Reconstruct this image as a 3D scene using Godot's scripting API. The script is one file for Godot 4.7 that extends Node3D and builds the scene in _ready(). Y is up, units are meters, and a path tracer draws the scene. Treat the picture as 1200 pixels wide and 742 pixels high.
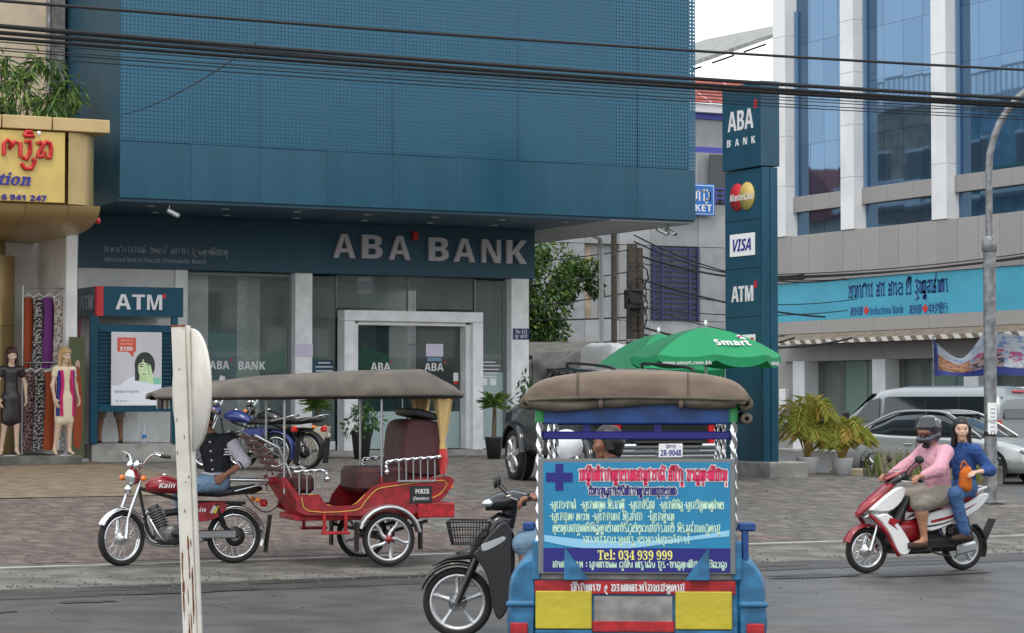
extends Node3D
# Axes: x runs along the street, -z runs from the street to the bank (called v below), y up, metres.
const YAW := 27.0
var M := {}
var T := {}
var used := {}
var rng := RandomNumberGenerator.new()

class S:
	var st := SurfaceTool.new()
	var xf := Transform3D()
	func _init() -> void:
		st.begin(Mesh.PRIMITIVE_TRIANGLES)
		st.set_smooth_group(-1)
	func flat() -> S:
		st.set_smooth_group(-1); return self
	func smooth(n := 1) -> S:
		st.set_smooth_group(n); return self
	func v(p: Vector3, uv := Vector2.ZERO) -> void:
		st.set_uv(uv); st.add_vertex(xf * p)
	func tri(a: Vector3, b: Vector3, c: Vector3) -> S:
		v(a); v(b); v(c); return self
	func quad(a: Vector3, b: Vector3, c: Vector3, d: Vector3) -> S:
		v(a, Vector2(0, 0)); v(b, Vector2(1, 0)); v(c, Vector2(1, 1)); v(a, Vector2(0, 0)); v(c, Vector2(1, 1)); v(d, Vector2(0, 1)); return self
	func box(c: Vector3, s: Vector3, bev := 0.0, b := Basis()) -> S:
		st.set_smooth_group(-1)
		var h := s / 2.0
		bev = minf(bev, minf(h.x, minf(h.y, h.z)) * 0.9)
		if bev <= 0.0:
			var q := func(i, j, k): return c + b * Vector3(h.x * i, h.y * j, h.z * k)
			quad(q.call(-1, 1, 1), q.call(1, 1, 1), q.call(1, -1, 1), q.call(-1, -1, 1))
			quad(q.call(1, 1, -1), q.call(-1, 1, -1), q.call(-1, -1, -1), q.call(1, -1, -1))
			quad(q.call(1, 1, 1), q.call(1, 1, -1), q.call(1, -1, -1), q.call(1, -1, 1))
			quad(q.call(-1, 1, -1), q.call(-1, 1, 1), q.call(-1, -1, 1), q.call(-1, -1, -1))
			quad(q.call(-1, 1, -1), q.call(1, 1, -1), q.call(1, 1, 1), q.call(-1, 1, 1))
			quad(q.call(-1, -1, 1), q.call(1, -1, 1), q.call(1, -1, -1), q.call(-1, -1, -1))
			return self
		var i := h - Vector3.ONE * bev
		for a in 3:
			var d := (a + 1) % 3
			var e := (a + 2) % 3
			for s1 in [-1, 1]:
				var pts := []
				for k in [[-1, -1], [1, -1], [1, 1], [-1, 1]]:
					var p := Vector3()
					p[a] = h[a] * s1; p[d] = i[d] * k[0]; p[e] = i[e] * k[1]
					pts.append(c + b * p)
				if s1 > 0: quad(pts[3], pts[2], pts[1], pts[0])
				else: quad(pts[0], pts[1], pts[2], pts[3])
				for s2 in [-1, 1]:
					var r := []
					for k in [-1, 1]:
						var p := Vector3(); p[a] = h[a] * s1; p[d] = i[d] * s2; p[e] = i[e] * k; r.append(c + b * p)
						p = Vector3(); p[a] = i[a] * s1; p[d] = h[d] * s2; p[e] = i[e] * k; r.append(c + b * p)
					if s1 * s2 > 0: quad(r[0], r[2], r[3], r[1])
					else: quad(r[1], r[3], r[2], r[0])
		for sx in [-1, 1]: for sy in [-1, 1]: for sz in [-1, 1]:
			var p1 := c + b * Vector3(h.x * sx, i.y * sy, i.z * sz)
			var p2 := c + b * Vector3(i.x * sx, h.y * sy, i.z * sz)
			var p3 := c + b * Vector3(i.x * sx, i.y * sy, h.z * sz)
			if sx * sy * sz > 0: tri(p1, p3, p2)
			else: tri(p1, p2, p3)
		return self
	# tube through points; r a number or one per point
	func tube(pts: Array, r, n := 8, cap := true, closed := false) -> S:
		st.set_smooth_group(1)
		var m := pts.size()
		var rings := []
		var up := Vector3.UP
		for k in m:
			var t: Vector3
			if closed: t = pts[(k + 1) % m] - pts[(k - 1 + m) % m]
			else: t = pts[mini(k + 1, m - 1)] - pts[maxi(k - 1, 0)]
			t = t.normalized()
			if k == 0 and absf(t.y) > 0.9: up = Vector3.RIGHT
			var sd := t.cross(up).normalized()
			if sd.length() < 0.1: sd = t.cross(Vector3.FORWARD).normalized()
			up = sd.cross(t).normalized()
			var rr: float = r[k] if r is Array else r
			var ring := []
			for j in n:
				var a := TAU * j / n
				ring.append(pts[k] + (sd * cos(a) + up * sin(a)) * rr)
			rings.append(ring)
		if closed: rings.append(rings[0])
		loft(rings, cap and not closed)
		return self
	func bar(a: Vector3, b: Vector3, r: float, n := 6) -> S:
		return tube([a, b], r, n)
	# rings of equal length, each a closed loop
	func loft(rings: Array, cap := true, closed := true) -> S:
		for k in rings.size() - 1:
			var n: int = rings[k].size()
			for j in (n if closed else n - 1):
				var j2 := (j + 1) % n
				quad(rings[k][j], rings[k + 1][j], rings[k + 1][j2], rings[k][j2])
		if cap:
			st.set_smooth_group(-1)
			for e in [0, rings.size() - 1]:
				var c := Vector3()
				for p in rings[e]: c += p
				c /= rings[e].size()
				var n: int = rings[e].size()
				for j in n:
					if e == 0: tri(c, rings[e][j], rings[e][(j + 1) % n])
					else: tri(c, rings[e][(j + 1) % n], rings[e][j])
			st.set_smooth_group(1)
		return self
	# profile of Vector2(radius, height) turned round axis through c
	func lathe(prof: Array, c: Vector3, axis := Vector3.UP, n := 16, group := 1) -> S:
		st.set_smooth_group(group)
		var s := axis.cross(Vector3.RIGHT if absf(axis.x) < 0.9 else Vector3.UP).normalized()
		var t := s.cross(axis)
		for k in prof.size() - 1:
			for j in n:
				var a := TAU * j / n
				var a2 := TAU * (j + 1) / n
				var d := s * cos(a) + t * sin(a)
				var d2 := s * cos(a2) + t * sin(a2)
				quad(c + d * prof[k].x + axis * prof[k].y, c + d * prof[k + 1].x + axis * prof[k + 1].y, c + d2 * prof[k + 1].x + axis * prof[k + 1].y, c + d2 * prof[k].x + axis * prof[k].y)
		return self
	func ball(c: Vector3, r: Vector3, n := 12, b := Basis()) -> S:
		st.set_smooth_group(1)
		var m := n / 2
		for i in m:
			for j in n:
				var f := func(ii, jj):
					var a: float = PI * ii / m
					var o: float = TAU * jj / n
					return c + b * Vector3(r.x * sin(a) * cos(o), r.y * cos(a), r.z * sin(a) * sin(o))
				quad(f.call(i, j), f.call(i, j + 1), f.call(i + 1, j + 1), f.call(i + 1, j))
		return self
	# flat outline in x,y pushed out along z from z0 to z1
	func slab(o: PackedVector2Array, z0: float, z1: float, round_sides := false, bev := 0.0) -> S:
		st.set_smooth_group(-1)
		if Geometry2D.is_polygon_clockwise(o): o.reverse()
		var idx := Geometry2D.triangulate_polygon(o)
		var inner := o
		if bev > 0.0:
			var off := Geometry2D.offset_polygon(o, -bev)
			var c := Vector2()
			for p in o: c += p
			c /= o.size()
			inner = PackedVector2Array()
			for k in o.size():
				var a := (o[k] - o[(k - 1 + o.size()) % o.size()]).normalized()
				var b := (o[(k + 1) % o.size()] - o[k]).normalized()
				var nrm := (Vector2(-a.y, a.x) + Vector2(-b.y, b.x)).normalized()
				inner.append(o[k] + nrm * bev)
		var n := o.size()
		for k in range(0, idx.size(), 3):
			var a := inner[idx[k]]
			var b := inner[idx[k + 1]]
			var c := inner[idx[k + 2]]
			tri(Vector3(a.x, a.y, z1), Vector3(c.x, c.y, z1), Vector3(b.x, b.y, z1))
			tri(Vector3(a.x, a.y, z0), Vector3(b.x, b.y, z0), Vector3(c.x, c.y, z0))
		if round_sides: st.set_smooth_group(2)
		for k in n:
			var k2 := (k + 1) % n
			var zb0 := z0 + bev
			var zb1 := z1 - bev
			quad(Vector3(o[k].x, o[k].y, zb1), Vector3(o[k2].x, o[k2].y, zb1), Vector3(o[k2].x, o[k2].y, zb0), Vector3(o[k].x, o[k].y, zb0))
			if bev > 0.0:
				quad(Vector3(inner[k].x, inner[k].y, z1), Vector3(inner[k2].x, inner[k2].y, z1), Vector3(o[k2].x, o[k2].y, zb1), Vector3(o[k].x, o[k].y, zb1))
				quad(Vector3(o[k].x, o[k].y, zb0), Vector3(o[k2].x, o[k2].y, zb0), Vector3(inner[k2].x, inner[k2].y, z0), Vector3(inner[k].x, inner[k].y, z0))
		st.set_smooth_group(-1)
		return self
	func mesh() -> ArrayMesh:
		st.generate_normals()
		return st.commit()

func put(called: String, shape, m: Material, parent: Node = null, at := Vector3.ZERO, turn := Vector3.ZERO) -> MeshInstance3D:
	var o := MeshInstance3D.new()
	o.mesh = shape.mesh() if shape is S else shape
	o.material_override = m
	o.position = at
	o.rotation = turn
	if parent == null:
		o.name = numbered(called)
		add_child(o)
	else:
		o.name = called
		parent.add_child(o, true)
	return o

func numbered(called: String) -> String:
	used[called] = used.get(called, -1) + 1
	return called if used[called] == 0 else "%s_%03d" % [called, used[called]]

func tag(o: Node, label: String, category: String, group := "") -> Node:
	o.set_meta("label", label)
	o.set_meta("category", category)
	if group: o.set_meta("group", group)
	return o

func thing(called: String, label: String, category: String, at := Vector3.ZERO, turn := 0.0, group := "") -> Node3D:
	var o := Node3D.new()
	o.name = numbered(called)
	add_child(o)
	o.position = at
	o.rotation.y = turn
	return tag(o, label, category, group)

func group_node(called: String, parent: Node, at := Vector3.ZERO, turn := Vector3.ZERO) -> Node3D:
	var o := Node3D.new()
	o.name = called
	o.position = at
	o.rotation = turn
	parent.add_child(o, true)
	return o

func ground(o: Node, label: String) -> Node:
	o.set_meta("kind", "structure")
	o.set_meta("label", label)
	return o

func again(o: Node3D, at: Vector3, turn: float, label: String) -> Node3D:
	var c := o.duplicate() as Node3D
	var base := String(o.name)
	var re := RegEx.create_from_string("_\\d\\d\\d$")
	c.name = numbered(re.sub(base, ""))
	add_child(c)
	c.position = at
	c.rotation.y = turn
	c.set_meta("label", label)
	return c

# place on the map: along the street, height, away from the street
func p(u: float, y: float, v: float) -> Vector3:
	return Vector3(u, y, -v)

func lerp_table(xs: Array, ys: Array, x: float) -> float:
	if x <= xs[0]: return ys[0]
	for i in xs.size() - 1:
		if x <= xs[i + 1]: return lerpf(ys[i], ys[i + 1], (x - xs[i]) / (xs[i + 1] - xs[i]))
	return ys[-1]

# height of the ground
func gy(u: float, v: float) -> float:
	var a := lerp_table([23.2, 25.5, 32.0, 41.0, 60.0], [0.0, 0.08, 0.6, 0.85, 0.9], v)
	var b := lerp_table([24.0, 34.0, 60.0], [0.0, 0.16, 0.22], v)
	var k := smoothstep(22.6, 27.5, u)
	return lerpf(a, b, k)

func gp(u: float, v: float, up := 0.0) -> Vector3:
	return Vector3(u, gy(u, v) + up, -v)

func heading(du: float, dv: float) -> float:
	return atan2(dv, du)

func noise_tex(key: String, kind: int, freq: float, lo: float, hi: float, size := 512, oct := 4, sx := 1.0) -> void:
	var n := FastNoiseLite.new()
	n.noise_type = kind
	n.frequency = freq
	n.fractal_octaves = oct
	n.seed = key.hash() % 1000
	var im := Image.create(size, size, false, Image.FORMAT_RGB8)
	var src: Image = n.get_seamless_image(size, size) if sx == 1.0 else null
	if src == null:
		var n2 := n.get_seamless_image(size, int(size / sx))
		n2.resize(size, size, Image.INTERPOLATE_BILINEAR)
		src = n2
	src.convert(Image.FORMAT_L8)
	var d := src.get_data()
	var o := PackedByteArray()
	o.resize(d.size())
	for i in d.size():
		o[i] = int(255.0 * lerpf(lo, hi, smoothstep(0.2, 0.8, d[i] / 255.0)))
	im = Image.create_from_data(size, size, false, Image.FORMAT_L8, o)
	T[key] = ImageTexture.create_from_image(im)

# colour given as sRGB bytes
func mat(key: String, r: float, g: float, b: float, rough := 0.7, opt := {}) -> StandardMaterial3D:
	var m := StandardMaterial3D.new()
	m.resource_name = key
	m.albedo_color = Color(r / 255.0, g / 255.0, b / 255.0, opt.get("alpha", 1.0))
	m.roughness = rough
	m.metallic = opt.get("metal", 0.0)
	m.metallic_specular = opt.get("spec", 0.5)
	if opt.has("tex"):
		m.albedo_texture = T[opt.tex]
		m.uv1_triplanar = true
		m.uv1_world_triplanar = opt.get("world", true)
		m.uv1_scale = opt.get("vec", Vector3.ONE * opt.get("scale", 1.0))
	if opt.has("rtex"):
		m.roughness_texture = T[opt.rtex]
		m.roughness_texture_channel = BaseMaterial3D.TEXTURE_CHANNEL_RED
	if opt.has("bump"):
		m.heightmap_enabled = true
		m.heightmap_texture = T[opt.bump]
		m.heightmap_scale = opt.get("depth", 0.3)
		m.uv1_triplanar = true
		m.uv1_world_triplanar = opt.get("world", true)
		m.uv1_scale = opt.get("vec", Vector3.ONE * opt.get("scale", 1.0))
	if opt.get("alpha", 1.0) < 1.0:
		m.transparency = BaseMaterial3D.TRANSPARENCY_ALPHA
	if opt.has("coat"):
		m.clearcoat_enabled = true
		m.clearcoat = opt.coat
		m.clearcoat_roughness = 0.06
	if opt.has("back"):
		m.backlight_enabled = true
		m.backlight = opt.back
	if opt.has("sheen"):
		m.rim_enabled = true
		m.rim = opt.sheen
		m.rim_tint = 0.6
	m.cull_mode = BaseMaterial3D.CULL_DISABLED
	M[key] = m
	return m

func texts() -> void:
	noise_tex("fine", FastNoiseLite.TYPE_SIMPLEX_SMOOTH, 0.05, 0.86, 1.0)
	noise_tex("blotch", FastNoiseLite.TYPE_SIMPLEX_SMOOTH, 0.008, 0.8, 1.0, 512, 6)
	noise_tex("soft", FastNoiseLite.TYPE_SIMPLEX_SMOOTH, 0.006, 0.94, 1.0, 512, 6)
	noise_tex("speck", FastNoiseLite.TYPE_VALUE, 0.25, 0.85, 1.0, 512, 2)
	noise_tex("streak", FastNoiseLite.TYPE_SIMPLEX_SMOOTH, 0.012, 0.88, 1.0, 512, 5, 0.125)
	noise_tex("wrinkle", FastNoiseLite.TYPE_SIMPLEX_SMOOTH, 0.014, 0.0, 1.0, 512, 3)
	noise_tex("weave", FastNoiseLite.TYPE_VALUE, 0.4, 0.7, 1.0, 256, 1)
	noise_tex("asphalt", FastNoiseLite.TYPE_SIMPLEX_SMOOTH, 0.01, 0.82, 1.0, 1024, 8)
	noise_tex("grime", FastNoiseLite.TYPE_PERLIN, 0.012, 0.74, 1.0, 512, 7)

# ---------------------------------------------------------------- lettering
var fonts := {}
func latin(text: String, h: float, depth := 0.004, bold := true, family := "Droid Sans", spacing := 0.0) -> TextMesh:
	var key := family + str(bold)
	if not fonts.has(key):
		var f := SystemFont.new()
		f.font_names = PackedStringArray([family])
		f.font_weight = 700 if bold else 400
		fonts[key] = f
	var t := TextMesh.new()
	var use: Font = fonts[key]
	if spacing != 0.0:
		var fv := FontVariation.new()
		fv.base_font = use
		fv.spacing_glyph = int(spacing * 48)
		use = fv
	t.font = use
	t.font_size = 48
	t.pixel_size = h / (0.714 * 48.0)
	t.depth = depth
	t.curve_step = 2.0
	t.text = text
	return t

# pen strokes of each letter: width, then strokes of x y pairs (hex; baseline 4, letter height b)
var strokes := {}
func pens() -> void:
	var d := {
		"ក": [6, "14 1a 0b 2c 4b 54 5a", "54 5a"], "ខ": [6, "0b 2b 15 24 44 5b 3a"], "គ": [6, "04 0a 2b 4b 5a 54", "0a 2c 4c"],
		"ង": [5, "0b 2b 1a 18 36 44 14"], "ច": [6, "0a 2b 5a 54 24 06 28 58"], "ឆ": [7, "0a 2b 3a 35 14 07 38", "3b 6b 64 44"],
		"ជ": [6, "0b 2b 15 34 55 5b 3a"], "ឈ": [8, "0b 2b 15 34 45 4b", "64 6a 4b 7c 74"], "ញ": [8, "04 0a 2b 4b 34", "54 5a 7b 84 85", "30 52 71"],
		"ដ": [6, "0b 2a 04 44 5a 3b"], "ឋ": [6, "0a 2b 5b 54 04 07 37"], "ណ": [8, "04 0b 2a 24", "24 4b 44", "64 6a 4b 7b 74"],
		"ត": [6, "04 0a 1b 4b 54", "14 27 44"], "ថ": [6, "0b 2b 04 44 5b", "14 37"], "ទ": [5, "0b 1a 04 34 4a 2b 4c"],
		"ធ": [6, "0b 1a 04 44 5b 2a 37"], "ន": [6, "0a 1b 24 05", "24 4b 5a 54"], "ប": [6, "0b 0a 04 54 5b 3a", "28 2b"],
		"ផ": [7, "0b 04 34 38", "34 64 6b 4a"], "ព": [6, "04 0a 1b 2a 24", "24 4b 5a 54"], "ភ": [6, "04 0a 2b 5a 54 25"],
		"ម": [7, "0b 1a 14 44 4a 3b 6b 64"], "យ": [8, "0b 1a 04 34 3a", "34 64 6b 5a"], "រ": [3, "14 1a 0b 2c", "14 24"],
		"ល": [7, "04 0a 1b 2a 24", "24 44 4b 6b 64"], "វ": [4, "04 24 3a 1b 0a"], "ស": [7, "04 0a 1b 2a 24", "24 44 4b 5c 6a 64"],
		"ហ": [8, "0b 1a 14 44 4a", "4a 5c 7b 74", "1a 3c 5a"], "អ": [7, "0b 1a 04 34 3a 4c 6b 64", "07 37"], "ឥ": [5, "0b 2c 4b 28 46 24 05", "24 41 10"],
		"ឌ": [6, "0b 2a 04 44 5a 3c 0c"], "ា": [3, "1b 24 24", "0b 1b"], "េ": [3, "0a 1b 24 15"], "ែ": [4, "0b 2b 07 27 24 04"], "ៃ": [4, "0b 2b 07 27 24 04 3f"],
		"ះ": [2, "16 17", "19 1a"], "៖": [2, "15 16", "19 1a"],
		"១": [4, "07 2a 37 15 04 30"], "២": [5, "0a 24 44 4a"], "៧": [5, "04 0a 24 4a 44"], "០": [4, "05 0a 2b 3a 35 14 05"],
		"中": [9, "15 1a 8a 85 15", "4c 42"], "印": [9, "2c 0a 04 33", "08 38", "5b 5b 8b 85 65", "5b 52"], "银": [9, "2c 09 3a", "17 37", "22 2a", "5c 52 73", "5c 8c 87 57", "59 89", "66 82"], "行": [9, "2c 09", "29 06", "17 12", "4b 8b", "48 98", "78 72 61"],
		"-": [4, "18 38"], "(": [3, "2b 19 16 24"], ")": [3, "0b 19 16 04"],
	}
	var marks := {"ិ": "0c 2e 5d 5c", "ី": "0c 2e 5d 5c 5e", "ឹ": "0c 2e 5d 5c 3e", "ឺ": "0c 2e 5d 5c 3e 5f", "ុ": "40 42", "ូ": "30 32 52 50", "ួ": "30 32 52 50 20", "ំ": "2d 3e 4d 3c 2d", "់": "3c 3e", "៊": "1c 3e 2c 5d", "៉": "1c 1e 5c 5e", "័": "1e 3c 5e", "ៈ": "2d 2c"}
	for k in d:
		strokes[k] = {"w": d[k][0], "s": d[k].slice(1).map(stroke), "mark": false}
	for k in marks:
		strokes[k] = {"w": 0, "s": [stroke(marks[k])], "mark": true}

func stroke(s: String) -> PackedVector2Array:
	var o := PackedVector2Array()
	for q in s.split(" ", false):
		o.append(Vector2(q.substr(0, 1).hex_to_int(), q.substr(1, 1).hex_to_int() - 4))
	return o

func ribbon(st: S, a: Vector2, b: Vector2, w: float, z: float) -> void:
	var d := (b - a).normalized() if a.distance_to(b) > 0.0001 else Vector2.RIGHT
	a -= d * w * 0.45
	b += d * w * 0.45
	var n := Vector2(-d.y, d.x) * w / 2.0
	st.quad(Vector3(a.x + n.x, a.y + n.y, z), Vector3(b.x + n.x, b.y + n.y, z), Vector3(b.x - n.x, b.y - n.y, z), Vector3(a.x - n.x, a.y - n.y, z))

# a line of pen lettering; h letter height, centred on x; z the lift off the sign
func pen_line(text: String, h: float, w: float, width := 0.0, z := 0.0, align := 0) -> Array:
	var out := [S.new()]
	var k := h / 7.0
	var x := 0.0
	var items := []
	var sub := false
	var filled := [false]
	for ch in text:
		if ch == "្":
			sub = true
			continue
		if ch == " ":
			x += 3.5
			if filled[-1]:
				out.append(S.new())
				filled.append(false)
			continue
		if not strokes.has(ch): continue
		var g = strokes[ch]
		filled[-1] = true
		if g.mark:
			items.append([g, x - 6.5, 0.0, 1.0, out.size() - 1])
		elif sub:
			items.append([g, x - 5.0, -3.2, 0.5, out.size() - 1])
			sub = false
		else:
			items.append([g, x, 0.0, 1.0, out.size() - 1])
			x += g.w + 1.0
	x -= 1.0
	var kx := k if width <= 0.0 else width / x
	var off := -x * kx / 2.0 if align == 0 else 0.0
	for it in items:
		for s in it[0].s:
			for i in s.size() - 1:
				var a: Vector2 = s[i] * it[3] + Vector2(it[1], it[2])
				var b: Vector2 = s[i + 1] * it[3] + Vector2(it[1], it[2])
				ribbon(out[it[4]], Vector2(a.x * kx + off, a.y * k), Vector2(b.x * kx + off, b.y * k), w, z)
	if not filled[-1]: out.pop_back()
	return out

# a word in a given box: centre, width, height; facing is the way the sign looks
func word(text: String, parent: Node, c: Vector3, w: float, h: float, m: Material, facing := 0.0, depth := 0.004, bold := true, family := "Droid Sans", called := "lettering", slant := 0.0) -> MeshInstance3D:
	var t := latin(text, 0.2, 0.01, bold, family)
	var bb := t.get_aabb()
	var o := MeshInstance3D.new()
	o.mesh = t
	o.material_override = m
	o.name = called
	var k := Vector3(w / bb.size.x, h / bb.size.y, depth / 0.01)
	var b := Basis(Vector3(k.x, 0, 0), Vector3(slant * k.y, k.y, 0), Vector3(0, 0, k.z))
	b = Basis(Vector3.UP, facing) * b
	o.transform = Transform3D(b, c - b * (bb.position + bb.size / 2.0))
	parent.add_child(o, true)
	return o
func pen_word(text: String, parent: Node, c: Vector3, w: float, h: float, line: float, m: Material, facing := 0.0, halo: Material = null, halo_w := 0.0) -> void:
	if halo:
		for q in pen_line(text, h, line + halo_w, w, 0.0): put("lettering_border", q, halo, parent, c, Vector3(0, facing, 0))
	for q in pen_line(text, h, line, w, 0.0015 if halo else 0.0): put("lettering", q, m, parent, c, Vector3(0, facing, 0))

func materials() -> void:
	mat("asphalt", 76, 74, 72, 0.55, {"tex": "asphalt", "scale": 0.13, "bump": "speck", "depth": 0.5, "rtex": "grime"})
	mat("asphalt_dark", 61, 60, 59, 0.6, {"tex": "grime", "scale": 0.21})
	mat("tar", 52, 51, 51, 0.45, {"tex": "grime", "scale": 0.5})
	mat("earth", 106, 101, 92, 0.95, {"tex": "asphalt", "scale": 0.1})
	mat("concrete", 115, 112, 105, 0.9, {"tex": "grime", "scale": 0.33})
	mat("concrete_light", 165, 163, 156, 0.85, {"tex": "blotch", "scale": 0.4})
	mat("sandy", 124, 109, 89, 0.95, {"tex": "asphalt", "scale": 0.23})
	mat("paver_red_a", 112, 99, 92, 0.9, {"tex": "grime", "scale": 0.7})
	mat("paver_red_b", 109, 97, 90, 0.9, {"tex": "grime", "scale": 0.9})
	mat("paver_red_c", 116, 101, 94, 0.9, {"tex": "grime", "scale": 0.5})
	mat("paver_a", 112, 108, 103, 0.9, {"tex": "grime", "scale": 0.7})
	mat("paver_b", 109, 105, 100, 0.9, {"tex": "grime", "scale": 0.9})
	mat("paver_c", 117, 110, 105, 0.9, {"tex": "grime", "scale": 0.5})
	mat("grate", 104, 99, 94, 0.8, {"tex": "blotch", "scale": 2.0})
	mat("line_paint", 185, 184, 178, 0.8, {"tex": "grime", "scale": 1.5})
	# bank
	mat("teal", 32, 82, 104, 0.2, {"tex": "soft", "vec": Vector3(0.5, 0.1, 0.5), "metal": 0.2})
	mat("teal_matt", 32, 76, 97, 0.45, {"tex": "soft", "scale": 0.6})
	mat("teal_dark", 12, 40, 54, 0.6, {"tex": "soft", "scale": 0.6})
	mat("soffit", 150, 152, 152, 0.35, {"tex": "streak", "scale": 0.3, "metal": 0.4})
	mat("white_wall", 226, 226, 224, 0.75, {"tex": "soft", "scale": 0.4})
	mat("white_frame", 240, 241, 241, 0.45, {"tex": "soft", "scale": 0.9})
	mat("letter_white", 222, 220, 222, 0.5)
	mat("letter_grey", 190, 185, 190, 0.5)
	mat("letter_faint", 176, 182, 190, 0.6)
	mat("red_sign", 196, 42, 50, 0.5)
	mat("glass_front", 150, 166, 162, 0.03, {"alpha": 0.2, "spec": 0.75})
	mat("glass_dark", 60, 80, 78, 0.03, {"alpha": 0.3, "spec": 0.75})
	mat("frosted", 186, 205, 204, 0.5, {"alpha": 0.75})
	mat("room_wall", 196, 202, 198, 0.9)
	mat("room_dark", 96, 108, 110, 0.9)
	mat("room_floor", 140, 140, 136, 0.4)
	mat("curtain", 190, 200, 196, 0.9, {"tex": "streak", "scale": 0.6})
	mat("paper", 236, 236, 236, 0.8)
	mat("lilac_paper", 214, 208, 226, 0.8)
	mat("frame_grey", 120, 126, 128, 0.4, {"metal": 0.5})
	mat("plate_navy", 22, 40, 92, 0.5)
	# gold shop
	mat("gold", 182, 158, 110, 0.38, {"tex": "soft", "scale": 0.4, "metal": 0.5})
	mat("gold_panel", 199, 173, 123, 0.4, {"tex": "soft", "scale": 0.4, "metal": 0.25})
	mat("yellow_sign", 210, 182, 104, 0.5, {"tex": "soft", "scale": 0.7})
	mat("sign_red", 196, 34, 38, 0.45)
	mat("sign_blue", 46, 42, 140, 0.45)
	mat("cream_wall", 205, 190, 168, 0.85, {"tex": "soft", "scale": 0.4})
	mat("drain_grey", 140, 140, 140, 0.7, {"tex": "grime", "scale": 0.8})
	# other buildings
	mat("granite", 164, 160, 156, 0.5, {"tex": "speck", "scale": 0.9})
	mat("granite_b", 158, 155, 153, 0.5, {"tex": "speck", "scale": 0.8})
	mat("white_stone", 228, 229, 230, 0.5, {"tex": "soft", "scale": 0.12})
	mat("blue_glass", 96, 126, 154, 0.03, {"metal": 0.86, "spec": 0.7})
	mat("blue_glass_b", 90, 120, 148, 0.03, {"metal": 0.86, "spec": 0.7})
	mat("blue_trim", 122, 152, 180, 0.35, {"metal": 0.3})
	mat("sky_band", 67, 164, 192, 0.45, {"tex": "soft", "scale": 0.2})
	mat("navy_letter", 30, 74, 134, 0.5)
	mat("awning_brown", 128, 116, 102, 0.85, {"tex": "blotch", "scale": 0.5})
	mat("awning_pale", 196, 192, 184, 0.85)
	mat("shop_dark", 120, 122, 120, 0.8)
	mat("glass_green", 140, 168, 156, 0.05, {"alpha": 0.5})
	mat("grey_wall", 160, 162, 164, 0.7, {"tex": "soft", "scale": 0.3})
	mat("grey_wall_b", 147, 149, 151, 0.7, {"tex": "soft", "scale": 0.4})
	mat("grille_blue", 38, 42, 84, 0.5)
	mat("violet_blue", 70, 74, 160, 0.6)
	mat("roof_red", 158, 74, 66, 0.85, {"tex": "blotch", "scale": 0.6})
	mat("roof_grey", 150, 152, 148, 0.8, {"tex": "blotch", "scale": 0.5})
	mat("tan_wall", 176, 160, 138, 0.85, {"tex": "blotch", "scale": 0.3})
	mat("cyan_wall", 120, 170, 190, 0.8, {"tex": "blotch", "scale": 0.3})
	mat("rail_green", 48, 128, 104, 0.6)
	mat("window_dark", 44, 52, 58, 0.1)
	mat("blue_sign", 28, 104, 180, 0.5)
	# metal and rubber
	mat("chrome", 216, 218, 220, 0.12, {"metal": 1.0})
	mat("steel", 168, 170, 172, 0.3, {"metal": 1.0})
	mat("alloy", 196, 198, 200, 0.35, {"metal": 0.8})
	mat("galv", 150, 152, 154, 0.55, {"metal": 0.5, "tex": "grime", "scale": 1.2})
	mat("rubber", 34, 33, 33, 0.85, {"tex": "fine", "scale": 4.0})
	mat("black_plastic", 30, 31, 33, 0.5)
	mat("black_gloss", 22, 23, 26, 0.25, {"coat": 0.5})
	mat("engine", 120, 120, 120, 0.45, {"metal": 0.7, "tex": "grime", "scale": 5.0})
	mat("dark_metal", 52, 52, 54, 0.45, {"metal": 0.6})
	mat("rust_white", 210, 206, 197, 0.65, {"tex": "soft", "scale": 2.2})
	mat("rust", 128, 78, 48, 0.95, {"tex": "blotch", "scale": 3.0})
	mat("cable", 38, 38, 40, 0.8)
	mat("wood_pole", 92, 84, 76, 0.95, {"tex": "grime", "scale": 2.0})
	# paint
	mat("red_paint", 160, 17, 32, 0.35, {"coat": 0.6, "tex": "grime", "scale": 1.4})
	mat("red_matt", 182, 30, 39, 0.6, {"tex": "grime", "scale": 1.8})
	mat("white_paint", 228, 228, 228, 0.3, {"coat": 0.6})
	mat("blue_paint", 28, 46, 112, 0.3, {"coat": 0.6})
	mat("silver_paint", 172, 176, 175, 0.28, {"metal": 0.55, "coat": 0.6})
	mat("van_paint", 138, 144, 146, 0.3, {"metal": 0.5, "coat": 0.5})
	mat("pickup_paint", 30, 36, 38, 0.25, {"metal": 0.3, "coat": 0.7})
	mat("tuk_blue", 48, 119, 164, 0.4, {"tex": "grime", "scale": 1.6})
	mat("tuk_deep", 24, 78, 149, 0.45, {"tex": "grime", "scale": 1.6})
	mat("tuk_yellow", 192, 177, 48, 0.4, {"tex": "soft", "scale": 0.9, "bump": "wrinkle", "depth": 0.25})
	mat("tuk_board", 28, 130, 175, 0.5, {"tex": "soft", "scale": 2.0})
	mat("tuk_wave", 140, 196, 226, 0.5)
	mat("navy", 28, 26, 118, 0.5)
	mat("gold_line", 210, 170, 70, 0.5)
	mat("tuk_panel_grey", 150, 148, 146, 0.5, {"tex": "grime", "scale": 1.5})
	mat("letter_yellow", 236, 230, 120, 0.6)
	mat("letter_mint", 196, 230, 206, 0.6)
	mat("letter_pink", 214, 40, 90, 0.6)
	mat("green_tape", 46, 140, 80, 0.5)
	mat("tail_red", 190, 24, 30, 0.15, {"coat": 0.6})
	mat("amber", 226, 120, 24, 0.15, {"coat": 0.6})
	mat("lamp_glass", 206, 210, 212, 0.05, {"metal": 0.75})
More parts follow.
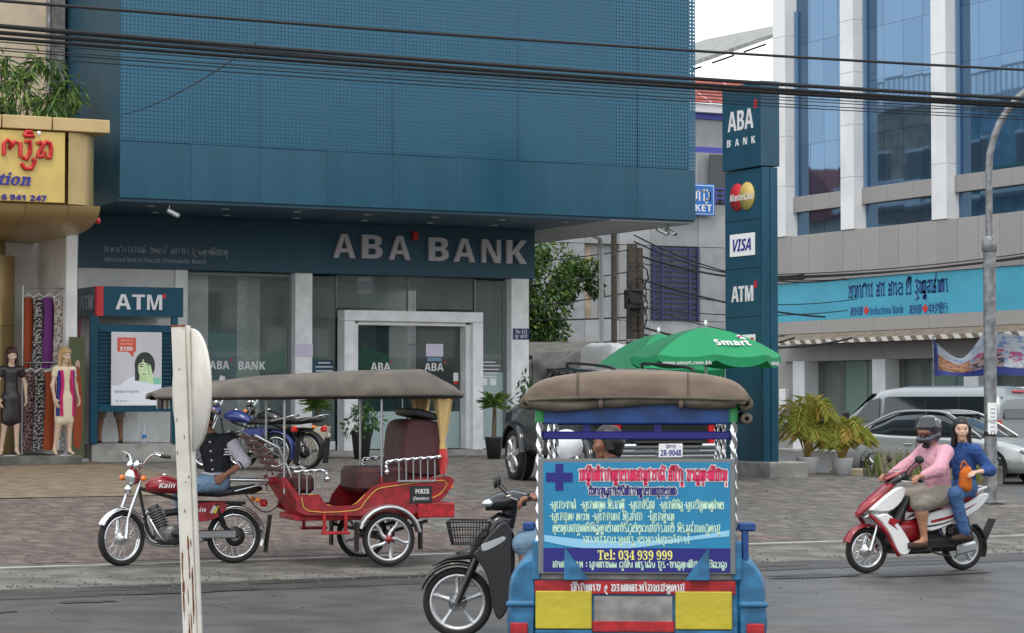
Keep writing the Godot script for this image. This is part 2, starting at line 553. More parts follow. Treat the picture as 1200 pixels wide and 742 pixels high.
	mat("car_glass", 34, 42, 46, 0.04, {"coat": 0.5})
	mat("car_glass_clear", 70, 82, 84, 0.04, {"alpha": 0.45})
	# cloth, skin
	mat("canvas_brown", 128, 113, 100, 0.95, {"tex": "blotch", "scale": 0.7, "bump": "wrinkle", "depth": 0.6})
	mat("canvas_olive", 102, 96, 84, 0.95, {"tex": "blotch", "scale": 1.1, "bump": "wrinkle", "depth": 0.6})
	mat("canvas_grey", 104, 97, 90, 0.9, {"tex": "blotch", "scale": 0.6, "bump": "wrinkle", "depth": 0.5})
	mat("maroon", 74, 38, 40, 0.6, {"tex": "soft", "scale": 3.0})
	mat("maroon_slat", 96, 58, 56, 0.5)
	mat("curtain_gold", 206, 176, 118, 0.85, {"tex": "streak", "scale": 3.0})
	mat("curtain_red", 206, 66, 66, 0.85, {"tex": "streak", "scale": 3.0})
	mat("tarp_grey", 118, 116, 110, 0.9, {"tex": "blotch", "scale": 0.5, "bump": "wrinkle", "depth": 1.2})
	mat("tarp_white", 232, 231, 228, 0.7, {"tex": "soft", "scale": 0.5, "bump": "wrinkle", "depth": 1.2})
	mat("umbrella_green", 22, 140, 89, 0.7, {"back": Color(0.1, 0.35, 0.2)})
	mat("umbrella_dark", 37, 112, 78, 0.7)
	mat("skin", 176, 126, 100, 0.6, {"tex": "soft", "scale": 6.0})
	mat("skin_brown", 142, 98, 76, 0.6, {"tex": "soft", "scale": 6.0})
	mat("skin_pale", 204, 166, 142, 0.55)
	mat("mannequin_skin", 206, 176, 152, 0.5)
	mat("hair", 26, 22, 21, 0.45, {"tex": "streak", "scale": 6.0})
	mat("hair_brown", 66, 38, 34, 0.5, {"tex": "streak", "scale": 6.0})
	mat("hair_blond", 196, 160, 112, 0.5, {"tex": "streak", "scale": 6.0})
	mat("pink_shirt", 216, 160, 175, 0.9, {"bump": "wrinkle", "scale": 1.5, "depth": 0.95, "tex": "soft"})
	mat("denim", 43, 78, 138, 0.9, {"bump": "wrinkle", "scale": 1.5, "depth": 0.95, "tex": "soft"})
	mat("jeans", 61, 95, 140, 0.9, {"bump": "wrinkle", "scale": 1.5, "depth": 0.95, "tex": "soft"})
	mat("jeans_pale", 112, 140, 164, 0.9, {"bump": "wrinkle", "scale": 1.5, "depth": 0.95, "tex": "soft"})
	mat("khaki", 147, 140, 128, 0.9, {"bump": "wrinkle", "scale": 1.5, "depth": 0.95, "tex": "soft"})
	mat("jacket_black", 26, 28, 36, 0.85, {"bump": "wrinkle", "scale": 1.5, "depth": 0.95})
	mat("sleeve_grey", 196, 190, 202, 0.9, {"bump": "wrinkle", "scale": 1.5, "depth": 0.95, "tex": "soft"})
	mat("helmet_white", 214, 216, 218, 0.2, {"coat": 0.6})
	mat("helmet_dark", 58, 58, 66, 0.2, {"coat": 0.6, "tex": "grime", "scale": 9.0})
	mat("visor", 40, 42, 46, 0.08, {"coat": 0.6})
	mat("bag_orange", 197, 102, 28, 0.8)
	mat("sandal", 60, 42, 36, 0.8)
	mat("lips", 168, 84, 84, 0.5)
	mat("eye_dark", 30, 22, 20, 0.3)
	# plants
	mat("leaf", 62, 96, 40, 0.6, {"back": Color(0.12, 0.2, 0.05)})
	mat("leaf_dark", 46, 76, 36, 0.6, {"back": Color(0.08, 0.14, 0.04)})
	mat("leaf_light", 97, 119, 46, 0.6, {"back": Color(0.2, 0.26, 0.06)})
	mat("palm", 146, 152, 66, 0.55, {"back": Color(0.3, 0.3, 0.08)})
	mat("palm_yellow", 176, 150, 70, 0.6, {"back": Color(0.3, 0.25, 0.08)})
	mat("dry_grass", 130, 128, 96, 0.9, {"back": Color(0.2, 0.2, 0.1)})
	mat("bark", 104, 92, 76, 0.95, {"tex": "grime", "scale": 3.0})
	mat("pot_cream", 206, 198, 178, 0.8, {"tex": "soft", "scale": 3.0})
	mat("pot_black", 34, 34, 36, 0.5)
	mat("soil", 60, 48, 38, 1.0)
	mat("water_clear", 190, 210, 220, 0.05, {"alpha": 0.25})
	mat("label_blue", 50, 110, 190, 0.5)
	mat("orange_dress", 156, 69, 37, 0.85)
	mat("purple_dress", 104, 45, 113, 0.85)
	mat("cream_dress", 222, 206, 176, 0.85)
	mat("magenta", 192, 28, 102, 0.8)
	mat("satin_black", 52, 46, 50, 0.35, {"tex": "blotch", "scale": 3.0})
	mat("banner_green", 82, 90, 58, 0.6)

func setting() -> void:
	var cam := Camera3D.new()
	cam.name = "camera"
	cam.position = Vector3(0, 1.85, 0)
	cam.rotation = Vector3(atan(99.0 / 2800.0), deg_to_rad(-YAW), 0)
	cam.fov = rad_to_deg(2.0 * atan(371.0 / 2800.0))
	cam.near = 0.1
	cam.far = 3000.0
	add_child(cam)
	cam.current = true
	var env := Environment.new()
	env.background_mode = Environment.BG_SKY
	var sm := ProceduralSkyMaterial.new()
	sm.sky_top_color = Color(0.92, 0.945, 0.975)
	sm.sky_horizon_color = Color(0.99, 0.995, 1.0)
	sm.sky_curve = 0.2
	sm.sky_energy_multiplier = 1.15
	sm.ground_bottom_color = Color(0.36, 0.35, 0.34)
	sm.ground_horizon_color = Color(0.6, 0.6, 0.6)
	sm.sun_angle_max = 1.0
	var sky := Sky.new()
	sky.sky_material = sm
	env.sky = sky
	env.tonemap_mode = Environment.TONE_MAPPER_LINEAR
	env.tonemap_exposure = 1.28
	env.sdfgi_enabled = true
	env.ssao_enabled = true
	env.ssil_enabled = true
	var we := WorldEnvironment.new()
	we.name = "daylight"
	we.environment = env
	add_child(we)
	var sun := DirectionalLight3D.new()
	sun.name = "sun"
	sun.light_energy = 0.4
	sun.light_angular_distance = 14.0
	sun.light_color = Color(1.0, 0.97, 0.92)
	sun.shadow_enabled = true
	add_child(sun)
	sun.look_at_from_position(Vector3(-14, 40, 16), Vector3.ZERO)

func sheet(u0: float, u1: float, v0: float, v1: float, nu: int, nv: int, lift: float) -> S:
	var s := S.new().smooth()
	for i in nu:
		for j in nv:
			var a := lerpf(u0, u1, float(i) / nu)
			var b := lerpf(u0, u1, float(i + 1) / nu)
			var c := lerpf(v0, v1, float(j) / nv)
			var d := lerpf(v0, v1, float(j + 1) / nv)
			s.quad(gp(a, d, lift), gp(b, d, lift), gp(b, c, lift), gp(a, c, lift))
	return s

func terrain() -> void:
	ground(put("ground", sheet(-40, 90, -30, 110, 130, 140, -0.06), M.earth), "pale dusty ground around the buildings and pavements")
	var far := S.new()
	far.quad(Vector3(-1500, -0.3, -1500), Vector3(1500, -0.3, -1500), Vector3(1500, -0.3, 1500), Vector3(-1500, -0.3, 1500))
	ground(put("terrain", far, M.earth), "flat land far beyond the street")
	ground(put("road", sheet(-40, 90, 4.0, 23.2, 65, 10, 0.0), M.asphalt), "worn grey asphalt street running in front of the bank")
	ground(put("road_gutter", sheet(-40, 90, 22.0, 23.16, 65, 2, 0.004), M.asphalt_dark), "darker damp strip of asphalt along the edge of the street")
	ground(put("side_street", sheet(27.5, 44.0, 23.3, 100, 12, 60, 0.0), M.asphalt), "side street running back between the two bank buildings")
	# concrete apron laid in bays
	var ap := Node3D.new()
	ap.name = "concrete_apron"
	add_child(ap)
	ground(ap, "pale concrete strip between the street and the paved forecourt")
	for i in 22:
		var u := -6.0 + i * 2.0
		var s := S.new()
		slab_on(s, u + 0.006, u + 1.994, 23.2, 25.0, 0.07)
		put("slab", s, M.concrete, ap)
	var gr := thing("drain_channel", "slotted drain channel along the edge of the brick paving", "drain", Vector3.ZERO)
	for i in 3:
		var s := S.new()
		slab_on(s, -6.0, 26.0, 25.04 + i * 0.17, 25.16 + i * 0.17, 0.05, 32)
		put("channel_bar", s, M.concrete_light if i == 1 else M.concrete, gr)
	var bed := S.new()
	slab_on(bed, -6.0, 26.0, 25.0, 25.54, 0.02, 32, -0.05)
	put("channel_bed", bed, M.grate, gr)
	pavers()
	var sd := put("sandy_ground", sheet(-6, 12.2, 31.4, 44, 20, 14, 0.01), M.sandy)
	ground(sd, "sandy concrete ground in front of the clothes shop and cash machine")
	var pr := RandomNumberGenerator.new()
	pr.seed = 21
	var stains := Node3D.new()
	stains.name = "road_stains"
	add_child(stains)
	ground(stains, "dark damp stains and cracks along the edge of the street")
	for i in 16:
		var c := Vector2(pr.randf_range(4.0, 20.0), pr.randf_range(20.6, 23.0))
		var o := PackedVector2Array()
		var rx := pr.randf_range(0.25, 0.9)
		var ry := pr.randf_range(0.06, 0.2)
		for k in 18: o.append(c + Vector2(cos(TAU * k / 18) * rx, sin(TAU * k / 18) * ry) * pr.randf_range(0.65, 1.15))
		var st := S.new()
		for k in 18:
			var a := o[k]
			var b := o[(k + 1) % 18]
			st.tri(gp(c.x, c.y, 0.008), gp(b.x, b.y, 0.008), gp(a.x, a.y, 0.008))
		put("stain", st, M.asphalt_dark if i % 3 else M.tar, stains)
	# cracks across the concrete bays
	for i in 11:
		var c := Vector2(pr.randf_range(5.0, 20.0), pr.randf_range(23.3, 24.0))
		var d := Vector2(pr.randf_range(-0.6, 0.6), 1.0).normalized() if i % 3 else Vector2(1.0, pr.randf_range(-0.2, 0.2)).normalized()
		var st := S.new()
		var w0 := pr.randf_range(0.006, 0.014)
		var last := c
		for k in 9:
			var nx := last + d * pr.randf_range(0.08, 0.2) + Vector2(-d.y, d.x) * pr.randf_range(-0.08, 0.08)
			if nx.y > 24.98 or nx.y < 23.22: break
			var w1 := w0 * pr.randf_range(0.4, 1.2)
			st.quad(gp(last.x - w0, last.y, 0.003), gp(nx.x - w1, nx.y, 0.003), gp(nx.x + w1, nx.y, 0.003), gp(last.x + w0, last.y, 0.003))
			last = nx
			w0 = w1
		if last != c: put("crack", st, M.tar, stains)
	var grit := MultiMesh.new()
	grit.transform_format = MultiMesh.TRANSFORM_3D
	grit.mesh = S.new().ball(Vector3.ZERO, Vector3(0.012, 0.008, 0.01), 6).mesh()
	grit.instance_count = 1400
	for i in 1400:
		var u := pr.randf_range(2.0, 26.0)
		var v := pr.randfn(23.3, 0.5) if i < 900 else pr.randf_range(18.0, 38.0)
		grit.set_instance_transform(i, Transform3D(Basis(Vector3.UP, pr.randf() * TAU).scaled(Vector3.ONE * pr.randf_range(0.4, 1.7)), gp(u, v, 0.006)))
	var gi := MultiMeshInstance3D.new()
	gi.multimesh = grit
	gi.material_override = M.concrete
	gi.name = "grit"
	gi.set_meta("kind", "stuff")
	gi.set_meta("label", "loose grit scattered along the gutter and paving")
	gi.set_meta("category", "grit")
	add_child(gi)
	var dash := S.new()
	slab_on(dash, 3.2, 4.6, 19.0, 19.12, 0.004, 1, 0.004)
	ground(put("lane_marking", dash, M.line_paint), "worn white dash of the lane marking")

# a slab whose top follows the slope of the ground
func slab_on(s: S, u0: float, u1: float, v0: float, v1: float, thick: float, n := 1, lift := 0.0) -> void:
	for i in n:
		var a := lerpf(u0, u1, float(i) / n)
		var b := lerpf(u0, u1, float(i + 1) / n)
		var k := [gp(a, v0, lift), gp(b, v0, lift), gp(b, v1, lift), gp(a, v1, lift)]
		var d := Vector3(0, -thick, 0)
		s.quad(k[3], k[2], k[1], k[0])
		s.quad(k[0], k[1], k[1] + d, k[0] + d)
		s.quad(k[2], k[3], k[3] + d, k[2] + d)
		if i == n - 1: s.quad(k[1], k[2], k[2] + d, k[1] + d)
		if i == 0: s.quad(k[3], k[0], k[0] + d, k[3] + d)

func pavers() -> void:
	var root := Node3D.new()
	root.name = "forecourt_paving"
	add_child(root)
	ground(root, "sloping forecourt of square concrete pavers, reddish on the left and grey on the right")
	var bed := put("mortar_bed", sheet(-6, 27, 25.54, 44, 33, 20, -0.018), M.grate, root)
	var step := 0.4
	var nrm := RandomNumberGenerator.new()
	nrm.seed = 11
	var fnl := FastNoiseLite.new()
	fnl.frequency = 0.12
	var tile := S.new()
	tile.box(Vector3(0, -0.03, 0), Vector3(step - 0.01, 0.06, step - 0.01), 0.004)
	var shape := tile.mesh()
	var singles := 0
	var rest := {}
	for j in int((43.5 - 25.56) / step):
		for i in int(33.0 / step):
			var u := -6.0 + (i + 0.5 + 0.5 * (j % 2)) * step
			var v := 25.56 + (j + 0.5) * step
			if u < 12.0 and v > 31.5: continue
			if v > 40.3: continue
			var h0 := gy(u, v - 0.19)
			var h1 := gy(u, v + 0.19)
			var g0 := gy(u - 0.19, v)
			var g1 := gy(u + 0.19, v)
			var b := Basis(Vector3.RIGHT, atan2(h1 - h0, 0.38)) * Basis(Vector3.BACK, atan2(g1 - g0, 0.38))
			b = b * Basis(Vector3(1, 0, 0), nrm.randfn(0.0, 0.002)) * Basis(Vector3(0, 0, 1), nrm.randfn(0.0, 0.002))
			var red := fnl.get_noise_2d(u * 2.0, v * 2.0) * 2.0 + (13.5 - u) * 0.4 + (29.5 - v) * 0.25
			var key: String = ("paver_red_" if red > 0.0 else "paver_") + ["a", "b", "c"][nrm.randi() % 3]
			var xf := Transform3D(b, gp(u, v, nrm.randfn(0.0, 0.0014)))
			# the pavers that show largest: the near rows inside the picture
			var X := u * cos(deg_to_rad(YAW)) - v * sin(deg_to_rad(YAW))
			var D := u * sin(deg_to_rad(YAW)) + v * cos(deg_to_rad(YAW))
			if singles < 300 and v < 29.6 and absf(X / D) < 0.215:
				var o := put("paver", shape, M[key], root)
				o.transform = xf
				singles += 1
			else:
				if not rest.has(key): rest[key] = []
				rest[key].append(xf)
	var st := {}
	for key in rest:
		var mm := MultiMesh.new()
		mm.transform_format = MultiMesh.TRANSFORM_3D
		mm.mesh = shape
		mm.instance_count = rest[key].size()
		for i in rest[key].size(): mm.set_instance_transform(i, rest[key][i])
		var mi := MultiMeshInstance3D.new()
		mi.multimesh = mm
		mi.material_override = M[key]
		mi.name = "paver_field"
		mi.set_meta("kind", "stuff")
		root.add_child(mi, true)

func panel_textures() -> void:
	var n := 64
	var im := Image.create(n, n, false, Image.FORMAT_RGBA8)
	for y in n:
		for x in n:
			var d := Vector2(x - 31.5, y - 31.5).length()
			im.set_pixel(x, y, Color(1, 1, 1, 1.0 - clampf((11.5 - d) / 2.0 + 0.5, 0.0, 1.0)))
	T["holes"] = ImageTexture.create_from_image(im)
	var m := mat("perforated", 36, 88, 112, 0.24, {"metal": 0.25})
	m.albedo_texture = T["holes"]
	m.transparency = BaseMaterial3D.TRANSPARENCY_ALPHA_SCISSOR
	m.alpha_scissor_threshold = 0.5
	m.uv1_triplanar = false

func grid_quad(a: Vector3, du: Vector3, dv: Vector3, rep: Vector2) -> ArrayMesh:
	var st := SurfaceTool.new()
	st.begin(Mesh.PRIMITIVE_TRIANGLES)
	for k in [[0, 0], [1, 0], [1, 1], [0, 0], [1, 1], [0, 1]]:
		st.set_uv(Vector2(k[0] * rep.x, k[1] * rep.y))
		st.add_vertex(a + du * k[0] + dv * k[1])
	st.generate_normals()
	return st.commit()

func bank() -> void:
	var b := thing("bank_building", "bank building with a perforated teal upper storey over a glazed ground floor", "bank", p(17.0, 0.0, 41.0))
	var o := -b.position
	# upper storey: backing volume, plain lower course and perforated panels
	var s := S.new()
	s.box(p(17.65, 9.1, 46.3) + o, Vector3(10.6, 7.6, 11.4))
	put("upper_wall", s, M.teal_matt, b)
	s = S.new()
	s.box(p(17.645, 5.2, 44.5) + o, Vector3(11.1, 0.05, 12.9))
	put("upper_floor", s, M.teal_matt, b)
	put("roof_slab", S.new().box(p(17.645, 13.0, 44.5) + o, Vector3(11.1, 0.1, 12.9)), M.teal_matt, b)
	var edges := [12.09, 13.323, 14.556, 15.79, 17.023, 18.256, 19.49, 20.723, 21.956, 23.2]
	for i in 9:
		var u0: float = edges[i] + 0.0015
		var u1: float = edges[i + 1] - 0.0015
		s = S.new()
		s.box(p((u0 + u1) / 2, 5.68, 38.02) + o, Vector3(u1 - u0, 0.94, 0.04), 0.002, Basis(Vector3.UP, sin(i * 2.7) * 0.002) * Basis(Vector3.RIGHT, cos(i * 1.9) * 0.004))
		put("course_panel", s, M.teal, b)
		for j in 2:
			var y0 := 6.16 + j * 3.4
			put("perforated_panel", grid_quad(p(u0, y0 + 3.39, 38.0) + o, Vector3(u1 - u0, 0, 0.002 * sin(i * 2.3 + j)), Vector3(0, -3.39, 0.008 * cos(i * 3.1 + j)), Vector2(18, 50)), M.perforated, b)
	for i in 5:
		s = S.new()
		s.box(p(12.11, 9.0, 38.06 + 0.55 + i * 2.4) + o, Vector3(0.04, 7.7, 2.39 if i else 1.1), 0.004)
		if i == 0: s = S.new().box(p(12.11, 9.0, 38.62) + o, Vector3(0.04, 7.7, 1.16), 0.004)
		if i > 0: s = S.new().box(p(12.11, 9.0, 39.21 + (i - 0.5) * 2.4) + o, Vector3(0.04, 7.7, 2.39), 0.004)
		put("side_panel", s, M.teal_matt, b)
	s = S.new()
	for i in 6: s.box(p(23.18, 9.0, 39.25 + i * 2.1) + o, Vector3(0.04, 7.7, 2.09), 0.004)
	put("far_side_panel", s, M.teal, b).set_meta("kind", "stuff")
	# soffit in strips
	for i in 5:
		s = S.new()
		s.box(p(21.4 + 0.18 + i * 0.36, 5.165, 41.1) + o, Vector3(0.352, 0.02, 6.1), 0.003)
		put("soffit_strip", s, M.soffit, b)
	s = S.new()
	s.box(p(16.75, 5.165, 39.6) + o, Vector3(9.28, 0.02, 3.1))
	put("soffit", s, M.teal_matt, b)
	for i in 7:
		for j in 2:
			s = S.new()
			s.lathe([Vector2(0, -0.012), Vector2(0.06, -0.012), Vector2(0.075, -0.006), Vector2(0.075, 0.0)], Vector3.ZERO, Vector3.UP, 12)
			var dl := put("downlight", s, M.alloy, b, p(12.9 + i * 1.33 + j * 0.5, 5.154, 38.8 + j * 1.3) + o)
	# dark fascia with the name of the bank
	var fa := put("fascia", S.new().box(p(16.845, 4.685, 42.5) + o, Vector3(9.09, 0.95, 3.0), 0.006), M.teal_matt, b)
	for k in [["A", 17.359, 4.73, .444, .444], ["B", 17.924, 4.733, .411, .444], ["A", 18.489, 4.729, .444, .447], ["B", 19.3, 4.725, .411, .444], ["A", 19.841, 4.721, .447, .448], ["N", 20.416, 4.721, .401, .45], ["K", 20.962, 4.72, .437, .45]]:
		word(k[0], fa, p(k[1], k[2], 40.96) + o, k[3], k[4], M.letter_grey, 0.0, 0.07, true, "Droid Sans", "letter")
	put("tick_mark", S.new().box(p(18.82, 4.965, 40.96) + o, Vector3(0.11, 0.17, 0.07), 0.006), M.red_sign, fa)
	pen_word("ធនាគារអេស៊ី ជំពាក់ សាខា ក្រុងព្រះសីហនុ", fa, p(13.929, 4.5, 40.994) + o, 2.32, 0.09, 0.014, M.letter_faint)
	word("Advanced Bank of Asia Ltd. Sihanoukville  Branch", fa, p(13.718, 4.371, 40.994) + o, 1.9, 0.085, M.letter_faint, 0.0, 0.004, false)
	# ground floor shell
	put("floor_slab", S.new().box(p(17.1, 0.72, 44.0) + o, Vector3(9.6, 0.42, 6.4), 0.01), M.concrete_light, b)
	put("doorstep", S.new().box(p(18.8, 0.74, 40.55) + o, Vector3(4.4, 0.22, 0.5), 0.012), M.concrete_light, b)
	put("left_wall", S.new().box(p(13.2, 2.57, 41.14) + o, Vector3(1.78, 3.28, 0.2)), M.white_wall, b)
	for k in [[14.21, 0.24], [16.58, 0.34], [21.07, 0.38]]:
		put("column", S.new().box(p(k[0], 2.57, 41.15) + o, Vector3(k[1], 3.28, 0.3), 0.008), M.white_frame, b)
	put("side_wall", S.new().box(p(21.3, 2.57, 43.7) + o, Vector3(0.12, 3.28, 5.0)), M.white_wall, b)
	put("west_wall", S.new().box(p(12.35, 2.57, 44.2) + o, Vector3(0.1, 3.28, 5.8)), M.white_wall, b)
	put("back_wall", S.new().box(p(16.9, 2.57, 47.0) + o, Vector3(9.0, 3.28, 0.1)), M.room_wall, b)
	put("ceiling", S.new().box(p(16.9, 4.24, 44.2) + o, Vector3(8.9, 0.05, 5.7)), M.white_wall, b)
	put("room_floor", S.new().box(p(16.9, 0.945, 44.2) + o, Vector3(8.9, 0.02, 5.6)), M.room_floor, b)
	# shop window panes
	var win := group_node("window", b)
	put("pane", S.new().box(p(15.37, 2.62, 41.24) + o, Vector3(2.06, 3.1, 0.012)), M.glass_front, win)
	for k in [[14.36, 2.57, 0.05, 3.26], [16.38, 2.57, 0.05, 3.26]]:
		put("frame", S.new().box(p(k[0], k[1], 41.24) + o, Vector3(k[2], k[3], 0.08), 0.004), M.frame_grey, win)
	put("sill", S.new().box(p(15.37, 1.0, 41.24) + o, Vector3(1.98, 0.12, 0.1), 0.004), M.frame_grey, win)
	put("head", S.new().box(p(15.37, 4.17, 41.24) + o, Vector3(1.98, 0.06, 0.08), 0.004), M.frame_grey, win)
	word("ABA", win, p(15.02, 2.505, 41.228) + o, 0.38, 0.15, M.letter_white)
	word("BANK", win, p(15.65, 2.5, 41.228) + o, 0.52, 0.15, M.letter_white)
	put("tick_mark", S.new().box(p(15.25, 2.6, 41.228) + o, Vector3(0.04, 0.05, 0.004)), M.red_sign, win)
	put("sticker", S.new().box(p(15.05, 2.2, 41.226) + o, Vector3(0.1, 0.22, 0.004), 0.0, Basis(Vector3.BACK, -0.35)), M.paper, win)
	# entrance front
	var w2 := group_node("window", b)
	for k in [[17.03, 2.57, 0.54, 3.2], [18.05, 3.9, 1.45, 0.6], [19.48, 3.9, 1.37, 0.6], [20.52, 2.57, 0.6, 3.2]]:
		put("pane", S.new().box(p(k[0], k[1], 41.24) + o, Vector3(k[2], k[3], 0.012)), M.glass_front, w2)
	for k in [[16.775, 2.57, 0.04, 3.2], [17.315, 3.88, 0.02, 0.64], [18.785, 3.88, 0.02, 0.64], [20.2, 3.88, 0.03, 0.64], [20.84, 2.57, 0.07, 3.2]]:
		put("frame", S.new().box(p(k[0], k[1], 41.24) + o, Vector3(k[2], k[3], 0.07), 0.004), M.frame_grey, w2)
	put("sill", S.new().box(p(17.05, 1.02, 41.24) + o, Vector3(0.5, 0.16, 0.08), 0.004), M.white_frame, w2)
	put("sill", S.new().box(p(20.5, 1.02, 41.24) + o, Vector3(0.6, 0.16, 0.08), 0.004), M.white_frame, w2)
	var fr := put("frosted_film", S.new().box(p(20.52, 1.75, 41.228) + o, Vector3(0.58, 1.3, 0.003)), M.frosted, w2)
	for i in 5:
		put("notice_line", S.new().box(p(20.5, 2.6 - i * 0.07, 41.227) + o, Vector3([.3, .5, .46, .4, .34][i], 0.022, 0.003)), M.letter_white, w2)
	for i in 2: put("notice_icon", S.new().box(p(20.4 + i * 0.2, 2.22, 41.227) + o, Vector3(0.13, 0.13, 0.003)), M.paper, w2)
	put("notice", S.new().box(p(17.05, 2.44, 41.226) + o, Vector3(0.44, 0.34, 0.003)), M.teal_matt, w2)
	for i in 4: put("notice_line", S.new().box(p(17.08, 2.56 - i * 0.075, 41.223) + o, Vector3([.24, .34, .34, .26][i], 0.024, 0.002)), M.letter_white, w2)
	for i in 2: put("notice_icon", S.new().box(p(17.06 + i * 0.13, 2.18, 41.223) + o, Vector3(0.1, 0.1, 0.002)), M.paper, w2)
	# white portal with a stepped edge and two door leaves
	var po := group_node("portal", b)
	for k in [[17.44, 0.22, 41.0], [20.09, 0.22, 41.0]]:
		put("jamb", S.new().box(p(k[0], 2.13, 41.02) + o, Vector3(0.22, 2.41, 0.34), 0.008), M.white_frame, po)
	put("lintel", S.new().box(p(18.765, 3.44, 41.02) + o, Vector3(2.87, 0.2, 0.34), 0.008), M.white_frame, po)
	for k in [[17.6, 0.1], [19.93, 0.1]]:
		put("inner_jamb", S.new().box(p(k[0], 2.12, 41.08) + o, Vector3(k[1], 2.36, 0.26), 0.006), M.white_frame, po)
	put("inner_lintel", S.new().box(p(18.765, 3.305, 41.08) + o, Vector3(2.23, 0.07, 0.26), 0.006), M.white_frame, po)
	for i in 2:
		var u := 18.21 + i * 1.11
		var d := group_node("door", b)
		put("pane", S.new().box(p(u, 2.1, 41.2) + o, Vector3(1.095, 2.32, 0.014)), M.glass_dark, d)
		put("film", S.new().box(p(u, 1.3, 41.19) + o, Vector3(1.08, 0.7, 0.003)), M.frosted, d)
		put("handle", S.new().tube([p(u + 0.42 - i * 0.84, 1.6, 41.12) + o, p(u + 0.42 - i * 0.84, 2.2, 41.12) + o], 0.014), M.steel, d)
		word("ABA", d, p(u, 2.495, 41.188) + o, 0.4, 0.15, M.letter_white)
		put("tick_mark", S.new().box(p(u + 0.225, 2.59, 41.188) + o, Vector3(0.035, 0.05, 0.004)), M.red_sign, d)
	put("door_notice", S.new().box(p(19.33, 2.816, 41.186) + o, Vector3(0.36, 0.24, 0.003)), M.lilac_paper, b)
	put("door_sticker", S.new().box(p(19.33, 2.64, 41.186) + o, Vector3(0.3, 0.07, 0.003)), M.blue_trim, b)
	put("side_sticker", S.new().box(p(19.78, 2.28, 41.186) + o, Vector3(0.1, 0.22, 0.003)), M.paper, b)
	put("side_sticker", S.new().box(p(19.78, 2.2, 41.184) + o, Vector3(0.1, 0.06, 0.003)), M.red_sign, b)
	# what stands in the banking hall
	put("curtain", S.new().box(p(14.65, 2.6, 41.6) + o, Vector3(0.55, 3.1, 0.04)), M.white_frame, b)
	put("curtain", S.new().box(p(15.75, 2.6, 41.7) + o, Vector3(0.45, 3.1, 0.04)), M.curtain, b)
	put("partition", S.new().box(p(17.0, 2.2, 42.4) + o, Vector3(0.5, 2.5, 0.1)), M.room_dark, b)
	put("service_counter", S.new().box(p(18.4, 1.45, 45.0) + o, Vector3(4.6, 1.05, 0.6), 0.02), M.teal_matt, b)
	put("back_panel", S.new().box(p(18.9, 2.4, 46.4) + o, Vector3(3.6, 2.4, 0.06)), M.room_dark, b)
	put("wall_poster", S.new().box(p(16.0, 2.6, 43.4) + o, Vector3(0.8, 1.1, 0.03)), M.sky_band, b)
	put("wall_poster", S.new().box(p(17.0, 2.5, 42.33) + o, Vector3(0.36, 0.7, 0.02)), M.red_sign, b)
	put("display_stand", S.new().box(p(15.6, 1.6, 43.4) + o, Vector3(1.8, 1.3, 0.5), 0.03), M.white_frame, b)
	for k in 3: put("waiting_chair", S.new().box(p(19.2 + k * 0.6, 1.3, 42.8) + o, Vector3(0.5, 0.7, 0.5), 0.06), M.teal_matt, b)
	# things fixed to the building
	var pl := put("number_plate", S.new().box(Vector3.ZERO, Vector3(0.35, 0.21, 0.012), 0.003), M.plate_navy, null, p(21.085, 3.142, 40.99))
	tag(pl, "small navy house number plate on the white column of the bank", "plate")
	word("No 131", pl, Vector3(0, 0.045, 0.008), 0.25, 0.07, M.letter_white, 0, 0.003, true, "Droid Serif")
	pen_word("ផ្ទះ លេខ", pl, Vector3(0, -0.075, 0.008), 0.26, 0.06, 0.011, M.letter_white)
	var pa := put("paper_notice", S.new().box(Vector3.ZERO, Vector3(0.33, 0.23, 0.004)), M.lilac_paper, null, p(16.59, 2.785, 40.99))
	tag(pa, "lilac paper notice taped on the white column beside the window", "notice")
	for i in 4: put("printed_line", S.new().box(Vector3(-0.02, 0.07 - i * 0.04, 0.003), Vector3([.2, .24, .22, .16][i], 0.008, 0.002)), M.letter_faint, pa)
	for k in [[13.02, 38.2, 0.6, "single white surveillance camera under the left corner of the teal storey"], [22.55, 38.25, 0.5, "left one of two surveillance cameras under the teal overhang"], [22.78, 38.3, -0.3, "right one of two surveillance cameras under the teal overhang"]]:
		cctv(p(k[0], 5.17, k[1]), k[2], k[3])

# the inside of a room: floor, ceiling, back and side walls
func room(parent: Node, u0: float, u1: float, y0: float, y1: float, v0: float, v1: float, m: Material, o: Vector3) -> void:
	var c := p((u0 + u1) / 2, (y0 + y1) / 2, (v0 + v1) / 2) + o
	var d := Vector3(u1 - u0, y1 - y0, v1 - v0)
	put("inner_floor", S.new().box(c - Vector3(0, d.y / 2 + 0.05, 0), Vector3(d.x, 0.1, d.z)), M.room_floor, parent)
	put("inner_ceiling", S.new().box(c + Vector3(0, d.y / 2 + 0.05, 0), Vector3(d.x, 0.1, d.z)), M.white_wall, parent)
	put("inner_wall", S.new().box(c + Vector3(0, 0, -d.z / 2 - 0.05), Vector3(d.x, d.y, 0.1)), m, parent)
	put("inner_wall", S.new().box(c + Vector3(-d.x / 2 - 0.05, 0, 0), Vector3(0.1, d.y, d.z)), m, parent)
	put("inner_wall", S.new().box(c + Vector3(d.x / 2 + 0.05, 0, 0), Vector3(0.1, d.y, d.z)), m, parent)

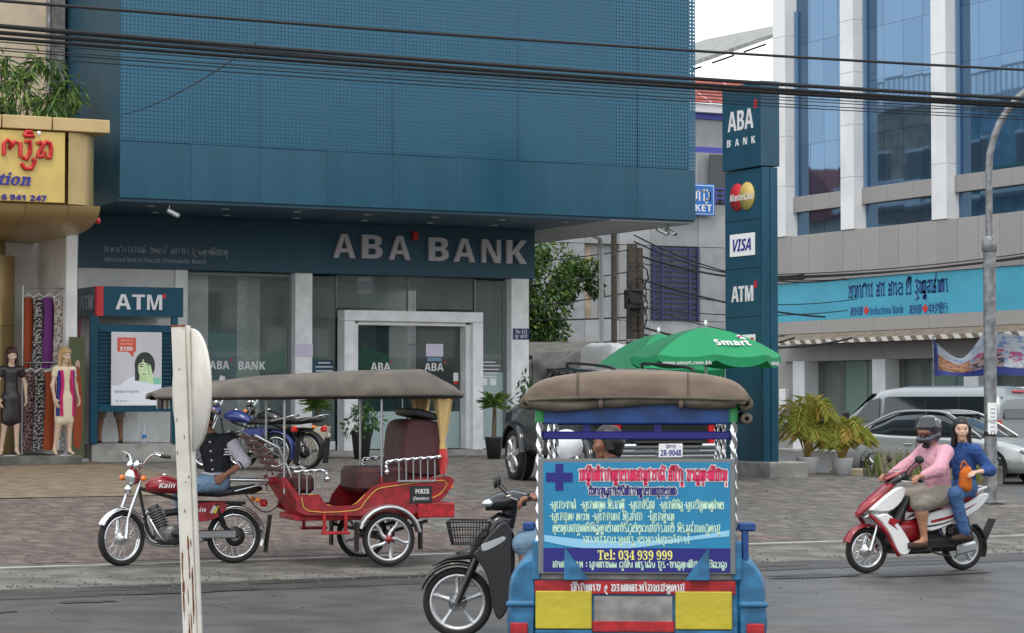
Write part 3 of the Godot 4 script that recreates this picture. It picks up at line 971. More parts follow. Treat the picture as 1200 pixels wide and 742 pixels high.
func cctv(at: Vector3, turn: float, label: String) -> void:
	var c := thing("security_camera", label, "camera", at, turn, "surveillance cameras on the bank")
	put("bracket", S.new().tube([Vector3.ZERO, Vector3(0, -0.1, 0), Vector3(0.02, -0.14, 0.03)], 0.014, 6), M.steel, c)
	var body := put("housing", S.new().box(Vector3(0.03, -0.17, 0.05), Vector3(0.08, 0.08, 0.24), 0.02, Basis(Vector3.UP, 0.9) * Basis(Vector3.RIGHT, 0.45)), M.alloy, c)
	put("lens", S.new().lathe([Vector2(0, 0.0), Vector2(0.03, 0.0), Vector2(0.032, 0.02), Vector2(0, 0.02)], Vector3.ZERO, Vector3(0, 0, 1), 10), M.black_gloss, body, Vector3(0.12, -0.215, 0.115), Vector3(0.45, 0.9, 0))

func poster_image() -> ImageTexture:
	var w := 178
	var h := 250
	var im := Image.create(w, h, false, Image.FORMAT_RGB8)
	var nz := FastNoiseLite.new()
	for y in h:
		for x in w:
			var c := Color8(206, 204, 208)
			if y > 182: c = Color8(236, 238, 244)
			var q := Vector2(x, y)
			# shirt
			if y > 148 and y < 200 and absf(x - 104) < 20 + (y - 148) * 1.25 + 14.0 * smoothstep(148.0, 160.0, float(y)): c = Color8(232, 236, 246)
			# hair, face, hand printed in green tint
			if ((q - Vector2(118, 112)) / Vector2(37, 46)).length() < 1.0 or (x > 82 and x < 100 and y > 100 and y < 166): c = Color8(52, 56, 54)
			if y > 140 and y < 170 and absf(x - 114) < 16: c = Color8(196, 220, 168)
			var fd := ((q - Vector2(117, 124)) / Vector2(24, 34)).length()
			if fd < 1.0: c = Color8(212, 232, 186).lerp(Color8(176, 204, 148), smoothstep(0.7, 1.0, fd) * 0.8 + 0.2 * nz.get_noise_2d(x * 4.0, y * 4.0))
			if fd < 1.0 and y < 108 and absf(x - 112) > 2 + (108 - y) * 0.0 and y < 100 + absf(x - 112) * 0.35: c = Color8(58, 60, 56)
			if absf(x - 116 - (y - 120) * 0.12) < 1.6 and y > 116 and y < 134: c = Color8(186, 208, 156)
			for e in [106, 130]:
				if ((q - Vector2(e, 116)) / Vector2(6, 2.6)).length() < 1.0: c = Color8(70, 76, 66)
				if absf(x - e) < 8 and absf(y - 109) < 1.5: c = Color8(90, 92, 78)
			if ((q - Vector2(115, 143)) / Vector2(8, 2.4)).length() < 1.0: c = Color8(150, 150, 110)
			if absf((x - 128) + (y - 116) * -0.32) < 4.0 and y > 112 and y < 160: c = Color8(176, 206, 150)
			if absf((x - 136) + (y - 116) * -0.25) < 4.0 and y > 116 and y < 160: c = Color8(214, 236, 186)
			if ((q - Vector2(138, 160)) / Vector2(14, 16)).length() < 1.0: c = Color8(206, 230, 180)
			if x > 148 and y > 154 and y < 178: c = Color8(140, 206, 176)
			# speech bubble
			if x > 18 and x < 86 and y > 16 and y < 66 or (y >= 66 and y < 84 and x > 58 + (y - 66) * 0.9 and x < 78 - (y - 66) * 0.1): c = Color8(206, 84, 66)
			if y > 22 and y < 46 and int(y / 6.0) % 2 == 0 and x > 28 and x < 76 and nz.get_noise_2d(x * 30.0, int(y / 6.0) * 90.0) > -0.2: c = Color8(230, 150, 132)
			if y > 198 and y < 208 and x > 10 and x < 96 and nz.get_noise_2d(x * 26.0, int(y / 3.0) * 60.0) > 0.0: c = Color8(170, 172, 178)
			if y > 233 and y < 238 and x > 10 and x < 62 and nz.get_noise_2d(x * 40.0, 9.0) > 0.0: c = Color8(150, 152, 160)
			im.set_pixel(x, y, c)
	return ImageTexture.create_from_image(im)

func print_mat(key: String, tex: Texture2D, rough := 0.4, tone := 255.0) -> StandardMaterial3D:
	var m := mat(key, tone, tone, tone, rough)
	m.albedo_texture = tex
	return m

func atm() -> void:
	var a := thing("atm_kiosk", "teal cash machine kiosk with louvred screen and lit sign header", "kiosk", p(12.9, 0.0, 39.5))
	a.set_meta("label", "teal cash machine kiosk with louvred screen and boxy sign header")
	var o := -a.position
	put("base", S.new().box(p(12.93, 0.9, 40.25) + o, Vector3(1.66, 0.44, 1.5), 0.01), M.concrete_light, a)
	var h := put("sign_header", S.new().box(p(12.95, 3.557, 40.1) + o, Vector3(1.55, 0.51, 1.2), 0.006), M.teal, a)
	put("red_stripe", S.new().box(p(12.23, 3.557, 39.497) + o, Vector3(0.12, 0.512, 0.012)), M.red_sign, h)
	put("red_stripe", S.new().box(p(12.172, 3.557, 39.56) + o, Vector3(0.012, 0.512, 0.11)), M.red_sign, h)
	word("A", h, p(12.64, 3.55, 39.49) + o, 0.27, 0.26, M.letter_white, 0, 0.012, true, "Droid Sans", "letter")
	word("T", h, p(12.91, 3.55, 39.49) + o, 0.23, 0.26, M.letter_white, 0, 0.012, true, "Droid Sans", "letter")
	word("M", h, p(13.2, 3.55, 39.49) + o, 0.27, 0.26, M.letter_white, 0, 0.012, true, "Droid Sans", "letter")
	put("tick_mark", S.new().box(p(13.375, 3.66, 39.492) + o, Vector3(0.055, 0.075, 0.012)), M.red_sign, h)
	word("ATM", h, p(12.172, 3.55, 40.1) + o, 0.72, 0.24, M.letter_faint, -PI / 2, 0.012)
	put("red_band", S.new().box(p(12.19, 2.3, 40.55) + o, Vector3(0.012, 2.1, 0.1)), M.red_sign, a)
	put("back_wall", S.new().box(p(12.95, 2.2, 40.85) + o, Vector3(1.5, 2.2, 0.12)), M.white_wall, a)
	for k in [[12.13, 0.13, 39.52], [13.57, 0.1, 39.52]]:
		put("post", S.new().box(p(k[0], 2.21, k[2]) + o, Vector3(k[1], 2.18, 0.1), 0.006), M.teal, a)
	put("rail", S.new().box(p(12.86, 3.09, 39.52) + o, Vector3(1.32, 0.13, 0.09), 0.005), M.teal, a)
	put("rail", S.new().box(p(12.86, 1.73, 39.52) + o, Vector3(1.32, 0.13, 0.09), 0.005), M.teal, a)
	for k in 18:
		for sd in 2:
			var u := 12.32 if sd == 0 else 13.42
			put("louvre", S.new().box(p(u, 1.83 + k * 0.068, 39.53) + o, Vector3(0.24 if sd == 0 else 0.2, 0.055, 0.03), 0.004, Basis(Vector3.RIGHT, 0.5)), M.teal_matt, a)
	put("screen_panel", S.new().box(p(12.86, 2.41, 39.56) + o, Vector3(1.3, 1.24, 0.03)), M.teal_dark, a)
	# advertising poster on the screen
	var pm := print_mat("poster_print", poster_image())
	var ps := thing("poster", "advertising poster of a woman holding her nose on the cash machine screen", "poster", p(12.875, 2.4, 39.46))
	put("board", S.new().box(Vector3(0, 0, -0.012), Vector3(0.9, 1.26, 0.02), 0.003), M.white_frame, ps)
	put("print", grid_quad(Vector3(-0.44, 0.62, 0.002), Vector3(0.88, 0, 0), Vector3(0, -1.24, 0), Vector2.ONE), pm, ps)
	word("$100", ps, Vector3(-0.185, 0.345, 0.005), 0.22, 0.08, M.paper, 0, 0.002)
	word("Referral Program", ps, Vector3(-0.17, -0.39, 0.005), 0.44, 0.055, M.letter_faint, 0, 0.002, false)
	# machine behind the screen
	var ma := thing("cash_machine", "white cash machine at the back of the kiosk behind the screen", "cash machine", p(12.9, 1.12, 40.6))
	put("cabinet", S.new().box(Vector3(0, 0.75, 0), Vector3(0.7, 1.5, 0.35), 0.02), M.white_frame, ma)
	put("screen", S.new().box(Vector3(0, 1.05, 0.18), Vector3(0.35, 0.28, 0.02), 0.004), M.car_glass, ma)
	# bottle
	var bt := thing("water_bottle", "clear plastic water bottle with blue label on the kiosk base", "bottle", p(13.08, 1.12, 39.65))
	put("bottle", S.new().lathe([Vector2(0, 0), Vector2(0.036, 0.0), Vector2(0.04, 0.01), Vector2(0.04, 0.18), Vector2(0.036, 0.2), Vector2(0.02, 0.27), Vector2(0.014, 0.29), Vector2(0.014, 0.31)], Vector3.ZERO), M.water_clear, bt)
	put("label_band", S.new().lathe([Vector2(0.041, 0.09), Vector2(0.041, 0.15)], Vector3.ZERO), M.label_blue, bt)
	put("cap", S.new().lathe([Vector2(0.016, 0.3), Vector2(0.016, 0.325), Vector2(0, 0.325)], Vector3.ZERO), M.letter_white, bt)

func gold_shop() -> void:
	var b := thing("clothes_shop", "clothes shop with a curved gold sign canopy and cream upper wall", "shop", p(8.0, 0.8, 41.0))
	var o := -b.position
	# upper storeys
	put("upper_wall", S.new().box(p(6.7, 9.2, 44.0) + o, Vector3(10.3, 7.0, 6.0)), M.cream_wall, b)
	put("pilaster", S.new().box(p(11.92, 9.2, 41.2) + o, Vector3(0.2, 7.0, 0.5), 0.01), M.drain_grey, b)
	put("drain_pipe", S.new().tube([p(11.72, 5.8, 40.92) + o, p(11.72, 12.6, 40.92) + o], 0.05, 8), M.galv, b)
	put("dark_gap", S.new().box(p(10.25, 8.0, 40.97) + o, Vector3(0.5, 2.6, 0.06)), M.window_dark, b)
	var wn := group_node("window", b)
	put("pane", S.new().box(p(9.2, 8.2, 40.95) + o, Vector3(1.3, 1.9, 0.04)), M.window_dark, wn)
	put("frame", S.new().box(p(9.2, 7.2, 40.93) + o, Vector3(1.4, 0.08, 0.08)), M.white_frame, wn)
	# canopy: capping course, sign, rounded corner, curved underside
	var cp := [[9.0, 1.7], [10.2, 0.7 - 0.006], [10.9, 0.7 - 0.006], [11.4, 0.32]]
	for k in [[8.6, 1.2], [9.51, 0.62], [10.23, 0.8], [11.11, 0.94]]:
		put("capping_panel", S.new().box(p(k[0], 6.24, 38.9) + o, Vector3(k[1] - 0.012, 0.21, 4.0), 0.01), M.gold_panel, b)
	var side := PackedVector2Array()
	for i in 9:
		var a := PI / 2 * i / 8.0
		side.append(Vector2(10.92 + 0.6 * sin(a), 36.98 + 0.75 * (1.0 - cos(a))))
	var rings := []
	for y in [4.98, 6.13]:
		var ring := []
		for q in side: ring.append(p(q.x, y, q.y) + o)
		ring.append(p(11.52, y, 40.9) + o)
		rings.append(ring)
	put("rounded_corner", S.new().smooth().loft([rings[0], rings[1]], false, false), M.gold, b)
	# curved underside sweeping back to the wall
	var under := func(u0: float, u1: float):
		var st := S.new().smooth()
		var prev := []
		for i in 9:
			var a := PI / 2 * i / 8.0
			var v := 37.02 + 1.1 * (1.0 - cos(a)) + 0.0
			var y := 4.965 - 0.36 * sin(a)
			var cur := [p(u0, y, v) + o, p(u1, y, v) + o]
			if prev: st.quad(prev[0], prev[1], cur[1], cur[0])
			prev = cur
		st.quad(prev[0], prev[1], p(u1, 4.6, 40.9) + o, p(u0, 4.6, 40.9) + o)
		return st
	for k in [[7.6, 9.2], [9.21, 10.24], [10.25, 10.93], [10.94, 11.46]]:
		put("underside_panel", under.call(k[0], k[1]), M.gold, b)
	put("underside_end", S.new().slab(PackedVector2Array([Vector2(-37.02, 4.965), Vector2(-37.25, 4.78), Vector2(-37.7, 4.64), Vector2(-38.1, 4.605), Vector2(-40.9, 4.6), Vector2(-40.9, 4.965)]), -0.01, 0.01), M.gold, b, Vector3(11.46, 0, 0) + Vector3(o.x, o.y, o.z), Vector3(0, -PI / 2, 0))
	put("canopy_core", S.new().box(p(9.3, 5.4, 39.4) + o, Vector3(4.2, 1.4, 3.0)), M.gold, b)
	# shop front
	put("side_wall", S.new().box(p(11.3, 2.75, 41.05) + o, Vector3(0.54, 3.8, 0.2)), M.white_wall, b)
	put("corner_pier", S.new().box(p(11.66, 2.75, 40.2) + o, Vector3(0.2, 3.8, 1.9), 0.01), M.white_wall, b)
	for k in [[10.72, 0.32], [9.2, 0.32]]:
		for j in 3:
			put("pillar_drum", S.new().lathe([Vector2(k[1], 0.0), Vector2(k[1], 1.19)], p(k[0], 0.75 + j * 1.2, 40.6) + o, Vector3.UP, 20), M.gold, b)
	put("front_wall", S.new().box(p(7.3, 2.75, 41.35) + o, Vector3(4.3, 3.9, 0.2)), M.gold_panel, b)
	put("front_wall", S.new().box(p(10.85, 2.75, 41.35) + o, Vector3(0.8, 3.9, 0.2)), M.gold_panel, b)
	put("front_lintel", S.new().box(p(9.95, 4.1, 41.35) + o, Vector3(1.0, 1.2, 0.2)), M.gold_panel, b)
	room(b, 7.0, 11.2, 0.94, 4.7, 41.5, 45.5, M.cream_wall, o)
	put("floor_slab", S.new().box(p(8.6, 0.84, 40.5) + o, Vector3(6.2, 0.2, 3.6), 0.01), M.concrete, b)
	# sign board, a thing of its own on the canopy
	var sg := thing("shop_sign", "yellow shop sign with red and blue raised lettering on gold canopy", "sign", p(9.9, 5.55, 36.96))
	put("board", S.new().box(Vector3(-0.0, 0, 0), Vector3(1.9, 1.12, 0.05), 0.006), M.yellow_sign, sg)
	pen_big(sg)
	word("Collection", sg, Vector3(-0.24, -0.21, 0.04), 1.3, 0.2, M.sign_blue, 0, 0.03, true, "Droid Serif", "lettering", 0.3)
	word("016 941 247", sg, Vector3(0.2, -0.5, 0.04), 0.9, 0.09, M.sign_blue, 0, 0.02)
	for k in [9.6, 10.4]:
		var sl := thing("sign_spotlight", "small white spotlight under the capping of the gold sign, %s one" % ("left" if k < 10 else "right"), "spotlight", p(k, 6.12, 36.92), 0.0, "spotlights over the gold sign")
		put("stem", S.new().bar(Vector3.ZERO, Vector3(0, -0.04, 0.06), 0.008), M.steel, sl)
		put("lamp_head", S.new().lathe([Vector2(0.0, -0.03), Vector2(0.025, -0.03), Vector2(0.03, 0.03), Vector2(0, 0.03)], Vector3(0, -0.05, 0.07), Vector3.UP, 8), M.white_frame, sl)
	var al := thing("alarm_lamp", "small red lamp beside the rounded gold corner of the canopy", "lamp", p(11.6, 4.78, 37.6))
	put("dome", S.new().ball(Vector3.ZERO, Vector3(0.05, 0.06, 0.05), 8), M.tail_red, al)
	put("mount", S.new().box(Vector3(-0.08, 0, 0), Vector3(0.12, 0.05, 0.05)), M.black_plastic, al)

func pen_big(sg: Node3D) -> void:
	# large raised script letters
	var w := S.new()
	var lines := [[[-0.06, 0.02], [-0.06, 0.2], [0.0, 0.26], [0.06, 0.2], [0.02, 0.12], [0.12, 0.24], [0.2, 0.22], [0.2, 0.0]],
		[[0.27, 0.24], [0.36, 0.26], [0.36, 0.08], [0.3, -0.04], [0.24, 0.0]], [[0.22, -0.1], [0.28, -0.18], [0.38, -0.18], [0.44, -0.06], [0.4, -0.02]],
		[[0.26, 0.34], [0.3, 0.4], [0.38, 0.4], [0.42, 0.34], [0.26, 0.34]],
		[[0.47, 0.22], [0.52, 0.25], [0.56, 0.18], [0.5, 0.08], [0.47, 0.02], [0.56, 0.02], [0.6, 0.1]], [[0.56, 0.2], [0.62, 0.26], [0.68, 0.24], [0.7, 0.14], [0.68, 0.0], [0.62, 0.02]]]
	for l in lines:
		var pts := []
		for q in l: pts.append(Vector3(q[0] + 0.02, q[1] + 0.14, 0.05))
		put("letter", S.new().tube(pts, 0.035, 7), M.sign_red, sg)
	for l in lines.slice(0, 2):
		var pts := []
		for q in l: pts.append(Vector3(q[0] - 0.6, q[1] + 0.14, 0.05))
		put("letter", S.new().tube(pts, 0.035, 7), M.sign_red, sg)

const WEST := -PI / 2   # signs that face along the street to the left

func corner_bank() -> void:
	var b := thing("office_building", "office building with white stone columns and tall blue mirror glass", "building", p(45.0, 0.0, 58.0))
	var o := -b.position
	put("core", S.new().box(p(51.2, 11.5, 55.1) + o, Vector3(11.6, 14.0, 26.2)), M.granite, b)
	room(b, 45.75, 50.5, 0.27, 4.2, 42.0, 67.4, M.room_wall, o)
	var vs := [67.9, 63.93, 59.08, 54.2, 49.3, 44.4]
	for i in 6:
		var c := group_node("column", b)
		for j in 5:
			put("stone_block", S.new().box(p(45.02, 7.4 + 0.85 + j * 1.7, vs[i]) + o, Vector3(0.5, 1.692, 0.74), 0.008), M.white_stone, c)
	for i in 5:
		var v1: float = vs[i] - 0.37
		var v0: float = vs[i + 1] + 0.37
		var mid := (v0 + v1) / 2
		var len := v1 - v0
		# spandrel of stone panels
		for k in 3:
			put("spandrel_panel", S.new().box(p(45.18, 8.475, v0 + len * (k + 0.5) / 3.0) + o, Vector3(0.2, 0.52, len / 3.0 - 0.01), 0.006), M.granite_b, b)
		# low strip of windows and the tall curtain wall above it, pane by pane
		var n := 4
		for k in n:
			var v := v0 + len * (k + 0.5) / n
			var tilt := Basis(Vector3.UP, sin(k * 2.3 + i) * 0.0022) * Basis(Vector3.BACK, cos(k * 1.7 + i * 2) * 0.002)
			put("low_pane", S.new().box(p(45.26, 7.8, v) + o, Vector3(0.02, 0.8, len / n - 0.012), 0.0, tilt), M.blue_glass, b)
			for j in 4:
				var tl := Basis(Vector3.UP, sin(k * 2.3 + i + j) * 0.002) * Basis(Vector3.BACK, cos(k * 1.7 + i * 2 + j * 1.3) * 0.002)
				put("glass_pane", S.new().box(p(45.26, 8.75 + 0.86 + j * 1.72, v) + o, Vector3(0.02, 1.712, len / n - 0.012), 0.0, tl), M.blue_glass if (k + j) % 3 else M.blue_glass_b, b)
		put("corner_trim", S.new().box(p(45.2, 11.9, v1 - 0.06) + o, Vector3(0.14, 6.3, 0.06)), M.blue_trim, b)
	put("end_trim", S.new().box(p(45.2, 11.5, 68.42) + o, Vector3(0.3, 8.2, 0.2)), M.blue_trim, b)
	# stone band above the shop sign
	for k in 24:
		put("band_panel", S.new().box(p(45.0, 6.6, 68.2 - 0.5 - k * 1.0) + o, Vector3(0.4, 1.57, 0.988), 0.006), M.granite if k % 3 else M.granite_b, b)
	# blue sign band
	var sb := put("sign_band", S.new().box(p(44.9, 5.16, 55.2) + o, Vector3(0.14, 1.3, 26.2), 0.01), M.sky_band, b)
	pen_word("ធនាគារ អរ អេច ប៊ី ឥណ្ឌូឆៃណា", sb, p(44.82, 5.2, 61.32) + o, 5.2, 0.36, 0.06, M.navy_letter, WEST)
	word("RHB", sb, p(44.82, 4.745, 63.5) + o, 0.66, 0.28, M.navy_letter, WEST, 0.006, true, "Droid Sans", "lettering", 0.2)
	put("diamond", S.new().box(p(44.82, 4.745, 62.97) + o, Vector3(0.008, 0.22, 0.22), 0.0, Basis(Vector3.RIGHT, PI / 4)), M.red_sign, sb)
	word("Indochina Bank", sb, p(44.82, 4.73, 61.9) + o, 1.8, 0.26, M.navy_letter, WEST, 0.006, false)
	word("RHB", sb, p(44.82, 4.7, 60.36) + o, 0.62, 0.28, M.navy_letter, WEST, 0.006, true, "Droid Sans", "lettering", 0.2)
	put("diamond", S.new().box(p(44.82, 4.7, 59.87) + o, Vector3(0.008, 0.22, 0.22), 0.0, Basis(Vector3.RIGHT, PI / 4)), M.red_sign, sb)
	for k in 4: pen_word("中印银行".substr(k, 1), sb, p(44.82, 4.6, 59.6 - k * 0.25) + o, 0.22, 0.22, 0.032, M.navy_letter, WEST)
	# beam under the sign in stone lengths
	for k in 9:
		put("beam_panel", S.new().box(p(45.0, 4.3, 66.9 - k * 2.9) + o, Vector3(0.4, 0.42, 2.888), 0.006), M.granite, b)
	# awning with a striped edge
	var aw := group_node("awning", b)
	put("cloth", S.new().quad(p(44.9, 4.1, 67.4) + o, p(44.9, 4.1, 42.0) + o, p(43.8, 3.84, 42.0) + o, p(43.8, 3.84, 67.4) + o), M.awning_brown, aw)
	for k in 42:
		var v := 67.4 - k * 0.6
		put("valance_strip", S.new().quad(p(43.8, 3.84, v) + o, p(43.8, 3.84, v - 0.3) + o, p(43.79, 3.7, v - 0.45) + o, p(43.79, 3.7, v - 0.15) + o), M.awning_pale, aw)
		put("valance_strip", S.new().quad(p(43.8, 3.84, v - 0.3) + o, p(43.8, 3.84, v - 0.6) + o, p(43.79, 3.7, v - 0.75) + o, p(43.79, 3.7, v - 0.45) + o), M.awning_brown, aw)
	# ground floor
	for k in 9:
		put("lintel_panel", S.new().box(p(45.1, 3.45, 66.6 - k * 2.9) + o, Vector3(0.36, 0.56, 2.888), 0.006), M.granite_b, b)
	for v in [66.78, 62.26, 57.57, 52.9, 48.2, 43.5]:
		put("shop_column", S.new().box(p(45.05, 1.6, v) + o, Vector3(0.56, 3.16, 0.7), 0.01), M.white_stone, b)
	for k in [[64.5, 3.8], [59.9, 4.0], [55.2, 4.0], [50.5, 4.0]]:
		var w := group_node("shopfront", b)
		for q in 3:
			put("pane", S.new().box(p(45.5, 1.7, k[0] + k[1] * (0.5 - (q + 0.5) / 3.0)) + o, Vector3(0.03, 2.9, k[1] / 3.0 - 0.06)), M.glass_green if q > 0 else M.glass_dark, w)
			put("mullion", S.new().box(p(45.5, 1.7, k[0] + k[1] * (0.5 - (q + 1.0) / 3.0)) + o, Vector3(0.07, 2.9, 0.06)), M.frame_grey, w)
		put("screen_wall", S.new().box(p(46.3, 1.7, k[0] - 0.5) + o, Vector3(0.06, 3.0, k[1] * 0.5)), M.white_wall, w)
	put("plinth", S.new().box(p(45.3, 0.1, 55.2) + o, Vector3(1.4, 0.32, 26.4), 0.02), M.concrete_light, b)
	put("end_wall", S.new().box(p(45.6, 2.0, 68.3) + o, Vector3(1.0, 4.2, 1.6)), M.granite_b, b)
	# meter box
	var mb := thing("wall_box", "pale electric box on the far wall left of the shop column", "box", p(45.05, 1.9, 68.05))
	put("case", S.new().box(Vector3.ZERO, Vector3(0.2, 0.7, 0.4), 0.03), M.white_frame, mb)

func grey_building() -> void:
	var b := thing("grey_building", "grey panelled building with a blue window grille and red roof", "building", p(43.0, 0.0, 74.0))
	var o := -b.position
	put("core", S.new().box(p(44.0, 5.4, 78.2) + o, Vector3(22.0, 11.0, 8.0)), M.grey_wall_b, b)
	# wall panels; openings are left between them
	for k in [[33.5, 4.4, 2.2, 12.0], [35.8, 0.0, 0, 0]]:
		pass
	var cols := [34.0, 36.2, 38.4, 40.6, 42.0, 43.28, 45.3, 46.6, 48.0, 50.0]
	for i in cols.size() - 1:
		var u0: float = cols[i] + 0.006
		var u1: float = cols[i + 1] - 0.006
		var hole := i in [1, 3, 5, 7]
		for r in [[0.2, 2.4], [2.41, 4.72], [4.73, 7.42], [7.43, 9.0], [9.01, 10.88]]:
			if hole and r[0] == 4.73: continue
			if i == 6 and r[0] == 9.01: continue
			put("wall_panel", S.new().box(p((u0 + u1) / 2, (r[0] + r[1]) / 2, 74.1) + o, Vector3(u1 - u0, r[1] - r[0] - 0.01, 0.2), 0.006), M.grey_wall if (i + int(r[0])) % 2 else M.grey_wall_b, b)
		if hole:
			var w := group_node("window", b)
			put("pane", S.new().box(p((u0 + u1) / 2, 6.07, 74.3) + o, Vector3(u1 - u0, 2.7, 0.04)), M.window_dark if i != 5 else M.grey_wall, w)
			put("frame", S.new().box(p((u0 + u1) / 2, 6.07, 74.2) + o, Vector3(0.09, 2.7, 0.08)), M.tan_wall if i < 5 else M.frame_grey, w)
			put("frame", S.new().box(p(u0 + 0.2, 6.07, 74.2) + o, Vector3(0.24, 2.7, 0.08)), M.tan_wall if i < 5 else M.frame_grey, w)
	# blue grille over a dark window with white bars behind
	var g := group_node("window_grille", b)
	for k in 14:
		put("slat", S.new().box(p(44.29, 4.84 + k * 0.19, 73.95) + o, Vector3(1.98, 0.1, 0.07), 0.008), M.grille_blue, g)
		put("inner_bar", S.new().box(p(44.29, 4.93 + k * 0.19, 74.25) + o, Vector3(1.9, 0.05, 0.03)), M.white_frame if k % 2 else M.tan_wall, g)
	for k in 4: put("upright", S.new().box(p(43.36 + [0.0, 0.35, 1.5, 1.86][k], 6.07, 73.9) + o, Vector3(0.1, 2.66, 0.06), 0.006), M.grille_blue, g)
	for k in 2: put("dark_backing", S.new().box(p(43.9 + k * 0.8, 6.07, 74.27) + o, Vector3(0.5, 2.5, 0.03)), M.window_dark, g)
	# upper storey: balcony, stripes, white band, red roof
	put("upper_wall", S.new().box(p(44.5, 11.6, 78.4) + o, Vector3(18.0, 1.5, 8.0)), M.grey_wall_b, b)
	put("stripe", S.new().box(p(44.5, 12.25, 74.35) + o, Vector3(18.0, 0.2, 0.1)), M.violet_blue, b)
	put("stripe", S.new().box(p(44.5, 11.0, 74.35) + o, Vector3(18.0, 0.24, 0.1)), M.violet_blue, b)
	put("eaves_band", S.new().box(p(44.5, 12.52, 74.3) + o, Vector3(18.2, 0.32, 0.5), 0.01), M.white_stone, b)
	for k in 9:
		put("roof_sheet", S.new().quad(p(36.4 + k * 1.9, 13.9, 76.4) + o, p(38.28 + k * 1.9, 13.9, 76.4) + o, p(38.28 + k * 1.9, 12.68, 73.9) + o, p(36.4 + k * 1.9, 12.68, 73.9) + o), M.roof_red, b)
	var bal := group_node("balcony", b)
	put("opening", S.new().box(p(46.9, 9.95, 73.98) + o, Vector3(2.3, 1.75, 0.03)), M.window_dark, bal)
	for k in 3: put("rail", S.new().box(p(46.9, 9.2 + k * 0.18, 73.8) + o, Vector3(2.3, 0.05, 0.05)), M.violet_blue, bal)
	for k in 6: put("baluster", S.new().box(p(45.9 + k * 0.4, 9.3, 73.8) + o, Vector3(0.04, 0.6, 0.04)), M.violet_blue, bal)
	b.position = p(55.2, -0.525, 95.0)
	b.scale = Vector3.ONE * 1.284
	# long shed roof rising behind
	var sh := thing("shed_roof_building", "pale building with a long grey sloping eave behind the sign pillar", "building", p(50.0, 0.0, 86.0))
	o = -sh.position
	put("wall", S.new().box(p(53.5, 7.2, 89.0) + o, Vector3(9.0, 14.4, 5.0)), M.cream_wall, sh)
	var rf := put("roof", S.new().quad(p(48.0, 14.95, 94.0) + o, p(58.0, 18.6, 94.0) + o, p(58.0, 18.3, 84.5) + o, p(48.0, 14.65, 84.5) + o), M.roof_grey, sh)
	put("fascia", S.new().quad(p(48.0, 14.65, 84.5) + o, p(58.0, 18.3, 84.5) + o, p(58.0, 18.12, 84.5) + o, p(48.0, 14.47, 84.5) + o), M.roof_grey, rf)
	for k in 6: put("bracket", S.new().bar(p(48.8 + k * 1.6, 14.6 + k * 0.58, 84.7) + o, p(48.8 + k * 1.6, 14.5 + k * 0.58, 86.4) + o, 0.04), M.dark_metal, sh)
	# market sign fixed high on the side
	var ms := thing("market_sign", "blue street sign board with white writing beside the teal storey", "sign", p(44.5, 9.15, 73.8))
	o = -ms.position
	put("board", S.new().box(Vector3.ZERO, Vector3(2.4, 1.15, 0.06), 0.01), M.blue_sign, ms)
	put("border", S.new().box(Vector3(0, 0, 0.01), Vector3(2.32, 1.07, 0.05), 0.01), M.letter_white, ms)
	put("face", S.new().box(Vector3(0, 0, 0.02), Vector3(2.26, 1.01, 0.05), 0.01), M.blue_sign, ms)
	word("MARKET", ms, Vector3(0.25, -0.3, 0.05), 1.6, 0.24, M.letter_white)
	pen_word("ផ្សារលើក្រៅ", ms, Vector3(0.1, -0.02, 0.05), 1.9, 0.34, 0.06, M.letter_white)
	put("bracket", S.new().box(Vector3(-0.6, 0, -0.06), Vector3(0.1, 1.0, 0.12)), M.galv, ms)
	ms.position = p(57.3, 11.2, 94.7)
	ms.scale = Vector3.ONE * 1.284
	sh.position = p(62.5, -0.46, 107.5)
	sh.scale = Vector3.ONE * 1.25

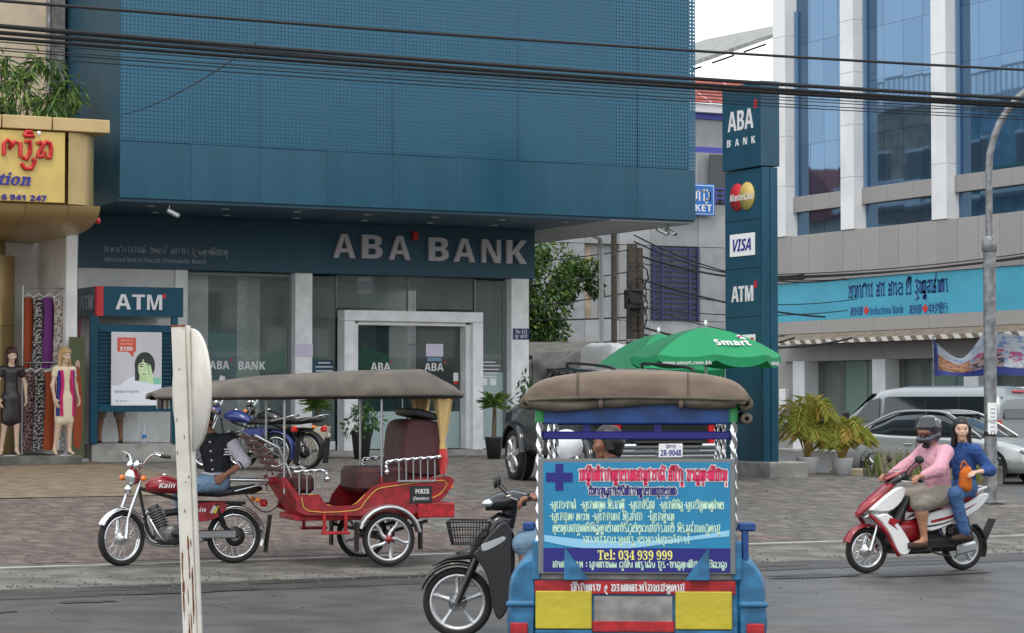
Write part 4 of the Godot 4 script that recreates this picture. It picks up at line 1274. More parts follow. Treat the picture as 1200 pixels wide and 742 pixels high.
func shophouse(label: String, at: Vector3, turn: float, w: float, h: float, wall: Material, rail: Material, gable := false) -> void:
	var b := thing("shophouse", label, "house", at, turn)
	put("wall", S.new().box(Vector3(0, h / 2, -4.0), Vector3(w, h, 8.0)), wall, b)
	put("shutter", S.new().box(Vector3(0, 1.6, 0.03), Vector3(w - 1.0, 2.9, 0.08), 0.01), M.shop_dark, b)
	put("canopy", S.new().box(Vector3(0, 3.4, 0.7), Vector3(w - 0.2, 0.12, 1.5), 0.02), M.awning_pale, b)
	var storeys := int((h - 3.6) / 3.4)
	for k in storeys:
		var y := 3.7 + k * 3.4
		for q in 2:
			var x := (q - 0.5) * w * 0.5
			var f := group_node("window", b)
			put("pane", S.new().box(Vector3(x, y + 1.7, 0.02), Vector3(w * 0.28, 1.7, 0.06)), M.window_dark, f)
			put("frame", S.new().box(Vector3(x, y + 2.6, 0.04), Vector3(w * 0.3, 0.1, 0.1)), M.white_frame, f)
			put("sill", S.new().box(Vector3(x, y + 0.8, 0.05), Vector3(w * 0.32, 0.1, 0.16)), M.white_frame, f)
		var bl := group_node("balcony", b)
		put("slab", S.new().box(Vector3(0, y, 0.6), Vector3(w, 0.18, 1.3), 0.02), M.white_stone, bl)
		put("handrail", S.new().box(Vector3(0, y + 1.05, 1.18), Vector3(w, 0.1, 0.1), 0.02), M.white_stone if k % 2 else rail, bl)
		for q in int(w / 0.35):
			put("baluster", S.new().box(Vector3(-w / 2 + 0.17 + q * 0.35, y + 0.55, 1.18), Vector3(0.12 if k % 2 else 0.26, 0.92, 0.06)), M.white_stone if k % 2 else rail, bl)
	if gable:
		put("roof", S.new().slab(PackedVector2Array([Vector2(-w / 2 - 0.5, h), Vector2(w / 2 + 0.5, h), Vector2(0, h + 2.6)]), -8.3, 0.6), M.roof_red, b)
	else:
		put("parapet", S.new().box(Vector3(0, h + 0.2, 0.0), Vector3(w + 0.1, 0.4, 0.3), 0.02), M.white_stone, b)
		for q in int(w / 0.4): put("roof_railing", S.new().box(Vector3(-w / 2 + 0.2 + q * 0.4, h + 0.9, 0.0), Vector3(0.05, 1.1, 0.05)), M.galv, b)
		put("roof_rail", S.new().box(Vector3(0, h + 1.45, 0.0), Vector3(w, 0.07, 0.07)), M.galv, b)

func neighbours() -> void:
	# houses along the side street, seen only in the mirror glass
	shophouse("pale blue shophouse with green balcony railings mirrored in the office glass", p(25, 0.2, 82.0), PI / 2, 8.0, 14.6, M.cyan_wall, M.rail_green)
	shophouse("tan shophouse with white balusters mirrored in the office glass", p(25, 0.2, 89.5), PI / 2, 6.5, 15.0, M.tan_wall, M.white_stone)
	shophouse("cream gabled house mirrored in the far end of the office glass", p(24, 0.2, 97.5), PI / 2, 8.0, 10.5, M.cream_wall, M.rail_green, true)
	# houses across the street behind the camera, mirrored in the bank windows
	shophouse("white shophouse across the street mirrored in the bank's left window", p(29.5, 0, -9), PI, 10.0, 10.6, M.white_wall, M.rail_green)
	shophouse("tan shophouse across the street mirrored in the bank entrance", p(39.0, 0, -9), PI, 8.6, 11.4, M.tan_wall, M.white_stone)
	shophouse("grey shophouse across the street mirrored right of the bank entrance", p(48.5, 0, -9), PI, 10.0, 10.4, M.grey_wall, M.rail_green)
	shophouse("cream shophouse across the street facing the clothes shop", p(19.6, 0, -9), PI, 9.4, 9.4, M.cream_wall, M.white_stone)

func totem() -> void:
	var t := thing("sign_pillar", "tall teal sign pillar with bank and card logos on a concrete base", "sign", p(21.45, 0.0, 33.4))
	var o := -t.position
	put("base", S.new().box(p(21.6, 0.68, 33.35) + o, Vector3(0.75, 0.36, 1.7), 0.02), M.concrete_light, t)
	put("lower_body", S.new().box(p(21.46, 3.26, 33.4) + o, Vector3(0.3, 4.82, 1.13), 0.008), M.teal_matt, t)
	put("front_spine", S.new().box(p(21.52, 3.26, 32.82) + o, Vector3(0.14, 4.82, 0.06), 0.006), M.teal, t)
	put("front_spine", S.new().box(p(21.36, 3.26, 32.81) + o, Vector3(0.14, 4.82, 0.06), 0.006), M.teal, t)
	put("upper_body", S.new().box(p(21.46, 6.39, 33.4) + o, Vector3(0.36, 1.4, 1.2), 0.01), M.teal_matt, t)
	for y in [4.84, 4.04, 3.24, 2.44]:
		put("seam", S.new().box(p(21.31, y, 33.4) + o, Vector3(0.008, 0.012, 1.13)), M.teal_dark, t)
	var x := 21.278
	word("ABA", t, p(x, 6.5, 33.42) + o, 0.78, 0.33, M.letter_white, WEST, 0.012)
	put("tick_mark", S.new().box(p(x, 6.72, 32.96) + o, Vector3(0.014, 0.14, 0.08)), M.red_sign, t)
	var n := 0
	for ch in ["B", "A", "N", "K"]:
		word(ch, t, p(x, 6.14, 33.78 - n * 0.25) + o, 0.11, 0.12, M.letter_white, WEST, 0.012)
		n += 1
	x = 21.305
	var mc := group_node("card_emblem", t)
	put("red_disc", S.new().lathe([Vector2(0.0, 0.006), Vector2(0.23, 0.006), Vector2(0.23, 0.0)], Vector3.ZERO, Vector3(-1, 0, 0), 28), M.red_sign, mc, p(x, 5.23, 33.57) + o)
	put("yellow_disc", S.new().lathe([Vector2(0.0, 0.009), Vector2(0.23, 0.009), Vector2(0.23, 0.0)], Vector3.ZERO, Vector3(-1, 0, 0), 28), M.yellow_sign, mc, p(x, 5.23, 33.27) + o)
	word("MasterCard", mc, p(x - 0.012, 5.23, 33.42) + o, 0.7, 0.12, M.letter_white, WEST, 0.004, true, "Droid Sans", "lettering", 0.2)
	var vi := group_node("card_plate", t)
	put("plate", S.new().box(p(x, 4.43, 33.42) + o, Vector3(0.014, 0.37, 0.76), 0.004), M.paper, vi)
	word("VISA", vi, p(x - 0.01, 4.43, 33.42) + o, 0.6, 0.2, M.sign_blue, WEST, 0.006, true, "Droid Sans", "lettering", 0.25)
	word("ATM", t, p(x - 0.004, 3.62, 33.42) + o, 0.66, 0.26, M.letter_white, WEST, 0.012)
	put("tick_mark", S.new().box(p(x - 0.004, 3.76, 33.02) + o, Vector3(0.014, 0.12, 0.06)), M.red_sign, t)
	put("small_plate", S.new().box(p(x, 2.84, 33.24) + o, Vector3(0.014, 0.2, 0.4), 0.004), M.paper, t)
	put("plate_mark", S.new().box(p(x - 0.009, 2.84, 33.12) + o, Vector3(0.004, 0.1, 0.1)), M.red_sign, t)

func street_things() -> void:
	# lamp post
	var l := thing("street_lamp", "grey steel lamp post with a curved arm standing on the pavement", "lamp post", gp(22.57, 28.56))
	var pts := [Vector3.ZERO, Vector3(0, 3.9, 0)]
	put("pole", S.new().tube(pts, 0.095, 12), M.galv, l)
	put("collar", S.new().lathe([Vector2(0.1, 0.0), Vector2(0.115, 0.03), Vector2(0.115, 0.2), Vector2(0.08, 0.24)], Vector3(0, 3.75, 0), Vector3.UP, 12), M.galv, l)
	var dir := Vector3(0.89, 0, 0.45)
	var arm := [Vector3(0, 3.9, 0), Vector3(0, 5.0, 0)]
	for i in 8:
		var a := PI / 2 * 0.82 * (i + 1) / 8.0
		arm.append(Vector3(0, 5.0, 0) + dir * 1.5 * (1.0 - cos(a)) + Vector3(0, 1.5 * sin(a), 0))
	arm.append(arm[-1] + dir * 0.7 + Vector3(0, 0.18, 0))
	put("arm", S.new().tube(arm, 0.055, 10), M.galv, l)
	put("lamp_head", S.new().ball(arm[-1] + dir * 0.3, Vector3(0.35, 0.09, 0.14), 12, Basis(Vector3.UP, -0.47)), M.alloy, l)
	put("base_plate", S.new().box(Vector3(0, 0.02, 0), Vector3(0.34, 0.04, 0.34), 0.008), M.galv, l)
	put("band", S.new().lathe([Vector2(0.098, 1.0), Vector2(0.1, 1.02), Vector2(0.1, 1.05), Vector2(0.098, 1.07)], Vector3.ZERO, Vector3.UP, 12), M.dark_metal, l)
	for k in [[1.35, 0.3, 0.16], [1.14, 0.22, 0.13]]:
		var f := thing("paper_flyer", "white paper flyer glued on the lamp post, %s one" % ("upper" if k[0] > 1.3 else "lower"), "flyer", gp(22.57, 28.56, k[0]), 0.15, "flyers on the lamp post")
		var st := S.new().smooth()
		for i in 6:
			var a0 := -0.8 + i * 0.3 - 0.45
			st.quad(Vector3(sin(a0) * 0.099, k[1] / 2, cos(a0) * 0.099), Vector3(sin(a0 + 0.3) * 0.099, k[1] / 2, cos(a0 + 0.3) * 0.099), Vector3(sin(a0 + 0.3) * 0.099, -k[1] / 2, cos(a0 + 0.3) * 0.099), Vector3(sin(a0) * 0.099, -k[1] / 2, cos(a0) * 0.099))
		put("sheet", st, M.paper, f)
		for i in 3: put("print", S.new().box(Vector3(-0.045, 0.06 - i * 0.06, 0.09), Vector3(0.07, 0.02, 0.004), 0.0, Basis(Vector3.UP, -0.45)), M.letter_faint, f)
	# leaning post with a sign disc seen from its edge, near the camera
	var w := thing("leaning_sign_post", "leaning white painted post with a sign disc seen edge-on, rust at its foot", "sign post", p(3.712, 0.0, 10.46), deg_to_rad(-YAW))
	w.rotation.z = 0.0
	var lean := Basis(Vector3.BACK, deg_to_rad(2.5))
	var u := 0.09
	put("post", S.new().box(lean * Vector3(0, 1.09, 0), Vector3(0.062, 2.22, 0.05), 0.004, lean), M.rust_white, w)
	put("flange", S.new().box(lean * Vector3(0.0405, 1.09, -0.02), Vector3(0.02, 2.215, 0.05), 0.004, lean), M.rust_white, w)
	var disc := S.new().lathe([Vector2(0, 0.008), Vector2(0.28, 0.008), Vector2(0.285, 0.0), Vector2(0.28, -0.008), Vector2(0, -0.008)], Vector3.ZERO, Vector3(0, 0, 1), 40)
	var dn := put("sign_disc", disc, M.rust_white, w, lean * Vector3(0.045, 1.9, -0.03), Vector3(0, deg_to_rad(-65), deg_to_rad(2.5)))
	rng.seed = 5
	# rust patches: thin flakes with an outline of their own
	for k in 26:
		var h := rng.randf_range(0.75, 1.2) if k < 18 else rng.randf_range(1.2, 2.1)
		if k == 25: h = 2.19
		var o2 := PackedVector2Array()
		var rw := rng.randf_range(0.002, 0.006) if k < 18 else rng.randf_range(0.0015, 0.004)
		var rh := rng.randf_range(0.02, 0.09) if k < 18 else rng.randf_range(0.004, 0.014)
		for i in 12:
			var a := TAU * i / 12
			o2.append(Vector2(cos(a) * rw, sin(a) * rh) * rng.randf_range(0.55, 1.2))
		var st := S.new()
		st.xf = Transform3D(lean, lean * Vector3([-0.026, 0.026, 0.0, 0.012][k % 4] * rng.randf_range(0.7, 1.0), h, 0.0256))
		st.slab(o2, 0.0, 0.0006)
		put("rust_patch", st, M.rust, w)
	put("rust_rim", S.new().box(lean * Vector3(0, 2.196, 0), Vector3(0.064, 0.012, 0.052), 0.003, lean), M.rust, w)

const ORDER := ["one", "two", "three", "four", "five", "six", "seven", "eight", "nine", "ten", "eleven", "twelve", "thirteen", "fourteen", "fifteen"]

func sagged(a: Vector3, b: Vector3, sag: float, n := 24) -> Array:
	var o := []
	for i in n + 1:
		var t := float(i) / n
		o.append(a.lerp(b, t) + Vector3(0, -sag * 4.0 * t * (1.0 - t), 0))
	return o

func cables() -> void:
	# poles outside the picture carry the bundles
	for u in [-12.0, 34.0]:
		var c := thing("utility_pole", "concrete utility pole %s of the picture carrying the cables" % ("left" if u < 0 else "right"), "utility pole", gp(u, 24.3))
		put("shaft", S.new().tube([Vector3.ZERO, Vector3(0, 8.4, 0)], [0.17, 0.12], 10), M.concrete_light, c)
		put("crossarm", S.new().box(Vector3(0, 6.7, 0), Vector3(0.1, 0.1, 1.2)), M.galv, c)
	var defs := [
		[6.35, 6.6, 0.5, 0.022, 24.2, "uppermost thin black cable crossing in front of the teal storey"],
		[6.28, 6.14, 0.52, 0.032, 24.3, "thick black cable bundle, upper strand across the street"],
		[6.22, 6.08, 0.52, 0.03, 24.36, "thick black cable bundle, middle strand across the street"],
		[6.12, 6.06, 0.5, 0.026, 24.42, "thick black cable bundle, lower strand across the street"],
		[6.08, 5.98, 0.5, 0.009, 24.3, "thin wire just under the thick cable bundle"],
		[6.0, 5.93, 0.5, 0.008, 24.44, "second thin wire under the thick cable bundle"],
		[5.92, 5.95, 0.46, 0.008, 24.25, "third thin wire under the thick cable bundle"],
		[5.82, 5.85, 0.42, 0.008, 24.4, "lowest thin wire sagging under the cable bundle"],
		[6.45, 6.0, 0.55, 0.012, 24.5, "thin wire crossing over the thick cable bundle"],
	]
	for d in defs:
		var st := S.new().tube(sagged(p(-12, d[0], d[4]), p(34, d[1], d[4]), d[2], 40), d[3] * 0.8, 6)
		tag(put("overhead_cable", st, M.cable), d[5], "cable", "overhead cables along the street")
	# drop wire from the bundle to the bank
	tag(put("overhead_cable", S.new().tube(sagged(p(9.26, 5.74, 24.3), p(12.2, 6.6, 37.95), 0.1, 16), 0.008, 5), M.cable), "thin drop wire slanting from the bundle to the teal storey", "cable", "overhead cables along the street")
	# cables along the face of the office building
	for k in [[6.35, 5.98, 0.035], [6.28, 6.05, 0.03], [6.42, 6.12, 0.018]]:
		tag(put("wall_cable", S.new().tube(sagged(p(44.4, k[0] - 0.25, 69.0), p(44.4, k[1] + 0.2, 50.0), 0.25, 24), k[2], 5), M.cable), "black cable strung above the blue sign band, %s one" % ("thinnest" if k[2] < 0.02 else "upper" if k[0] > 6.3 else "lower"), "cable", "cables above the blue sign band")
	# far pole with a nest of wires
	var wp := thing("wooden_pole", "dark wooden utility pole hung with a tangle of wires", "utility pole", p(29.93, 0.8, 52.1))
	put("shaft", S.new().tube([Vector3.ZERO, Vector3(0, 5.0, 0)], [0.17, 0.14], 9), M.wood_pole, wp)
	put("shaft", S.new().tube([Vector3(0.22, 0, 0.1), Vector3(0.16, 4.9, 0.1)], [0.12, 0.09], 8), M.wood_pole, wp)
	put("insulator_box", S.new().box(Vector3(-0.1, 3.6, 0.22), Vector3(0.4, 0.5, 0.25), 0.03), M.dark_metal, wp)
	put("clamp", S.new().box(Vector3(-0.05, 2.55, 0.2), Vector3(0.42, 0.1, 0.1), 0.02), M.galv, wp)
	var gpole := thing("steel_pole", "slim brown steel pole left of the wooden utility pole", "pole", p(28.06, 0.8, 49.7))
	put("shaft", S.new().tube([Vector3.ZERO, Vector3(0, 5.5, 0)], 0.075, 8), M.wood_pole, gpole)
	put("foot", S.new().box(Vector3(0, 0.03, 0), Vector3(0.3, 0.06, 0.3)), M.galv, gpole)
	var gp2 := thing("lamp_pole", "pale steel lamp pole with a short bent arm behind the bank", "lamp post", p(28.27, 0.8, 50.7))
	put("shaft", S.new().tube([Vector3.ZERO, Vector3(0, 4.7, 0), Vector3(-0.1, 5.0, 0.1), Vector3(-0.7, 5.1, 0.5)], 0.06, 8), M.alloy, gp2)
	put("lamp_head", S.new().box(Vector3(-0.95, 5.1, 0.65), Vector3(0.6, 0.08, 0.2), 0.03, Basis(Vector3.UP, 0.6) * Basis(Vector3.BACK, -0.4)), M.alloy, gp2)
	rng.seed = 8
	for k in 15:
		var y := 2.6 + k * 0.19 + rng.randf_range(-0.06, 0.06)
		var right := k % 3 != 0
		var a := p(29.93, 0.8 + y, 52.0)
		var e := p(41.0, 0.9 + y + rng.randf_range(-0.7, 0.3), 58.0 + rng.randf() * 4.0) if right else p(21.4, 0.8 + y + rng.randf_range(-0.5, 0.5), 55.0)
		var st := S.new().tube(sagged(a, e, rng.randf_range(0.15, 0.5), 16), rng.randf_range(0.012, 0.03), 5)
		tag(put("pole_wire", st, M.cable), "black wire strung from the wooden pole to the %s, number %s counted from below" % ["right" if right else "left", ORDER[k]], "wire", "wires hanging from the wooden pole")
	for k in 4:
		var st := S.new()
		var pts := []
		for i in 12:
			var a := TAU * i / 11.0
			pts.append(p(29.8 + cos(a) * 0.3, 3.9 + k * 0.32 + sin(a) * 0.34, 51.9) + Vector3(rng.randf() * 0.1, rng.randf() * 0.1, 0.2))
		tag(put("wire_coil", st.tube(pts, 0.02, 5), M.cable), "coil of black wire on the wooden pole, %s" % ["lowest", "second lowest", "second highest", "highest"][k], "wire", "coils of wire on the wooden pole")

# ---------------------------------------------------------------- vehicles; local x forward, z to the right
func curve(pts: Array, n := 4) -> Array:
	var o := []
	var m := pts.size()
	for i in m - 1:
		var a = pts[maxi(i - 1, 0)]
		var b = pts[i]
		var c = pts[i + 1]
		var d = pts[mini(i + 2, m - 1)]
		for k in n:
			var t := float(k) / n
			o.append(0.5 * ((2.0 * b) + (c - a) * t + (2.0 * a - 5.0 * b + 4.0 * c - d) * t * t + (3.0 * b - a - 3.0 * c + d) * t * t * t))
	o.append(pts[-1])
	return o

func outline(flat_pts: Array, n := 4) -> PackedVector2Array:
	var pts := []
	for q in flat_pts: pts.append(Vector2(q[0], q[1]))
	pts.append(pts[0])
	var c := curve(pts, n)
	c.pop_back()
	return PackedVector2Array(c)

func ring_profile(r: float, w: float, t := 0.06, n := 12) -> Array:
	var o := []
	for i in n + 1:
		var a := TAU * i / n
		o.append(Vector2(r - t / 2 + cos(a) * t / 2, sign(sin(a)) * pow(absf(sin(a)), 0.75) * w * 0.5))
	return o

# style: "wire", "swirl" (curved five spokes), "five" (straight alloy), "car"
func wheel(parent: Node, at: Vector3, r: float, w: float, style: String, steer := 0.0, hub_mat: Material = null, rim_k := 0.0) -> Node3D:
	var g := group_node("wheel", parent, at, Vector3(0, steer, 0))
	put("tyre", S.new().lathe(ring_profile(r, w, 0.06 if style != "car" else r * 0.34), Vector3.ZERO, Vector3(0, 0, 1), 36), M.rubber, g)
	var ri := r - (0.066 if style != "car" else r * 0.34)
	if style == "car":
		put("rim_barrel", S.new().lathe([Vector2(ri + 0.01, -w * 0.3), Vector2(ri - 0.01, 0), Vector2(ri - 0.01, w * 0.36), Vector2(ri + 0.02, w * 0.42), Vector2(ri + 0.03, w * 0.38)], Vector3.ZERO, Vector3(0, 0, 1), 32), M.alloy, g)
	else:
		put("rim", S.new().lathe([Vector2(ri + 0.012, -w * 0.36), Vector2(ri - 0.014, -w * 0.3), Vector2(ri - 0.018, 0), Vector2(ri - 0.014, w * 0.3), Vector2(ri + 0.012, w * 0.36), Vector2(ri + 0.02, 0), Vector2(ri + 0.012, -w * 0.36)], Vector3.ZERO, Vector3(0, 0, 1), 36), M.chrome if style == "wire" else M.alloy, g)
	var hw := w * 0.6
	put("hub", S.new().lathe([Vector2(0, -hw), Vector2(0.03, -hw), Vector2(0.035, -hw * 0.6), Vector2(0.075 if style != "swirl" else 0.05, -hw * 0.5), Vector2(0.075 if style != "swirl" else 0.05, hw * 0.5), Vector2(0.035, hw * 0.6), Vector2(0.03, hw), Vector2(0, hw)], Vector3.ZERO, Vector3(0, 0, 1), 16), hub_mat if hub_mat else M.alloy, g)
	if style == "wire":
		var s := S.new()
		for i in 28:
			var a := TAU * i / 28
			var b := a + (0.5 if i % 2 else -0.5)
			var z := hw * 0.45 * (1 if i % 4 < 2 else -1)
			s.tube([Vector3(cos(b) * 0.07, sin(b) * 0.07, z), Vector3(cos(a) * ri, sin(a) * ri, 0)], 0.0028, 4, false)
		put("spokes", s, M.chrome, g).set_meta("kind", "stuff")
	else:
		var n := 5 if style != "car" else 6
		for i in n:
			var a := TAU * i / n + 0.3
			var s := S.new()
			var pts := []
			for k in 5:
				var t := k / 4.0
				var ang := a + (0.55 * sin(t * PI * 0.6) if style == "swirl" else 0.0)
				pts.append(Vector3(cos(ang) * lerpf(0.03, ri, t), sin(ang) * lerpf(0.03, ri, t), w * 0.34 if style == "car" else 0.0))
			var rr := [0.03, 0.024, 0.021, 0.022, 0.03] if style != "car" else [0.05, 0.045, 0.04, 0.04, 0.05]
			put("spoke", s.tube(pts, rr, 6), M.alloy, g)
	if style == "car":
		put("brake_disc", S.new().lathe([Vector2(0, -0.02), Vector2(ri, -0.02), Vector2(ri, 0.0), Vector2(0, 0.0)], Vector3(0, 0, w * 0.14), Vector3(0, 0, 1), 24), M.engine, g)
	return g

func fender(parent: Node, called: String, c: Vector3, r: float, w: float, a0: float, a1: float, m: Material, n := 12, drop := 0.02) -> void:
	var rings := []
	for i in n + 1:
		var a := lerpf(a0, a1, float(i) / n)
		var d := Vector3(cos(a), sin(a), 0)
		var row := []
		for k in [[-w / 2, -drop], [-w / 2, 0.0], [-w / 4, 0.012], [0.0, 0.016], [w / 4, 0.012], [w / 2, 0.0], [w / 2, -drop], [w / 4, -0.004], [0.0, -0.002], [-w / 4, -0.004]]:
			row.append(c + d * (r + k[1]) + Vector3(0, 0, k[0]))
		rings.append(row)
	put(called, S.new().smooth().loft(rings), m, parent)

func motorbike(label: String, at: Vector3, turn: float, paint: Material, group := "", steer := 0.0, tail: Material = null, script := "") -> Node3D:
	var b := thing("motorbike", label, "motorbike", at, turn, group)
	var R := Vector3(-0.62, 0.3, 0)
	var F := Vector3(0.66, 0.3, 0)
	wheel(b, R, 0.3, 0.1, "wire")
	# steering assembly turns about the head
	var f := group_node("front_fork", b, Vector3(0.43, 0.86, 0), Vector3(0, steer, 0))
	var h := Vector3(0.43, 0.86, 0)
	var wf := wheel(f, F - h, 0.3, 0.085, "wire")
	f.remove_child(wf)
	b.add_child(wf, true)
	var rot := Basis(Vector3.UP, steer)
	wf.position = h + rot * (F - h)
	wf.rotation = Vector3(0, steer, 0)
	for s in [-1, 1]:
		put("fork_leg", S.new().tube([Vector3(0.02, 0.1, s * 0.085), F - h + Vector3(-0.02, 0.22, s * 0.085), F - h + Vector3(0, 0, s * 0.085)], [0.017, 0.018, 0.026], 8), M.chrome, f)
		put("indicator", S.new().ball(Vector3(0.08, 0.09, s * 0.19), Vector3(0.04, 0.035, 0.035), 8), M.amber, f)
		put("indicator_stalk", S.new().bar(Vector3(0.06, 0.09, s * 0.08), Vector3(0.08, 0.09, s * 0.17), 0.008), M.chrome, f)
		put("gauge", S.new().lathe([Vector2(0, 0.03), Vector2(0.042, 0.03), Vector2(0.046, 0.0), Vector2(0.03, -0.06), Vector2(0, -0.06)], Vector3(0.06, 0.24, s * 0.06), Vector3(-0.5, 0.86, 0), 12), M.chrome, f)
		put("grip", S.new().tube([Vector3(-0.08, 0.33, s * 0.28), Vector3(-0.13, 0.32, s * 0.38)], 0.018, 8), M.black_plastic, f)
		put("mirror_arm" if paint != M.red_paint else "lever", S.new().tube(curve([Vector3(-0.04, 0.34, s * 0.22), Vector3(0.0, 0.37, s * 0.28), Vector3(-0.05, 0.36, s * 0.38)], 3), 0.007, 5), M.alloy, f)
	put("handlebar", S.new().tube(curve([Vector3(-0.09, 0.33, -0.3), Vector3(-0.02, 0.34, -0.2), Vector3(0.02, 0.2, -0.05), Vector3(0.02, 0.2, 0.05), Vector3(-0.02, 0.34, 0.2), Vector3(-0.09, 0.33, 0.3)], 4), 0.012, 8), M.chrome, f)
	put("headlight", S.new().lathe([Vector2(0, -0.1), Vector2(0.05, -0.1), Vector2(0.08, -0.05), Vector2(0.09, 0.0), Vector2(0.09, 0.02)], Vector3(0.1, 0.1, 0), Vector3(0.97, -0.1, 0).normalized(), 20), paint, f)
	put("headlight_glass", S.new().lathe([Vector2(0.09, 0.0), Vector2(0.085, 0.012), Vector2(0.05, 0.03), Vector2(0, 0.036)], Vector3(0.118, 0.098, 0), Vector3(0.97, -0.1, 0).normalized(), 20), M.lamp_glass, f)
	put("horn", S.new().lathe([Vector2(0, 0), Vector2(0.05, 0.0), Vector2(0.05, 0.03), Vector2(0.02, 0.05), Vector2(0, 0.05)], Vector3(0.13, -0.03, 0), Vector3(1, 0, 0), 14), M.chrome, f)
	fender(f, "front_fender", F - h, 0.325, 0.12, 0.5, 2.6, M.chrome)
	# frame, engine
	put("frame_tube", S.new().tube(curve([Vector3(0.43, 0.86, 0), Vector3(0.38, 0.6, 0), Vector3(0.28, 0.3, 0), Vector3(-0.1, 0.24, 0), Vector3(-0.28, 0.34, 0)], 4), 0.018, 7), M.black_plastic, b)
	put("frame_tube", S.new().tube([Vector3(0.43, 0.84, 0), Vector3(-0.1, 0.68, 0), Vector3(-0.75, 0.66, 0)], 0.02, 7), M.black_plastic, b)
	for s in [-1, 1]:
		put("swing_arm", S.new().tube([Vector3(-0.22, 0.34, s * 0.08), Vector3(-0.66, 0.3, s * 0.08)], 0.018, 6), M.dark_metal, b)
		put("shock_absorber", S.new().tube([Vector3(-0.6, 0.32, s * 0.1), Vector3(-0.5, 0.42, s * 0.1), Vector3(-0.49, 0.43, s * 0.1), Vector3(-0.4, 0.66, s * 0.1)], [0.016, 0.016, 0.03, 0.03], 8), M.dark_metal, b)
		put("crash_bar", S.new().tube(curve([Vector3(0.34, 0.55, s * 0.03), Vector3(0.33, 0.5, s * 0.2), Vector3(0.22, 0.3, s * 0.24), Vector3(0.1, 0.27, s * 0.1)], 4), 0.014, 7), M.chrome, b)
		put("foot_peg", S.new().bar(Vector3(0.0, 0.3, s * 0.08), Vector3(0.0, 0.3, s * 0.24), 0.014), M.rubber, b)
		put("rear_indicator", S.new().ball(Vector3(-0.86, 0.7, s * 0.16), Vector3(0.035, 0.03, 0.04), 8), M.amber, b)
		put("side_cover", S.new().slab(outline([[-0.06, 0.66], [-0.5, 0.68], [-0.44, 0.52], [-0.24, 0.47], [-0.1, 0.5]], 3), s * 0.105 - 0.018, s * 0.105 + 0.018, true, 0.006), paint, b)
		if script != "":
			for q in 2: put("cover_stripe", S.new().box(Vector3(-0.4 + q * 0.035, 0.6, s * 0.126), Vector3(0.03, 0.09, 0.003), 0.0, Basis(Vector3.BACK, 0.5)), M.tuk_yellow if q == 0 else M.alloy, b)
	var crank := put("crankcase", S.new().box(Vector3(0.06, 0.33, 0), Vector3(0.4, 0.2, 0.24), 0.05), M.engine, b)
	for s in [-1, 1]: put("engine_cover", S.new().lathe([Vector2(0, 0.03), Vector2(0.07, 0.028), Vector2(0.1, 0.0)], Vector3(0.08, 0.33, s * 0.12), Vector3(0, 0, s), 16), M.engine, crank)
	for k in 7:
		put("cylinder_fin", S.new().box(Vector3(0.19 + k * 0.012, 0.44 + k * 0.026, 0), Vector3(0.17, 0.01, 0.19), 0.003, Basis(Vector3.BACK, -0.4)), M.engine, b)
	put("cylinder", S.new().tube([Vector3(0.17, 0.4, 0), Vector3(0.28, 0.64, 0)], 0.065, 12), M.engine, b)
	put("carburettor", S.new().tube([Vector3(0.14, 0.56, 0.03), Vector3(-0.05, 0.58, 0.03)], 0.04, 8), M.dark_metal, b)
	put("exhaust", S.new().tube(curve([Vector3(0.3, 0.58, 0.08), Vector3(0.38, 0.45, 0.1), Vector3(0.28, 0.24, 0.14), Vector3(0.0, 0.2, 0.16), Vector3(-0.35, 0.26, 0.17), Vector3(-0.9, 0.34, 0.17)], 4), 0.026, 8), M.chrome, b)
	put("chain_case", S.new().box(Vector3(-0.4, 0.33, -0.1), Vector3(0.46, 0.09, 0.03), 0.012), M.chrome, b)
	put("side_stand", S.new().tube([Vector3(-0.05, 0.26, -0.12), Vector3(-0.12, 0.02, -0.26)], 0.012, 6), M.black_plastic, b)
	put("sprocket", S.new().lathe([Vector2(0.05, -0.004), Vector2(0.11, -0.004), Vector2(0.11, 0.004), Vector2(0.05, 0.004)], R + Vector3(0, 0, -0.08), Vector3(0, 0, 1), 20), M.dark_metal, b)
	# tank and seat
	var rings := []
	for k in [[0.36, 0.84, 0.045, 0.05], [0.3, 0.86, 0.095, 0.09], [0.16, 0.87, 0.125, 0.115], [0.0, 0.845, 0.12, 0.1], [-0.1, 0.81, 0.1, 0.07], [-0.16, 0.78, 0.07, 0.03]]:
		var row := []
		for i in 16:
			var a := TAU * i / 16
			row.append(Vector3(k[0], k[1] + sin(a) * k[3] * (1.0 if sin(a) > 0 else 0.8), cos(a) * k[2]))
		rings.append(row)
	put("fuel_tank", S.new().smooth().loft(rings), paint, b)
	if script != "":
		for s in [-1, 1]:
			word(script, b, Vector3(0.14, 0.87, s * 0.128), 0.17, 0.055, M.letter_white, 0.0 if s > 0 else PI, 0.004, true, "Droid Sans", "tank_lettering", 0.25)
			word(script, b, Vector3(-0.2, 0.6, s * 0.128), 0.17, 0.05, M.letter_white, 0.0 if s > 0 else PI, 0.004, true, "Droid Sans", "cover_lettering", 0.25)
	put("fuel_cap", S.new().lathe([Vector2(0, 0.015), Vector2(0.03, 0.015), Vector2(0.035, 0)], Vector3(0.14, 0.98, 0), Vector3.UP, 12), M.chrome, b)
	put("seat", S.new().smooth().loft(seat_rings([[-0.1, 0.76, 0.07, 0.03], [-0.2, 0.79, 0.11, 0.045], [-0.45, 0.78, 0.125, 0.05], [-0.6, 0.8, 0.13, 0.05], [-0.85, 0.82, 0.11, 0.05], [-0.93, 0.82, 0.05, 0.02]])), M.black_plastic, b)
	fender(b, "rear_fender", R, 0.335, 0.15, 1.3, 3.5, M.chrome if tail == null else tail)
